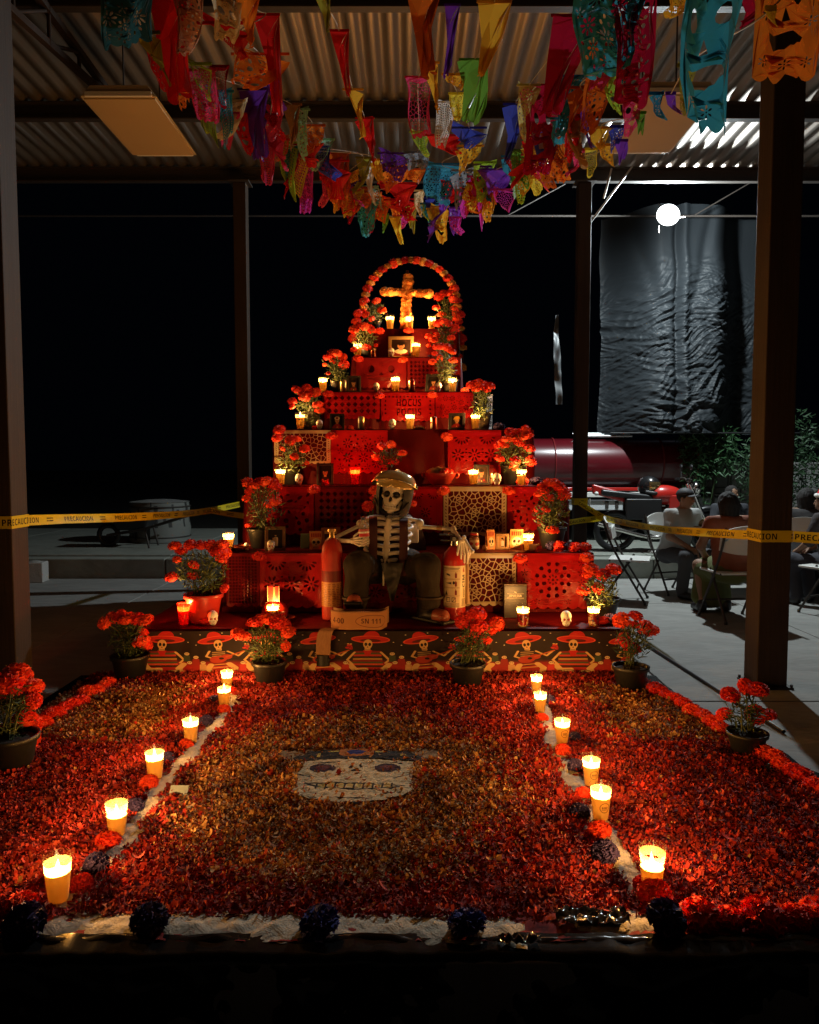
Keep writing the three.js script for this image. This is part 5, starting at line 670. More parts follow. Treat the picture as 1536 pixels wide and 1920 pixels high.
// fire extinguisher and gas cylinder
{
  const q = on(1, 852, 0.3), s = -q.z / FOC, R = 22 * s, t = thing('fire_extinguisher', 'red fire extinguisher with instruction label on the right of the skeleton', 'fire extinguisher', q); const H = 0.52;
  part(t, 'cylinder', lathe([[0.001, 0], [R * 0.9, 0], [R, 0.015], [R, H * 0.8], [R * 0.86, H * 0.9], [R * 0.45, H * 0.97], [R * 0.3, H], [0.001, H]], 40), M.redPaint);
  part(t, 'label', new THREE.CylinderGeometry(R * 1.006, R * 1.006, 0.29, 40, 1, true, -1.15, 2.5).translate(0, 0.24, 0), mat(1, 1, 1, 0.4, { map: canvas(512, 512, (g) => {
    g.fillStyle = '#d8c39a'; g.fillRect(0, 0, 512, 512); g.fillStyle = '#4a2418'; g.fillRect(30, 22, 300, 8); g.fillRect(60, 38, 250, 5);
    for (let k = 0; k < 3; k++) { const y = 60 + k * 105; g.strokeStyle = '#8a5a38'; g.lineWidth = 3; g.strokeRect(26, y, 306, 96); g.fillStyle = '#7a1812'; g.beginPath(); g.roundRect(240, y + 28, 36, 58, 10); g.fill(); g.fillRect(250, y + 14, 14, 16); g.fillStyle = '#2a1410'; if (k === 0) { g.beginPath(); g.ellipse(120, y + 46, 40, 12, 0.2, 0, 7); g.fill(); } if (k === 1) { g.beginPath(); g.moveTo(70, y + 44); g.lineTo(180, y + 30); g.lineTo(180, y + 60); g.fill(); g.beginPath(); g.arc(220, y + 40, 20, 0, 7); g.fill(); } if (k === 2) { g.beginPath(); g.moveTo(60, y + 86); g.lineTo(84, y + 30); g.lineTo(110, y + 86); g.fill(); } }
    g.strokeStyle = '#241010'; g.lineWidth = 8; for (const x of [90, 190]) g.strokeRect(x, 388, 62, 52); g.beginPath(); g.moveTo(196, 436); g.lineTo(248, 392); g.stroke(); g.fillStyle = '#5a3a28'; for (let k = 0; k < 6; k++) g.fillRect(40, 456 + k * 9, 280, 4);
    g.fillStyle = '#ead6a8'; g.fillRect(346, 0, 166, 512); g.save(); g.translate(425, 390); g.rotate(-Math.PI / 2); g.fillStyle = '#1c0f0c'; g.font = 'bold 46px sans-serif'; g.fillText('Equipo', 0, 14, 110); g.font = 'bold 84px sans-serif'; g.fillText('CIM', 120, 22, 170); g.restore(); g.fillStyle = '#b3261a'; g.beginPath(); g.moveTo(400, 76); g.quadraticCurveTo(400, 30, 424, 14); g.quadraticCurveTo(420, 46, 446, 76); g.fill(); g.fillStyle = '#5a3a28'; for (let k = 0; k < 11; k++) g.fillRect(366, 404 + k * 9, 110, 4);
  }) })); part(t, 'neck', new THREE.CylinderGeometry(0.02, 0.024, 0.04, 16).translate(0, H + 0.015, 0), M.chrome); part(t, 'valve', box(0.05, 0.03, 0.04, 0, H + 0.045, 0, 0.005), M.black); part(t, 'handle', [box(0.1, 0.01, 0.024, -0.045, H + 0.035, 0.01, 0.003), box(0.11, 0.01, 0.024, -0.05, H + 0.075, 0.01, 0.003).rotateZ(0)], M.black); part(t, 'gauge', new THREE.CylinderGeometry(0.014, 0.014, 0.012, 18).rotateX(1.57).translate(0, H + 0.045, 0.028), M.chrome); part(t, 'hose', tube([[0.02, H + 0.04, 0.01], [0.07, H + 0.03, 0.03], [R * 1.12, H * 0.8, 0.02], [R * 1.14, H * 0.45, 0.02]], 0.011, 30, 8), M.woodPale); part(t, 'nozzle', bar([R * 1.14, H * 0.46, 0.02], [R * 1.16, H * 0.22, 0.02], 0.012, 12, 0.018), M.woodPale);
  const q2 = on(1, 622, 0.3), R2 = 20 * -q2.z / FOC, H2 = 0.575, c = thing('gas_cylinder', 'tall red gas cylinder with a banded label left of the skeleton', 'gas cylinder', q2);
  part(c, 'cylinder', lathe([[0.001, 0], [R2 * 0.92, 0], [R2, 0.015], [R2, H2 * 0.8], [R2 * 0.9, H2 * 0.9], [R2 * 0.62, H2 * 0.97], [R2 * 0.25, H2], [0.001, H2]], 40), phys(0.5, 0.028, 0.014, 0.42, { clearcoat: 0.3, bumpMap: rep(grain, 6, 3), bumpScale: 0.0015 })); part(c, 'label_band', new THREE.CylinderGeometry(R2 * 1.005, R2 * 1.005, 0.075, 40, 1, true).translate(0, 0.31, 0), mat(0.2, 0.012, 0.01, 0.5)); part(c, 'printed_label', new THREE.CylinderGeometry(R2 * 1.005, R2 * 1.005, 0.17, 40, 1, true).translate(0, 0.185, 0), mat(1, 1, 1, 0.5, { map: canvas(512, 128, (g) => { g.fillStyle = '#c98a4a'; g.fillRect(0, 0, 512, 128); g.fillStyle = '#8a4a26'; for (let y = 8; y < 124; y += 9) for (let x = 6; x < 500; x += 34) g.fillRect(x + y % 7, y, 16 + (x * y) % 13, 4); }) })); part(c, 'valve', [new THREE.CylinderGeometry(0.016, 0.02, 0.05, 14).translate(0, H2 + 0.02, 0), new THREE.CylinderGeometry(0.03, 0.03, 0.016, 10).translate(0, H2 + 0.05, 0)], M.gold);
}
{ // flat fire hose with lettering, one end hanging over the edge
  const t = thing('fire_hose', 'flat orange-lit canvas fire hose with lettering, one end hanging over the printed cloth', 'fire hose'), d = T[0].d, strap = (pts, w, n, up) => { const cv = new THREE.CatmullRomCurve3(pts), pos = [], uv = [], idx = []; for (let i = 0; i <= n; i++) { const p = cv.getPointAt(i / n), u = up(i / n); for (const s of [-1, 1]) for (const z of [0]) { pos.push(p.x + u.x * s * w / 2, p.y + u.y * s * w / 2, p.z + u.z * s * w / 2); uv.push(i / n, (s + 1) / 2); } } for (let i = 0; i < n; i++) { const b = i * 2; idx.push(b, b + 2, b + 1, b + 1, b + 2, b + 3); } const g = new THREE.BufferGeometry(); g.setAttribute('position', new THREE.Float32BufferAttribute(pos, 3)); g.setAttribute('uv', new THREE.Float32BufferAttribute(uv, 2)); g.setIndex(idx); g.computeVertexNormals(); return g; };
  const tex = canvas(512, 128, (g) => { g.fillStyle = '#c58a54'; g.fillRect(0, 0, 512, 128); for (let y = 0; y < 128; y += 4) { g.fillStyle = y % 8 ? '#b97f4b' : '#cf965f'; g.fillRect(0, y, 512, 2); } g.fillStyle = '#54281a'; g.font = 'bold 54px sans-serif'; g.fillText('4-00', 22, 82, 120); g.font = 'bold 48px sans-serif'; g.fillText('SN 111', 250, 82, 190); g.strokeStyle = '#7a4026'; g.lineWidth = 4; g.beginPath(); g.ellipse(340, 66, 128, 44, 0, 0, 7); g.stroke(); });
  const hy = T[0].h, P1 = [[619, 1166], [640, 1172], [680, 1173], [712, 1169], [725, 1163]].map(([x, y]) => { const p = P(x, y, d - 0.05); return p; }); P1[0].z -= 0.06; P1[4].z -= 0.1; P1.forEach((p) => { p.y = hy + 0.066; });
  part(t, 'hose', strap(P1, 0.115, 40, (f) => V(0, 0.98, -0.2 * f)), mat(1, 1, 1, 0.75, { map: tex })); part(t, 'hose_fold', strap(P1.map((p) => p.clone().add(V(0.01, 0.012, -0.07))), 0.11, 30, () => V(0, 1, 0)), mat(0.42, 0.22, 0.1, 0.75)); part(t, 'hose_edge', tube(P1.map((p) => p.clone().add(V(0, 0.058, -0.004))), 0.006, 30, 6), mat(0.42, 0.22, 0.1, 0.75));
  const P2 = [P(622, 1172, d - 0.05), P(612, 1182, d - 0.09), P(607, 1200, d - 0.10), P(606, 1228, d - 0.10)]; P2[0].y = hy + 0.02; part(t, 'hanging_end', strap(P2, 0.095, 24, () => V(1, 0, 0.15)), mat(0.5, 0.26, 0.12, 0.75, { map: rep(blotch, 1, 1) })); part(t, 'coupling', new THREE.CylinderGeometry(0.036, 0.04, 0.07, 24).scale(1.1, 1, 0.7).translate(P2[3].x, P2[3].y - 0.035, P2[3].z), M.black); part(t, 'coupling_lug', box(0.1, 0.014, 0.03, P2[3].x, P2[3].y - 0.03, P2[3].z, 0.004), M.black);
}

// ------------------------------------------------------------------ seated skeleton in firefighter gear
{
  const SK = thing('seated_skeleton', 'seated skeleton figure in firefighter trousers, braces and yellow helmet, holding a bottle', 'skeleton', [0, 0, 0]);
  const hd = P(738, 926, 5.42), at = (x, y, d) => { const p = P(x, y, d); return [p.x, p.y, p.z]; };
  // skull (own axes, turned a little)
  const R = (g) => g.scale(1.2, 1.06, 1.15).rotateZ(-0.13).rotateY(-0.2).translate(hd.x, hd.y, hd.z);
  const sk = (p) => {
    let f = smin(ellipsoid(p, [0, 0.035, -0.025], [0.074, 0.08, 0.09]), ellipsoid(p, [0, -0.03, 0.03], [0.05, 0.05, 0.05]), 0.03); f = smin(f, ellipsoid(p, [0, -0.055, 0.045], [0.036, 0.026, 0.034]), 0.018);
    for (const s of [-1, 1]) { f = smin(f, capsule(p, [s * 0.05, -0.018, 0.045], [s * 0.068, -0.01, -0.01], 0.012, 0.008), 0.015); f = -smin(-f, ellipsoid(p, [s * 0.029, 0.0, 0.062], [0.0225, 0.0215, 0.045]), 0.005); } f = -smin(-f, ellipsoid(p, [0, -0.032, 0.078], [0.011, 0.019, 0.032]), 0.004); return f;
  };
  part(SK, 'skull', R(nets(sk, [-0.09, -0.1, -0.13], [0.09, 0.13, 0.1], 0.0042)), M.bone);
  part(SK, 'jaw', R(nets((p) => { let f = 9; for (const s of [-1, 1]) { f = Math.min(f, smin(capsule(p, [s * 0.052, -0.05, -0.005], [s * 0.042, -0.095, 0.025], 0.010, 0.010), capsule(p, [s * 0.042, -0.095, 0.025], [0, -0.108, 0.066], 0.011, 0.014), 0.01)); } return smin(f, capsule(p, [-0.022, -0.1, 0.058], [0.022, -0.1, 0.058], 0.012, 0.012), 0.012); }, [-0.075, -0.135, -0.03], [0.075, -0.03, 0.095], 0.004)), M.bone);
  const tooth = (k, y, up) => box(0.0082, 0.013, 0.006, 0, 0, 0, 0.002).rotateY(k * 0.22).translate(Math.sin(k * 0.22) * 0.043, y, 0.034 + Math.cos(k * 0.22) * 0.043);
  const th = []; for (let k = -4; k <= 4; k++) { th.push(tooth(k, -0.072, 1), tooth(k, -0.087, 0)); } part(SK, 'teeth', R(join(th)), mat(0.8, 0.76, 0.66, 0.35)); for (const s of [-1, 1]) part(SK, 'eye_socket_shade', R(sph(1, s * 0.029, 0.0, 0.047, 0.019, 0.0185, 0.018, 14, 10)), M.black); part(SK, 'nose_hole_shade', R(warp(sph(1, 0, -0.033, 0.066, 0.009, 0.015, 0.008, 12, 8), () => {})), M.black);  // black balls in the sockets and nose paint in the shade of the recesses
  part(SK, 'mouth_shade', R(box(0.07, 0.028, 0.05, 0, -0.08, 0.045, 0.01)), M.black);  // solid black block painted in as the shade between the jaws
  // helmet: dome with ridge, upturned brass-coloured visor, dark ear cloth
  const gold = phys(0.52, 0.36, 0.11, 0.28, { clearcoat: 0.7, clearcoatRoughness: 0.15, metalness: 0.25 });
  part(SK, 'helmet_shell', R(warp(sph(0.118, 0, 0.055, -0.03, 1, 0.86, 1.16, 40, 26), (v) => { if (v.y < 0.045) { v.y = 0.045; } v.y += 0.012 * Math.exp(-((v.x / 0.012) ** 2)); })), gold);
  const vz = (g) => R(g.rotateX(-0.42).translate(0, 0.045, -0.005)); part(SK, 'helmet_visor', vz(new THREE.SphereGeometry(0.138, 44, 12, Math.PI / 2 - 1.4, 2.8, 0.95, 0.62).scale(0.98, 0.92, 1.02)), phys(0.66, 0.5, 0.22, 0.12, { clearcoat: 1, clearcoatRoughness: 0.05, metalness: 0.35 }));
  part(SK, 'visor_rim', vz(tube(Array.from({ length: 17 }, (_, k) => { const a = -1.4 + 2.8 * k / 16; return V(Math.sin(a) * 0.136, 0.0, Math.cos(a) * 0.142); }), 0.0045, 48, 6)), M.gold);
  for (const s of [-1, 1]) part(SK, 'visor_knob', R(new THREE.CylinderGeometry(0.014, 0.014, 0.02, 16).rotateZ(1.57).translate(s * 0.128, 0.06, -0.01)), M.black);
  part(SK, 'ear_cloth', R(warp(new THREE.CylinderGeometry(0.112, 0.118, 0.2, 32, 10, true, 0.75, 4.78).translate(0, -0.045, -0.03), (v) => { const f = (0.055 - v.y) / 0.2; v.x *= 1 - 0.25 * f * f; v.z += 0.008 * nz(v.x * 20, v.y * 30); })), mat(0.016, 0.013, 0.012, 0.6)); part(SK, 'chin_strap', R(tube([[-0.105, -0.04, 0.03], [-0.055, -0.115, 0.05], [0, -0.134, 0.06], [0.055, -0.115, 0.05], [0.105, -0.04, 0.03]], 0.006, 24, 6)), M.black);
  // spine and ribs
  const spTop = P(732, 962, 5.42), spBot = P(720, 1062, 5.5), sp = (f) => spTop.clone().lerp(spBot, f); const vs = []; for (let k = 0; k < 15; k++) { const p = sp(k / 14); vs.push(new THREE.CylinderGeometry(0.016, 0.018, 0.022, 10).scale(1, 1, 0.9).translate(p.x, p.y, p.z - 0.035), box(0.05, 0.008, 0.012, p.x, p.y, p.z - 0.05, 0.002)); } part(SK, 'spine', vs, M.bone);
  const ctr = (y) => P(728 - (y - 985) * 0.08, y, 5.42);
  const sternum = [[975, 0.028], [990, 0.034], [1004, 0.03], [1018, 0.026], [1030, 0.034], [1043, 0.024], [1052, 0.012]]; part(SK, 'sternum', nets((p) => { let f = 9; for (let k = 0; k < sternum.length - 1; k++) { const a = ctr(sternum[k][0]), b = ctr(sternum[k + 1][0]); f = smin(f, capsule([p[0], p[1], p[2] * 2.2], [a.x, a.y, (a.z + 0.04) * 2.2], [b.x, b.y, (b.z + 0.04) * 2.2], sternum[k][1] * 0.75, sternum[k + 1][1] * 0.75), 0.01); } return f; }, [ctr(1000).x - 0.06, ctr(1056).y, -5.42], [ctr(1000).x + 0.06, ctr(970).y + 0.02, -5.34], 0.006), M.bone);
  [980, 994, 1008, 1022, 1036, 1049].forEach((y, k) => { for (const s of [-1, 1]) { const c = ctr(y), w = [0.165, 0.175, 0.172, 0.165, 0.155, 0.13][k], fr = c.z + 0.045, q = [V(c.x + s * 0.018, c.y - 0.003, fr), V(c.x + s * 0.06, c.y + 0.004, fr - 0.002), V(c.x + s * w * 0.75, c.y + 0.002, fr - 0.03), V(c.x + s * w, c.y + 0.018, fr - 0.1), V(c.x + s * w * 0.7, c.y + 0.03, fr - 0.17), V(c.x + s * 0.03, c.y + 0.03, fr - 0.165)];
    const g = tube(q, 0.0125, 36, 8); warp(g, (v) => { v.y = c.y + 0.012 + (v.y - c.y - 0.012) * 1.15; }); part(SK, 'rib', g, M.bone); const pl = box(0.085, 0.021, 0.009, c.x + s * 0.058, c.y + 0.001, fr + 0.004, 0.004); part(SK, 'rib_plate', warp(pl, (v) => { const f = Math.abs(v.x - c.x) / 0.1; v.y = c.y + (v.y - c.y) * (1.15 - 0.55 * Math.sin(f * Math.PI * 0.9) + 0.2 * f); v.z -= 0.04 * f * f; }), M.bone); } });
  // collar bones, shoulder blades, pelvis
  const shL = V(...at(676, 990, 5.44)), shR = V(...at(788, 990, 5.44)); part(SK, 'collar_bone', [tube([ctr(974), V(...at(705, 971, 5.4)), shL.clone().add(V(0.01, 0.05, 0))], 0.012, 20, 8), tube([ctr(974), V(...at(757, 972, 5.4)), shR.clone().add(V(-0.02, 0.055, 0))], 0.012, 20, 8), sph(0.03, shL.x, shL.y + 0.03, shL.z), sph(0.032, shR.x - 0.005, shR.y + 0.035, shR.z)], M.bone);
  part(SK, 'shoulder_blade', [box(0.1, 0.14, 0.012, shL.x + 0.06, shL.y - 0.05, shL.z - 0.12, 0.01), box(0.1, 0.14, 0.012, shR.x - 0.06, shR.y - 0.05, shR.z - 0.12, 0.01)], M.bone);
  const bone = (a, b, r) => [bar(a, b, r, 10, r * 0.92), sph(r * 1.7, a.x, a.y, a.z, 1, 1, 1, 12, 8), sph(r * 1.6, b.x, b.y, b.z, 1, 1, 1, 12, 8)];
  const elL = V(...at(620, 1012, 5.34)), wrL = V(...at(660, 1013, 5.16)), elR = V(...at(850, 992, 5.36)), wrR = V(...at(866, 1014, 5.2)); shL.y += 0.02; shR.y += 0.01;
  part(SK, 'upper_arm_bone', bone(shL, elL, 0.014), M.bone); part(SK, 'upper_arm_bone', bone(shR, elR, 0.0145), M.bone); part(SK, 'arm_joint_band', bar(shR.clone().lerp(elR, 0.52), shR.clone().lerp(elR, 0.68), 0.0165, 12), M.woodPale);
  const off = V(0, 0.012, 0.008); part(SK, 'forearm_bones', [...bone(elL, wrL, 0.0095), ...bone(elL.clone().sub(off), wrL.clone().sub(off), 0.008)], M.bone); part(SK, 'forearm_bones', [...bone(elR, wrR, 0.011), ...bone(elR.clone().sub(off), wrR.clone().sub(off), 0.009)], M.bone);
  const hand = (w, dir, up, curl, s) => { const gs = [], side = dir.clone().cross(up).normalize(), J = (a, b, c) => w.clone().addScaledVector(dir, a * s).addScaledVector(side, b * s).addScaledVector(up, c * s); gs.push(sph(0.016 * s, w.x, w.y, w.z, 1.3, 0.8, 1.1, 10, 8));
    for (let f = 0; f < 4; f++) { const o = (f - 1.5) * 0.019, L = [0.9, 1.05, 1, 0.8][f], k = [J(0.01, o * 0.5, 0), J(0.075 * L, o, 0.004), J(0.075 * L + 0.04 * Math.cos(curl), o * 1.08, -0.04 * Math.sin(curl)), J(0.075 * L + 0.04 * Math.cos(curl) + 0.028 * Math.cos(curl * 2), o * 1.1, -0.04 * Math.sin(curl) - 0.028 * Math.sin(curl * 2)), J(0.075 * L + 0.04 * Math.cos(curl) + 0.028 * Math.cos(curl * 2) + 0.02 * Math.cos(curl * 2.8), o * 1.1, -0.04 * Math.sin(curl) - 0.028 * Math.sin(curl * 2) - 0.02 * Math.sin(curl * 2.8))]; for (let i = 0; i < 4; i++) gs.push(bar(k[i], k[i + 1], (0.0068 - i * 0.0008) * s, 7), sph(0.0078 * s, k[i + 1].x, k[i + 1].y, k[i + 1].z, 1, 1, 1, 8, 6)); }
    const tb = [J(0.012, -0.024, 0), J(0.045, -0.05, -0.018), J(0.075, -0.052, -0.04), J(0.098, -0.044, -0.055)]; for (let i = 0; i < 3; i++) gs.push(bar(tb[i], tb[i + 1], 0.007 * s, 7), sph(0.008 * s, tb[i + 1].x, tb[i + 1].y, tb[i + 1].z, 1, 1, 1, 8, 6)); return gs; };
  part(SK, 'hand', hand(wrL, V(0.85, -0.05, 0.5).normalize(), V(0.2, 0.1, -1).normalize().negate(), 0.95, 1.05), M.bone); part(SK, 'hand', hand(wrR, V(0.06, -1, 0.12).normalize(), V(0.2, 0.1, 1).normalize(), 0.35, 1.25), M.bone); part(SK, 'finger_bone', bone(V(...at(870, 1008, 5.18)), V(...at(886, 1034, 5.14)), 0.009), M.bone);
  // braces
  const brace = (a) => { const cv = new THREE.CatmullRomCurve3(a.map((q) => V(...at(...q)))), n = 24, pos = [], idx = []; for (let i = 0; i <= n; i++) { const p = cv.getPointAt(i / n); pos.push(p.x - 0.03, p.y, p.z, p.x, p.y, p.z + 0.006, p.x + 0.03, p.y, p.z); } for (let i = 0; i < n; i++) { const b = i * 3; idx.push(b, b + 3, b + 1, b + 1, b + 3, b + 4, b + 1, b + 4, b + 2, b + 2, b + 4, b + 5); } const g = new THREE.BufferGeometry(); g.setAttribute('position', new THREE.Float32BufferAttribute(pos, 3)); g.setIndex(idx); g.computeVertexNormals(); g.setAttribute('uv', new THREE.Float32BufferAttribute(new Float32Array(pos.length / 3 * 2), 2)); return g; };
  const bm = mat(0.05, 0.006, 0.006, 0.7); part(SK, 'brace_strap', brace([[700, 968, 5.46], [700, 976, 5.33], [700, 1010, 5.32], [699, 1055, 5.32], [698, 1080, 5.3]]), bm); part(SK, 'brace_strap', brace([[757, 970, 5.46], [757, 978, 5.33], [757, 1010, 5.32], [756, 1055, 5.32], [755, 1080, 5.3]]), bm);
  part(SK, 'jacket_back', warp(new THREE.SphereGeometry(1, 24, 16).scale(0.26, 0.3, 0.07).translate(ctr(1020).x + 0.03, ctr(1020).y - 0.06, -5.66), (v) => { v.z += 0.01 * nz(v.x * 12, v.y * 12); }), mat(0.03, 0.008, 0.007, 0.8));
  // bunker trousers: seat, thighs coming forward, shanks falling to the boots
  const hipL = at(700, 1062, 5.5), hipR = at(762, 1062, 5.5), knL = at(672, 1058, 5.2), knR = at(800, 1062, 5.2), anL = at(668, 1128, 5.2), anR = at(806, 1130, 5.2);
  const trouser = nets((p) => { let f = smin(capsule(p, hipL, hipR, 0.13, 0.13), capsule(p, hipL, knL, 0.11, 0.088), 0.06); f = smin(f, capsule(p, hipR, knR, 0.11, 0.09), 0.06); f = Math.min(f, smin(f, Math.min(capsule(p, knL, anL, 0.09, 0.088), capsule(p, knR, anR, 0.092, 0.082)), 0.05)); const nn = 0.010 * nz(p[0] * 6, p[1] * 9, p[2] * 6) + 0.011 * Math.abs(nz(p[0] * 26 + p[1] * 6, p[1] * 6, p[2] * 20)) + 0.012 * smooth(0.62, 0.5, p[1]) * Math.abs(nz(p[0] * 8, p[1] * 34, p[2] * 8)); return f + nn; }, [-0.62, 0.38, -5.72], [0.42, 1.0, -4.98], 0.0135);
  part(SK, 'trousers', trouser, mat(0.024, 0.016, 0.009, 0.9, { bumpMap: rep(weave, 8, 8), bumpScale: 0.0005 }));
  part(SK, 'waistcloth', warp(new THREE.PlaneGeometry(0.16, 0.27, 8, 12).translate(ctr(1090).x + 0.065, ctr(1090).y + 0.02, -5.26), (v) => { const f = (ctr(1090).y + 0.155 - v.y) / 0.27; v.x = ctr(1090).x + 0.065 + (v.x - ctr(1090).x - 0.065) * (1 - 0.85 * f); v.z += 0.02 * nz(v.x * 20, v.y * 14); }), M.black); part(SK, 'hanging_strap', tube([[ctr(1052).x, ctr(1052).y, -5.36], at(720, 1070, 5.3), at(719, 1098, 5.28)], 0.008, 18, 6), M.bone);
  const by = T[0].h + 0.008;
  const boot = (x, z, turn, pitch = 0, lift = 0) => { const by = T[0].h + 0.008 + lift; const g = nets((p) => { let f = smin(capsule(p, [0, 0.05, 0], [0, 0.2, -0.01], 0.062, 0.072), capsule(p, [0, 0.042, 0], [0, 0.04, 0.15], 0.05, 0.048), 0.05); f = Math.max(f, 0.012 - p[1]); return f; }, [-0.12, 0, -0.12], [0.12, 0.29, 0.24], 0.011).rotateX(pitch).rotateY(turn).translate(x, by, z); part(SK, 'boot', g, M.rubber); const m = nets((p) => Math.max(capsule(p, [0, 0.044, 0.10], [0, 0.044, 0.155], 0.052, 0.051), 0.09 - p[2], 0.014 - p[1]), [-0.08, 0, 0.07], [0.08, 0.12, 0.24], 0.009).rotateX(pitch).rotateY(turn).translate(x, by, z); part(SK, 'boot_toecap', m, mat(0.36, 0.08, 0.035, 0.35)); part(SK, 'boot_sole', warp(box(0.125, 0.022, 0.34, 0, 0.012, 0.055, 0.008), () => {}).rotateX(pitch).rotateY(turn).translate(x, by, z), M.black); };
  boot(P(668, 1150, 5.2).x, -5.2, -0.05, -0.5, 0.04); boot(P(800, 1150, 5.25).x, -5.22, 0.75);
  part(SK, 'cuff_band', [new THREE.TorusGeometry(0.09, 0.011, 8, 28).rotateX(1.57).translate(anL[0], anL[1] + 0.03, anL[2]), new THREE.TorusGeometry(0.085, 0.011, 8, 28).rotateX(1.57).translate(anR[0], anR[1] + 0.04, anR[2])], mat(0.05, 0.03, 0.015, 0.6));
  // bottle in the hand
  const b = V(...at(684, 1022, 5.12)), bt = thing('drink_bottle', 'clear plastic drink bottle with a red label held in the skeleton hand', 'bottle', b); part(bt, 'bottle', lathe([[0.001, 0.002], [0.030, 0], [0.035, 0.012], [0.034, 0.06], [0.036, 0.1], [0.033, 0.13], [0.016, 0.165], [0.0145, 0.175]], 28), phys(0.95, 0.93, 0.9, 0.06, { transmission: 0.85, ior: 1.45 })); part(bt, 'label', new THREE.CylinderGeometry(0.0352, 0.0356, 0.05, 28, 1, true).translate(0, 0.085, 0), mat(0.55, 0.03, 0.05, 0.4)); part(bt, 'label_band', new THREE.CylinderGeometry(0.0358, 0.0358, 0.012, 28, 1, true).translate(0, 0.088, 0), M.white); part(bt, 'cap', new THREE.CylinderGeometry(0.0165, 0.0165, 0.02, 18).translate(0, 0.183, 0), mat(0.03, 0.05, 0.12, 0.4)); bt.rotation.z = 0.05;
}

// ------------------------------------------------------------------ hanging paper flags
const HUE = { red: [0.64, 0.014, 0.012], orange: [0.78, 0.2, 0.018], rust: [0.55, 0.11, 0.012], gold: [0.76, 0.42, 0.035], crimson: [0.40, 0.008, 0.035], pink: [0.72, 0.06, 0.17], purple: [0.13, 0.03, 0.3], blue: [0.05, 0.07, 0.42], teal: [0.04, 0.26, 0.4], turquoise: [0.055, 0.4, 0.52], mint: [0.42, 0.72, 0.52], cream: [0.76, 0.64, 0.38], white: [0.8, 0.78, 0.74], olive: [0.36, 0.33, 0.04], green: [0.14, 0.34, 0.045], lime: [0.42, 0.62, 0.06], brown: [0.42, 0.22, 0.08], yellow: [0.82, 0.68, 0.07], straw: [0.72, 0.66, 0.26], grey: [0.26, 0.29, 0.33], magenta: [0.62, 0.05, 0.4], violet: [0.2, 0.05, 0.48], tealgreen: [0.03, 0.11, 0.12], salmon: [0.62, 0.3, 0.16] };
const depthAt = (x, y) => { const r = Math.hypot((x - 755) * 0.85, y - 415); return 5.5 - 3.3 * Math.min(1, r / 560); };
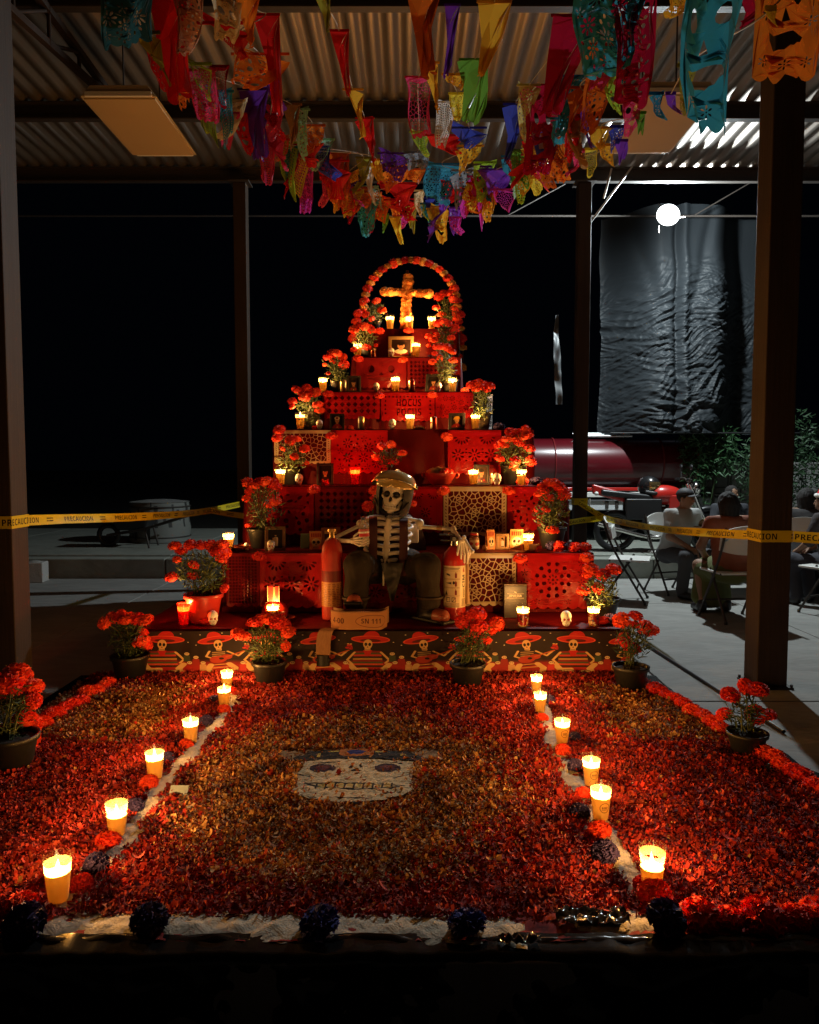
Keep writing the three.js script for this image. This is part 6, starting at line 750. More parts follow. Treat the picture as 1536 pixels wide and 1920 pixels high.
// x, y of the top middle, width, height (pixels), hue, cut, lean (pixels at the bottom), depth
const FLAGS = {
  'outer left string': [[232, -45, 95, 130, 'tealgreen', 'flowers', 10], [322, -30, 62, 200, 'red', 'plain', 8], [350, -30, 52, 140, 'salmon', 'spots', 10], [276, 62, 40, 80, 'olive', 'plain', 16], [296, 85, 38, 75, 'red', 'spots', 10], [332, 100, 34, 92, 'orange', 'spots', 8], [374, 132, 52, 100, 'pink', 'flowers', 14], [442, 190, 36, 90, 'cream', 'skull', 4], [475, 168, 34, 122, 'purple', 'plain', 10], [513, 200, 24, 80, 'pink', 'spots', 4], [548, 196, 20, 74, 'brown', 'plain', 2], [563, 206, 24, 76, 'mint', 'spots', -2], [586, 236, 40, 44, 'orange', 'flowers', 2], [611, 262, 24, 70, 'mint', 'web', -10], [566, 272, 66, 40, 'red', 'plain', 0], [604, 302, 84, 50, 'red', 'plain', 14], [652, 326, 34, 26, 'gold', 'spots', 6], [655, 340, 36, 36, 'purple', 'plain', -2], [676, 352, 40, 56, 'rust', 'flowers', 2], [704, 372, 46, 40, 'orange', 'lattice', 2], [683, 296, 18, 66, 'olive', 'plain', 2]],
  'inner left string': [[425, -8, 50, 92, 'cream', 'skull', 0], [462, -12, 40, 90, 'orange', 'plain', 10], [418, 44, 86, 44, 'red', 'plain', 14], [448, 62, 26, 46, 'cream', 'spots', 4], [488, 102, 88, 74, 'orange', 'spots', -6], [498, 28, 26, 172, 'red', 'plain', 28], [512, 150, 18, 62, 'violet', 'plain', 6], [692, 352, 20, 46, 'grey', 'flowers', -4], [706, 300, 20, 38, 'gold', 'plain', 2]],
  'middle left string': [[606, -14, 16, 66, 'olive', 'plain', 10], [636, 58, 18, 116, 'red', 'plain', 18], [662, 168, 20, 80, 'gold', 'plain', 20], [684, 222, 18, 74, 'red', 'plain', 20], [692, 300, 14, 70, 'white', 'plain', -4]],
  'left centre string': [[794, -20, 36, 150, 'rust', 'plain', 6], [806, 118, 18, 84, 'gold', 'plain', 12], [785, 145, 40, 105, 'pink', 'web', 0], [786, 248, 30, 40, 'lime', 'grid', 2], [740, 288, 52, 42, 'purple', 'spots', -4], [742, 316, 52, 34, 'orange', 'spots', 0], [744, 344, 60, 38, 'red', 'plain', 4], [748, 374, 58, 40, 'red', 'spots', 0], [782, 286, 42, 46, 'grey', 'flowers', -2], [777, 318, 34, 22, 'orange', 'spots', 0], [742, 408, 12, 50, 'yellow', 'plain', 4], [722, 402, 12, 32, 'green', 'plain', 2], [758, 405, 22, 32, 'magenta', 'spots', 0], [771, 386, 16, 46, 'olive', 'plain', 2], [787, 358, 18, 46, 'cream', 'flowers', -2]],
  'right centre string': [[848, 10, 15, 132, 'purple', 'plain', 0], [851, 140, 38, 36, 'gold', 'spots', 4], [858, 176, 28, 44, 'yellow', 'flowers', 0], [889, 112, 46, 112, 'green', 'plain', 2], [927, 4, 46, 132, 'gold', 'plain', -2], [838, 192, 30, 78, 'white', 'lattice', -16], [832, 254, 60, 38, 'red', 'plain', 4], [880, 240, 54, 34, 'blue', 'plain', -14], [882, 274, 42, 42, 'gold', 'spots', -6], [828, 308, 60, 68, 'teal', 'flowers', -8], [872, 320, 42, 56, 'grey', 'spots', -4], [848, 342, 34, 40, 'red', 'plain', 0], [803, 384, 22, 36, 'lime', 'spots', -2], [824, 388, 28, 62, 'gold', 'skull', 2], [814, 420, 18, 30, 'purple', 'plain', 0], [836, 372, 16, 52, 'violet', 'plain', -12], [853, 408, 20, 40, 'magenta', 'spots', 2], [893, 372, 42, 26, 'orange', 'web', 4], [808, 372, 14, 50, 'blue', 'plain', 0]],
  'inner right string': [[968, 196, 24, 106, 'blue', 'plain', -12], [992, 160, 26, 92, 'straw', 'spots', -14], [1020, 160, 60, 164, 'crimson', 'skull', -14], [1078, 30, 60, 180, 'crimson', 'plain', -40], [1072, 164, 38, 150, 'brown', 'skull', 2], [1095, 172, 13, 104, 'purple', 'plain', 4], [976, 282, 38, 70, 'green', 'flowers', 0], [992, 304, 26, 52, 'gold', 'spots', 0], [1007, 334, 22, 28, 'yellow', 'flowers', 0], [908, 344, 44, 42, 'red', 'plain', 4], [930, 318, 52, 40, 'violet', 'plain', 0], [944, 356, 40, 32, 'magenta', 'web', 2], [972, 340, 24, 26, 'mint', 'spots', 0], [1026, 318, 22, 34, 'rust', 'spots', 4]],
  'outer right string': [[1146, -30, 112, 160, 'turquoise', 'flowers', -18], [1132, 84, 64, 158, 'rust', 'spots', -6], [1126, 240, 34, 36, 'gold', 'plain', 0], [1136, 272, 28, 42, 'gold', 'spots', 4], [1188, -20, 66, 212, 'crimson', 'spots', -2], [1190, 178, 36, 66, 'pink', 'skull', -4], [1050, 300, 24, 30, 'orange', 'web', -6], [1087, 282, 16, 54, 'pink', 'plain', -2], [1109, 280, 20, 50, 'yellow', 'web', 2], [1158, 238, 24, 36, 'blue', 'spots', -2], [1166, 264, 20, 36, 'violet', 'plain', 4], [1200, 212, 12, 50, 'green', 'plain', -2], [1230, 176, 15, 70, 'teal', 'spots', 0]],
  'near right string': [[1276, -40, 44, 92, 'gold', 'flowers', 4], [1331, -90, 104, 316, 'turquoise', 'skull', 4, 1.75], [1466, -130, 116, 296, 'orange', 'skull', 4, 1.65], [1410, -10, 34, 74, 'crimson', 'plain', 4], [1288, 124, 18, 78, 'olive', 'spots', -2], [1445, 18, 18, 36, 'yellow', 'plain', 0, 1.55], [1258, 176, 16, 40, 'violet', 'plain', 2]],
};
// smaller ribbons tangled among them along the two falling lines
{
  const keys = ['red', 'pink', 'crimson', 'turquoise', 'red', 'orange', 'gold', 'pink', 'teal', 'yellow', 'blue', 'violet', 'mint', 'lime', 'rust', 'magenta', 'cream', 'red'], left = [[300, 70], [420, 180], [540, 265], [640, 330], [735, 400]], right = [[1170, 70], [1080, 190], [985, 285], [890, 345], [800, 400]], walk = (p, f) => { const q = f * (p.length - 1), i = Math.min(p.length - 2, Math.floor(q)); return [lerp(p[i][0], p[i + 1][0], q - i), lerp(p[i][1], p[i + 1][1], q - i)]; };
  for (const [sn, p, f0, f1, n] of [['outer left string', left, 0.1, 0.6, 13], ['inner left string', left, 0.35, 0.95, 13], ['left centre string', left, 0.72, 1.0, 8], ['right centre string', right, 0.68, 1.0, 8], ['inner right string', right, 0.35, 0.8, 14], ['outer right string', right, 0.05, 0.5, 12]])
    for (let k = 0; k < n; k++) { const [x, y] = walk(p, lerp(f0, f1, (k + rnd()) / n)), big = 1 - 0.55 * smooth(0.2, 1, (f0 + f1) / 2); FLAGS[sn].push([x + rr(-26, 26), Math.min(y + rr(-30, 22), 392), rr(16, 34) * (0.7 + big * 0.5), rr(34, y > 330 ? 52 : 84) * (0.6 + big * 0.7), keys[Math.floor(rnd() * keys.length)], ['plain', 'spots', 'plain', 'web', 'flowers', 'skull', 'lattice'][Math.floor(rnd() * 7)], rr(-16, 16)]); }
}
const CORD = mat(0.5, 0.47, 0.42, 0.8), SIZE = (h) => h > 140 ? 'long' : h > 80 ? 'medium' : h > 45 ? 'short' : 'tiny', CUT = { plain: 'plain', flowers: 'flower-cut', spots: 'hole-punched', skull: 'skull-cut', web: 'web-cut', lattice: 'lozenge-cut', grid: 'grid-cut' };
let flagNo = 0;
for (const [sn, list] of Object.entries(FLAGS)) {
  const tops = [], order = list.map((f, i) => [f, i]).sort((a, b) => a[0][1] - b[0][1]);
  order.forEach(([[x, y, w, h, hue, cut, lean, dd]], k) => {
    const d = dd || depthAt(x, y + h * 0.5), s = d / FOC, H = h * s, A = w * s, W = Math.max(A * 1.25, Math.min(0.5 * H, A * 2.1)), sq = A / W, id = flagNo++;
    let g = paper(cut, W, H, 500 + id * 13);
    const pinch = (d < 2 ? 0.12 : (id * 37 % 10) / 10) * (cut === 'plain' ? 0.75 : 0.45), ph = id * 2.1, small = h < 95, near = d < 2, twist = (cut === 'plain' ? rr(-1.9, 1.9) : rr(-1.0, 1.0)) * (near ? 0.25 : 1), L = lean * s, roll = rr(-0.35, 0.35) * (small ? 1.4 : 0.5), cl = rr(-1, 1) * (small ? 0.55 : 0.2);
    g = warp(g, (v) => {
      const f = -v.y / H, n = 1.5 + (id % 3) * 0.5, u = v.x / W + 0.5, k2 = Math.sqrt(Math.max(0, 1 - sq * sq));
      let x2 = v.x * lerp(1, sq, smooth(-0.1, 0.25, f)) * (1 - 0.25 * f * f * (h < 70 ? 1 : 0.4)), z2 = W * 0.5 / n * k2 * Math.asin(Math.sin(u * n * 6.283 + ph)) / 1.57 * smooth(-0.2, 0.3, f) * 0.6 + 0.06 * W * Math.sin(u * 6 + f * 5 + ph) + H * f * f * cl;
      const a = twist * f * f, c = Math.cos(a), sn2 = Math.sin(a); x2 *= 1 - pinch * smooth(0.2, 1, f) * (0.6 + 0.4 * Math.sin(f * 9 + ph)); v.set(x2 * c - z2 * sn2 + L * f + 0.05 * W * Math.sin(f * 6 + ph), v.y * (1 - 0.3 * f * Math.abs(cl)) + (u - 0.5) * W * roll + (small ? 0.1 * H * Math.sin(u * 5 + ph) * f : 0) , x2 * sn2 + z2 * c);
    });
    const pos = P(x, y, d); tops.push([y, pos, x]);
    const t = thing('paper_flag', `${SIZE(h)} ${hue === 'tealgreen' ? 'dark teal' : hue} ${CUT[cut]} tissue flag, ${ORD[k + 1]} from the top of the ${sn}`, 'paper flag', pos, 'cut tissue flags hanging over the altar');
    part(t, 'sheet', g, tissue(...HUE[hue])); part(t, 'glued_fold', box(W * 0.96, 0.012, 0.004, 0, 0.002, 0, 0.0015), tissue(...HUE[hue]));
  });
  tops.sort((a, b) => a[0] - b[0]);
  const first = tops[0], last = tops[tops.length - 1], up = first[1].clone(); up.add(first[1].clone().sub(last[1]).multiplyScalar(0.25)); up.y = Math.max(up.y, 3.3);
  const path = [up, first[1]]; tops.forEach((q, i) => { if (i && q[0] - path.lastY > 26 || i === tops.length - 1) { path.push(q[1]); path.lastY = q[0]; } if (i === 0) path.lastY = q[0]; });
  solo('garland_string', tube(path, 0.0022, 120, 5), CORD, `thin cord carrying the paper flags of the ${sn}`, 'string', 'cords of the paper flags');
}

// ------------------------------------------------------------------ caution tape
const tapeTex = canvas(1024, 128, (g) => { g.fillStyle = '#d8bd1c'; g.fillRect(0, 0, 1024, 128); g.fillStyle = '#17130c'; g.font = 'bold 92px sans-serif'; g.fillText('PRECAUCION', 60, 98, 560); g.fillRect(760, 40, 120, 14); g.fillRect(760, 74, 120, 14); }); tapeTex.wrapS = THREE.RepeatWrapping;
const tapeM = phys(1, 1, 1, 0.45, { map: tapeTex, transmission: 0.25, ior: 1.35, specularIntensity: 0.5 });
function tape(pts, w, label, twist = 0, phase = 0) {
  const cv = new THREE.CatmullRomCurve3(pts, false, 'catmullrom', 0.3), L = cv.getLength(), n = Math.round(L * 24) + 8, m = 4, pos = [], uv = [], idx = [];
  for (let i = 0; i <= n; i++) { const p = cv.getPointAt(i / n), d = cv.getTangentAt(i / n), side = V(0, 1, 0).cross(d).normalize(), up = d.clone().cross(side).normalize(), a = twist * Math.sin(i / n * 9) + 0.25 * nz(i / 7, phase); for (let j = 0; j <= m; j++) { const s = (j / m - 0.5) * w, q = p.clone().addScaledVector(up, s * Math.cos(a)).addScaledVector(side, s * Math.sin(a) + 0.004 * Math.sin(j / m * 3.14)); pos.push(q.x, q.y, q.z); uv.push(i / n * L / 0.62 + phase, j / m); } }
  for (let i = 0; i < n; i++) for (let j = 0; j < m; j++) { const b = i * (m + 1) + j; idx.push(b, b + m + 1, b + 1, b + 1, b + m + 1, b + m + 2); }
  const g = new THREE.BufferGeometry(); g.setAttribute('position', new THREE.Float32BufferAttribute(pos, 3)); g.setAttribute('uv', new THREE.Float32BufferAttribute(uv, 2)); g.setIndex(idx); g.computeVertexNormals(); return solo('caution_tape', g, tapeM, label, 'caution tape', 'caution tapes round the altar');
}
const ring = (cx, cz, w, y, l, ph) => { const r = w / 2 + 0.004, g = new THREE.BufferGeometry(), pos = [], uv = [], idx = [], c = [[-r, -r], [-r, r], [r, r], [r, -r], [-r, -r]]; c.forEach(([x, z], i) => { pos.push(cx + x, y - 0.036, cz + z, cx + x, y + 0.036, cz + z); uv.push(i * 0.33 + ph, 0, i * 0.33 + ph, 1); }); for (let i = 0; i < 4; i++) { const b = i * 2; idx.push(b, b + 2, b + 1, b + 1, b + 2, b + 3); } g.setAttribute('position', new THREE.Float32BufferAttribute(pos, 3)); g.setAttribute('uv', new THREE.Float32BufferAttribute(uv, 2)); g.setIndex(idx); const f = g.toNonIndexed(); f.computeVertexNormals(); return solo('caution_tape', f, tapeM, l, 'caution tape', 'caution tapes round the altar'); };
const yR = P(1435, 1003, colR[1] * -1).y, yL = P(20, 978, 4.4).y;
ring(colR[0] + 0.02, colR[1], 0.19, yR, 'band of caution tape wrapped round the thick brown post', 0.1); ring(colL[0], colL[1], 0.19, yL, 'band of caution tape wrapped round the left post', 0.5); ring(P(1086, 1000, 8.4).x, -8.4, 0.14, P(1086, 940, 8.4).y, 'band of caution tape wrapped round the slim grey post', 0.3);
tape([V(colR[0] + 0.12, yR, colR[1] + 0.1), V(3.2, yR - 0.02, -4.1), V(4.6, yR, -3.6)], 0.068, 'caution tape running out of the frame right of the thick post', 0, 0.05);
tape([P(1400, 1003, 4.9), P(1330, 999, 5.3), P(1250, 993, 6.2), P(1180, 982, 7.1), P(1132, 970, 7.9), P(1085, 942, 8.3)].reverse(), 0.06, 'long caution tape from the thick post to the slim grey post across the people', 0.35, 0.2);
tape([P(1132, 971, 7.9), P(1090, 976, 7.7), P(1050, 983, 7.5), P(1010, 990, 7.5)].reverse(), 0.06, 'short caution tape running behind the altar flowers at the right', 0.2, 0.62);
tape([V(colL[0] + 0.1, yL, colL[1] - 0.08), P(120, 973, 4.9), P(240, 970, 5.7), P(340, 964, 6.7), P(395, 957, 7.6), P(452, 945, 8.35)], 0.062, 'caution tape stretched from the left post to the slim dark post', 0.3, 0.4); tape([P(395, 957, 7.6), P(425, 963, 7.5), P(470, 969, 7.5)], 0.055, 'short caution tape end behind the left altar flowers', 0.2, 0.4);
tape([V(colL[0] - 0.1, yL, colL[1]), V(-3.6, yL + 0.02, -4.1)], 0.08, 'caution tape running out of the frame left of the left post', 0, 0.2);
solo('floor_cable', tube([G(1206, 1205, 0.012), G(1280, 1252, 0.012), G(1362, 1304, 0.012), G(1470, 1372, 0.012)], 0.011, 30, 6), M.rubber, 'dark cable lying on the concrete right of the altar', 'cable');

// ------------------------------------------------------------------ chairs, table, people
let chair0;
function chair(pos, turn, label) { // white folding chair, faces +z
  if (chair0) return again(chair0, pos, turn, label);
  const t = chair0 = thing('folding_chair', label, 'chair', pos, 'white folding chairs by the table', turn);
  part(t, 'seat', warp(new RoundedBoxGeometry(0.41, 0.022, 0.4, 3, 0.01).translate(0, 0.44, 0.02), (v) => { v.y -= 0.012 * Math.cos(v.x * 5) * Math.cos(v.z * 4); }), M.whitePlastic);
  part(t, 'backrest', warp(new THREE.BoxGeometry(0.43, 0.26, 0.014, 14, 8, 1), (v) => { const f = (v.y + 0.13) / 0.26, c = Math.abs(v.x) / 0.215; v.y -= 0.05 * c * c * (f > 0.5 ? 1 : -0.8); v.z += 0.05 * c * c - 0.05 * f; }).translate(0, 0.73, -0.19), M.whitePlastic);
  for (const s of [-1, 1]) { part(t, 'front_leg', tube([[s * 0.21, 0.84, -0.235], [s * 0.21, 0.6, -0.15], [s * 0.215, 0.01, 0.19]], 0.0115, 14, 8), M.steelDark); part(t, 'rear_leg', tube([[s * 0.185, 0.46, 0.05], [s * 0.19, 0.01, -0.24]], 0.0115, 8, 8), M.steelDark); part(t, 'foot_cap', [new THREE.CylinderGeometry(0.014, 0.015, 0.025, 10).translate(s * 0.215, 0.013, 0.188), new THREE.CylinderGeometry(0.014, 0.015, 0.025, 10).translate(s * 0.19, 0.013, -0.238)], M.rubber); }
  part(t, 'crossbar', [bar([-0.213, 0.16, 0.105], [0.213, 0.16, 0.105], 0.009), bar([-0.188, 0.2, -0.12], [0.188, 0.2, -0.12], 0.009), bar([-0.21, 0.43, -0.16], [0.21, 0.43, -0.16], 0.009)], M.steelDark); return t;
}
const F = (x, y) => G(x, y, 0.002);
chair(F(1176, 1126), Math.PI / 2 - 0.35, 'empty white folding chair beside the altar, seen from the side');
chair(F(1262, 1110), 0.35, 'folding chair under the person in the dark cap');
chair(F(1372, 1160), Math.PI + 0.12, 'folding chair with its white back to us, under the person in orange');
chair(F(1506, 1120), Math.PI - 0.5, 'folding chair behind the thick post, under the person in black');
chair(F(1560, 1150), Math.PI + 0.5, 'folding chair cut by the right picture edge');
{
  const c = F(1372, 1108), t = thing('folding_table', 'white folding table between the seated people', 'table', c, undefined, 0.1); t.position.y = 0;
  part(t, 'tabletop', new RoundedBoxGeometry(1.25, 0.045, 0.62, 3, 0.018).translate(0.15, 0.72, 0), M.whitePlastic); for (const s of [-1, 1]) for (const z of [-1, 1]) part(t, 'leg', bar([0.15 + s * 0.52, 0.7, z * 0.24], [0.15 + s * 0.54, 0.01, z * 0.26], 0.014), M.steelDark); for (const s of [-1, 1]) part(t, 'brace', [bar([0.15 + s * 0.54, 0.2, -0.25], [0.15 + s * 0.54, 0.2, 0.25], 0.011), bar([0.15 + s * 0.54, 0.2, 0], [0.15, 0.68, 0], 0.009)], M.steelDark);
  const cap = thing('cloth_cap', 'khaki cloth cap lying on the table before the person in the dark cap', 'cap', V(P(1340, 1000, 7.7).x, 0.745, -7.82)); part(cap, 'crown', warp(sph(0.1, 0, 0.03, 0, 1.15, 0.75, 1, 24, 16), (v) => { v.y += 0.012 * nz(v.x * 25, v.z * 25); if (v.y < 0) v.y = 0; }), mat(0.22, 0.19, 0.11, 0.85, { bumpMap: rep(weave, 4, 4), bumpScale: 0.001 })); part(cap, 'brim', warp(new THREE.CylinderGeometry(0.12, 0.13, 0.006, 28).scale(1.2, 1, 0.8), (v) => { v.y += 0.006 + 0.3 * v.x * v.x; }).translate(-0.03, 0, 0.04), mat(0.2, 0.17, 0.1, 0.85)); part(cap, 'band', new THREE.TorusGeometry(0.1, 0.006, 6, 28).rotateX(1.57).scale(1.12, 1, 1).translate(0, 0.025, 0), mat(0.05, 0.05, 0.04, 0.8));
}
// a seated figure, facing +z, feet at y = 0; o: yaw, shirt, trousers, hair, cap, lean
function seated(label, pos, turn, o) {
  const t = thing('person', label, 'person', pos, undefined, turn); t.scale.setScalar(0.88); const L = o.lean || 0.12, hip = [0, 0.5, 0], ch = [0, 0.92, L], nk = [0, 1.04, L + 0.02], hdc = [o.hx || 0, 1.17, L + 0.06];
  const A = []; for (const s of [-1, 1]) { const sh = [s * 0.19, 0.99, L], el = [s * 0.26, 0.73, L + 0.08], wr = o.hands ? o.hands[s < 0 ? 0 : 1] : [s * 0.12, 0.62, 0.36]; A.push([sh, el, wr, s]); }
  const legs = [-1, 1].map((s) => [[s * 0.1, 0.5, 0.02], [s * 0.15 + (o.spread || 0) * s, 0.5, 0.42], [s * 0.14 + (o.spread || 0) * s, 0.09, 0.36 + (s > 0 ? o.step || 0 : 0)], s]);
  const armF = (p, g, cut) => { let f = 9; for (const [sh, el, wr] of A) { f = smin(f, smin(capsule(p, sh, el, 0.056 * g, 0.045 * g), capsule(p, el, wr, 0.043 * g, 0.03 * g), 0.03), 0.02); } return f; };
  const body = nets((p) => { let f = smin(capsule([p[0] * 0.72, p[1], p[2]], [0, 0.55, 0], ch, 0.115, 0.125), capsule(p, [-0.15, 0.99, L], [0.15, 0.99, L], 0.065, 0.065), 0.08); f = smin(f, capsule(p, nk, [hdc[0], 1.1, L + 0.04], 0.052, 0.05), 0.04); f = smin(f, armF(p, 1), 0.03); for (const [h, k, a] of legs) f = smin(f, smin(capsule(p, h, k, 0.082, 0.062), capsule(p, k, a, 0.058, 0.038), 0.04), 0.04); return f; }, [-0.45, 0.02, -0.2], [0.45, 1.14, 0.72], 0.0165);
  const head = nets((p) => { const q = [p[0], p[1], p[2]]; let f = smin(ellipsoid(q, [0, 0.03, -0.012], [0.074, 0.088, 0.092]), ellipsoid(q, [0, -0.045, 0.02], [0.055, 0.062, 0.068]), 0.04); f = smin(f, capsule(q, [0, 0.0, 0.088], [0, -0.028, 0.104], 0.009, 0.014), 0.012); f = smin(f, capsule(q, [-0.02, -0.062, 0.08], [0.02, -0.062, 0.08], 0.009, 0.009), 0.012); for (const s of [-1, 1]) { f = -smin(-f, ellipsoid(q, [s * 0.03, 0.006, 0.094], [0.016, 0.011, 0.014]), 0.01); f = smin(f, ellipsoid(q, [s * 0.031, 0.006, 0.078], [0.012, 0.010, 0.012]), 0.003); f = smin(f, ellipsoid(q, [s * 0.076, -0.005, -0.008], [0.012, 0.03, 0.02]), 0.01); } return smin(f, capsule(q, [0, -0.06, -0.02], [0, -0.13, -0.03], 0.05, 0.055), 0.03); }, [-0.11, -0.16, -0.13], [0.11, 0.14, 0.14], 0.0075).rotateY(o.look || 0).translate(...hdc);
  const hands = A.map(([sh, el, wr, s]) => { const dir = V(...wr).sub(V(...el)).normalize(), side = V(0, 1, 0).cross(dir).normalize(), up = dir.clone().cross(side), J = (a, b, c) => { const q = V(...wr).addScaledVector(dir, a).addScaledVector(side, b).addScaledVector(up, c); return [q.x, q.y, q.z]; }; const palm = [J(0.02, 0, 0), J(0.075, 0, 0)], fs = [0, 1, 2, 3].map((k) => { const b = (k - 1.5) * 0.019, l = [0.85, 1, 0.95, 0.75][k]; return [J(0.08, b, 0), J(0.08 + 0.036 * l, b, -0.012), J(0.08 + 0.058 * l, b, -0.038)]; }), tb = [J(0.025, -0.03 * s, 0), J(0.06, -0.052 * s, -0.012), J(0.085, -0.05 * s, -0.028)]; const lo = [0, 1, 2].map((i) => Math.min(wr[i], J(0.14, 0, 0)[i]) - 0.085), hi = [0, 1, 2].map((i) => Math.max(wr[i], J(0.14, 0, 0)[i]) + 0.085); return nets((p) => { let f = smin(capsule(p, palm[0], palm[1], 0.028, 0.036), capsule(p, wr, palm[0], 0.029, 0.028), 0.02); f = Math.max(f, -9); for (const q of fs) f = smin(f, Math.min(capsule(p, q[0], q[1], 0.0095, 0.009), capsule(p, q[1], q[2], 0.009, 0.0078)), 0.008); return smin(f, Math.min(capsule(p, tb[0], tb[1], 0.011, 0.010), capsule(p, tb[1], tb[2], 0.0095, 0.0085)), 0.01); }, lo, hi, 0.006); });
  part(t, 'body', [body, head, ...hands], M.skin);
  part(t, 'shirt', nets((p) => { let f = smin(capsule([p[0] * 0.72, p[1], p[2]], [0, 0.5, 0], ch, 0.145, 0.14), capsule(p, [-0.16, 0.985, L], [0.16, 0.985, L], 0.077, 0.077), 0.08); let a = 9; for (const [sh, el] of A) { const e2 = sh.map((v, i) => lerp(v, el[i], o.sleeve || 0.75)); a = Math.min(a, capsule(p, sh, e2, 0.075, 0.068)); } f = smin(f, a, 0.04); f = Math.max(f, p[1] - 1.055); f = Math.max(f, 0.46 - p[1]); return f + 0.007 * nz(p[0] * 12, p[1] * 12, p[2] * 12) + 0.004 * nz(p[0] * 5, p[1] * 34, p[2] * 20); }, [-0.48, 0.4, -0.24], [0.48, 1.12, 0.5], 0.0165), o.shirt);
  if (o.skirt) part(t, 'skirt', nets((p) => { let f = smin(capsule([p[0] * 0.6, p[1], p[2]], [0, 0.49, 0], [0, 0.48, 0.4], 0.135, 0.12), capsule([p[0] * 0.6, p[1], p[2]], [0, 0.46, 0.42], [0, 0.16, 0.42], 0.11, 0.13), 0.06); return f + 0.012 * nz(p[0] * 14, p[1] * 3, p[2] * 9); }, [-0.36, 0.02, -0.2], [0.36, 0.66, 0.66], 0.018), o.skirt);
  else part(t, 'trousers', nets((p) => { let f = 9; for (const [h, k, a] of legs) f = Math.min(f, smin(capsule(p, h, k, 0.1, 0.08), capsule(p, k, [a[0], 0.1, a[2]], 0.078, 0.068), 0.04)); f = smin(f, capsule(p, [-0.08, 0.5, 0], [0.08, 0.5, 0], 0.125, 0.125), 0.05); return f + 0.006 * nz(p[0] * 10, p[1] * 18, p[2] * 14); }, [-0.42, 0.03, -0.2], [0.42, 0.68, 0.68], 0.0165), o.trousers);
  for (const [, , a] of legs) part(t, 'shoe', nets((p) => Math.max(smin(capsule(p, [a[0], 0.055, a[2]], [a[0], 0.042, a[2] + 0.15], 0.05, 0.042), capsule(p, [a[0], 0.05, a[2]], [a[0], 0.1, a[2] - 0.01], 0.048, 0.05), 0.03), 0.008 - p[1]), [a[0] - 0.09, 0, a[2] - 0.1], [a[0] + 0.09, 0.18, a[2] + 0.24], 0.011), o.shoes || M.rubber);
  const Hd = (g) => g.rotateY(o.look || 0).translate(...hdc);
  if (o.hair === 'long') part(t, 'hair', Hd(nets((p) => { let f = smin(ellipsoid(p, [0, 0.035, -0.03], [0.094, 0.102, 0.102]), capsule([p[0] * 0.7, p[1], p[2]], [0, 0, -0.06], [0, -0.26, -0.085], 0.075, 0.055), 0.05); f = -smin(-f, ellipsoid(p, [0, -0.02, 0.1], [0.068, 0.1, 0.085]), 0.02); return f + 0.010 * nz(p[0] * 55, p[1] * 7, p[2] * 45); }, [-0.14, -0.36, -0.19], [0.14, 0.16, 0.12], 0.009)), mat(0.010, 0.0075, 0.0065, 0.85));
  else part(t, 'hair', Hd(nets((p) => { let f = ellipsoid(p, [0, 0.038, -0.022], [0.083, 0.094, 0.096]); f = -smin(-f, ellipsoid(p, [0, -0.045, 0.085], [0.1, 0.1, 0.1]), 0.02); return Math.max(f, -0.07 - p[1]) + 0.008 * nz(p[0] * 60, p[1] * 40, p[2] * 60); }, [-0.12, -0.1, -0.14], [0.12, 0.16, 0.12], 0.009)), mat(0.010, 0.0075, 0.0065, 0.9));
  if (o.cap) { part(t, 'cap', Hd(warp(sph(0.104, 0, 0.05, -0.018, 0.92, 0.82, 1.05, 28, 18), (v) => { if (v.y < 0.05) v.y = 0.05; })), o.cap); part(t, 'cap_peak', Hd(warp(new THREE.CylinderGeometry(0.085, 0.085, 0.007, 28).scale(1, 1, 1.0), (v) => { v.y -= 2.6 * v.x * v.x; }).translate(0, 0.052, 0.095)), o.cap); part(t, 'cap_button', Hd(sph(0.008, 0, 0.136, -0.018, 1, 0.6, 1, 10, 8)), o.cap); }
  if (o.santa) { part(t, 'party_hat', Hd(warp(new THREE.ConeGeometry(0.1, 0.26, 24, 8).translate(0, 0.2, -0.02), (v) => { const f = clamp((v.y - 0.1) / 0.25, 0, 1); v.x -= 0.1 * f * f; v.y -= 0.06 * f * f; })), mat(0.5, 0.015, 0.015, 0.8)); part(t, 'hat_trim', Hd(new THREE.TorusGeometry(0.096, 0.024, 10, 28).rotateX(1.57).translate(0, 0.07, -0.02)), mat(0.8, 0.8, 0.78, 0.9)); part(t, 'hat_bobble', Hd(sph(0.032, -0.115, 0.24, -0.02)), mat(0.8, 0.8, 0.78, 0.9)); }
  return t;
}
const cloth = (r, g, b) => mat(r, g, b, 0.85, { bumpMap: rep(weave, 6, 6), bumpScale: 0.0006 });
seated('person in a grey T-shirt and dark cap sitting at the table, facing us', F(1258, 1112), 0.42, { shirt: cloth(0.38, 0.39, 0.38), trousers: cloth(0.055, 0.055, 0.06), cap: mat(0.03, 0.03, 0.035, 0.7), lean: 0.16, hands: [[-0.1, 0.6, 0.40], [0.22, 0.76, 0.42]], spread: 0.03, step: 0.08, look: 0.25 });
seated('person with long black hair and an orange top, sitting with their back to us', F(1372, 1160), Math.PI + 0.12, { shirt: cloth(0.22, 0.06, 0.025), skirt: cloth(0.09, 0.1, 0.02), hair: 'long', sleeve: 0.3, lean: 0.1 });
seated('person dressed in black sitting right of the thick post, back to us', F(1506, 1120), Math.PI - 0.5, { shirt: cloth(0.025, 0.022, 0.022), trousers: cloth(0.03, 0.03, 0.035), hair: 'long', sleeve: 0.95, lean: 0.14 });
seated('person in dark clothes beyond the table, mostly hidden by the person in orange', F(1352, 1085), 0.1, { shirt: cloth(0.03, 0.032, 0.04), trousers: cloth(0.03, 0.03, 0.035), sleeve: 0.95, lean: 0.18 });
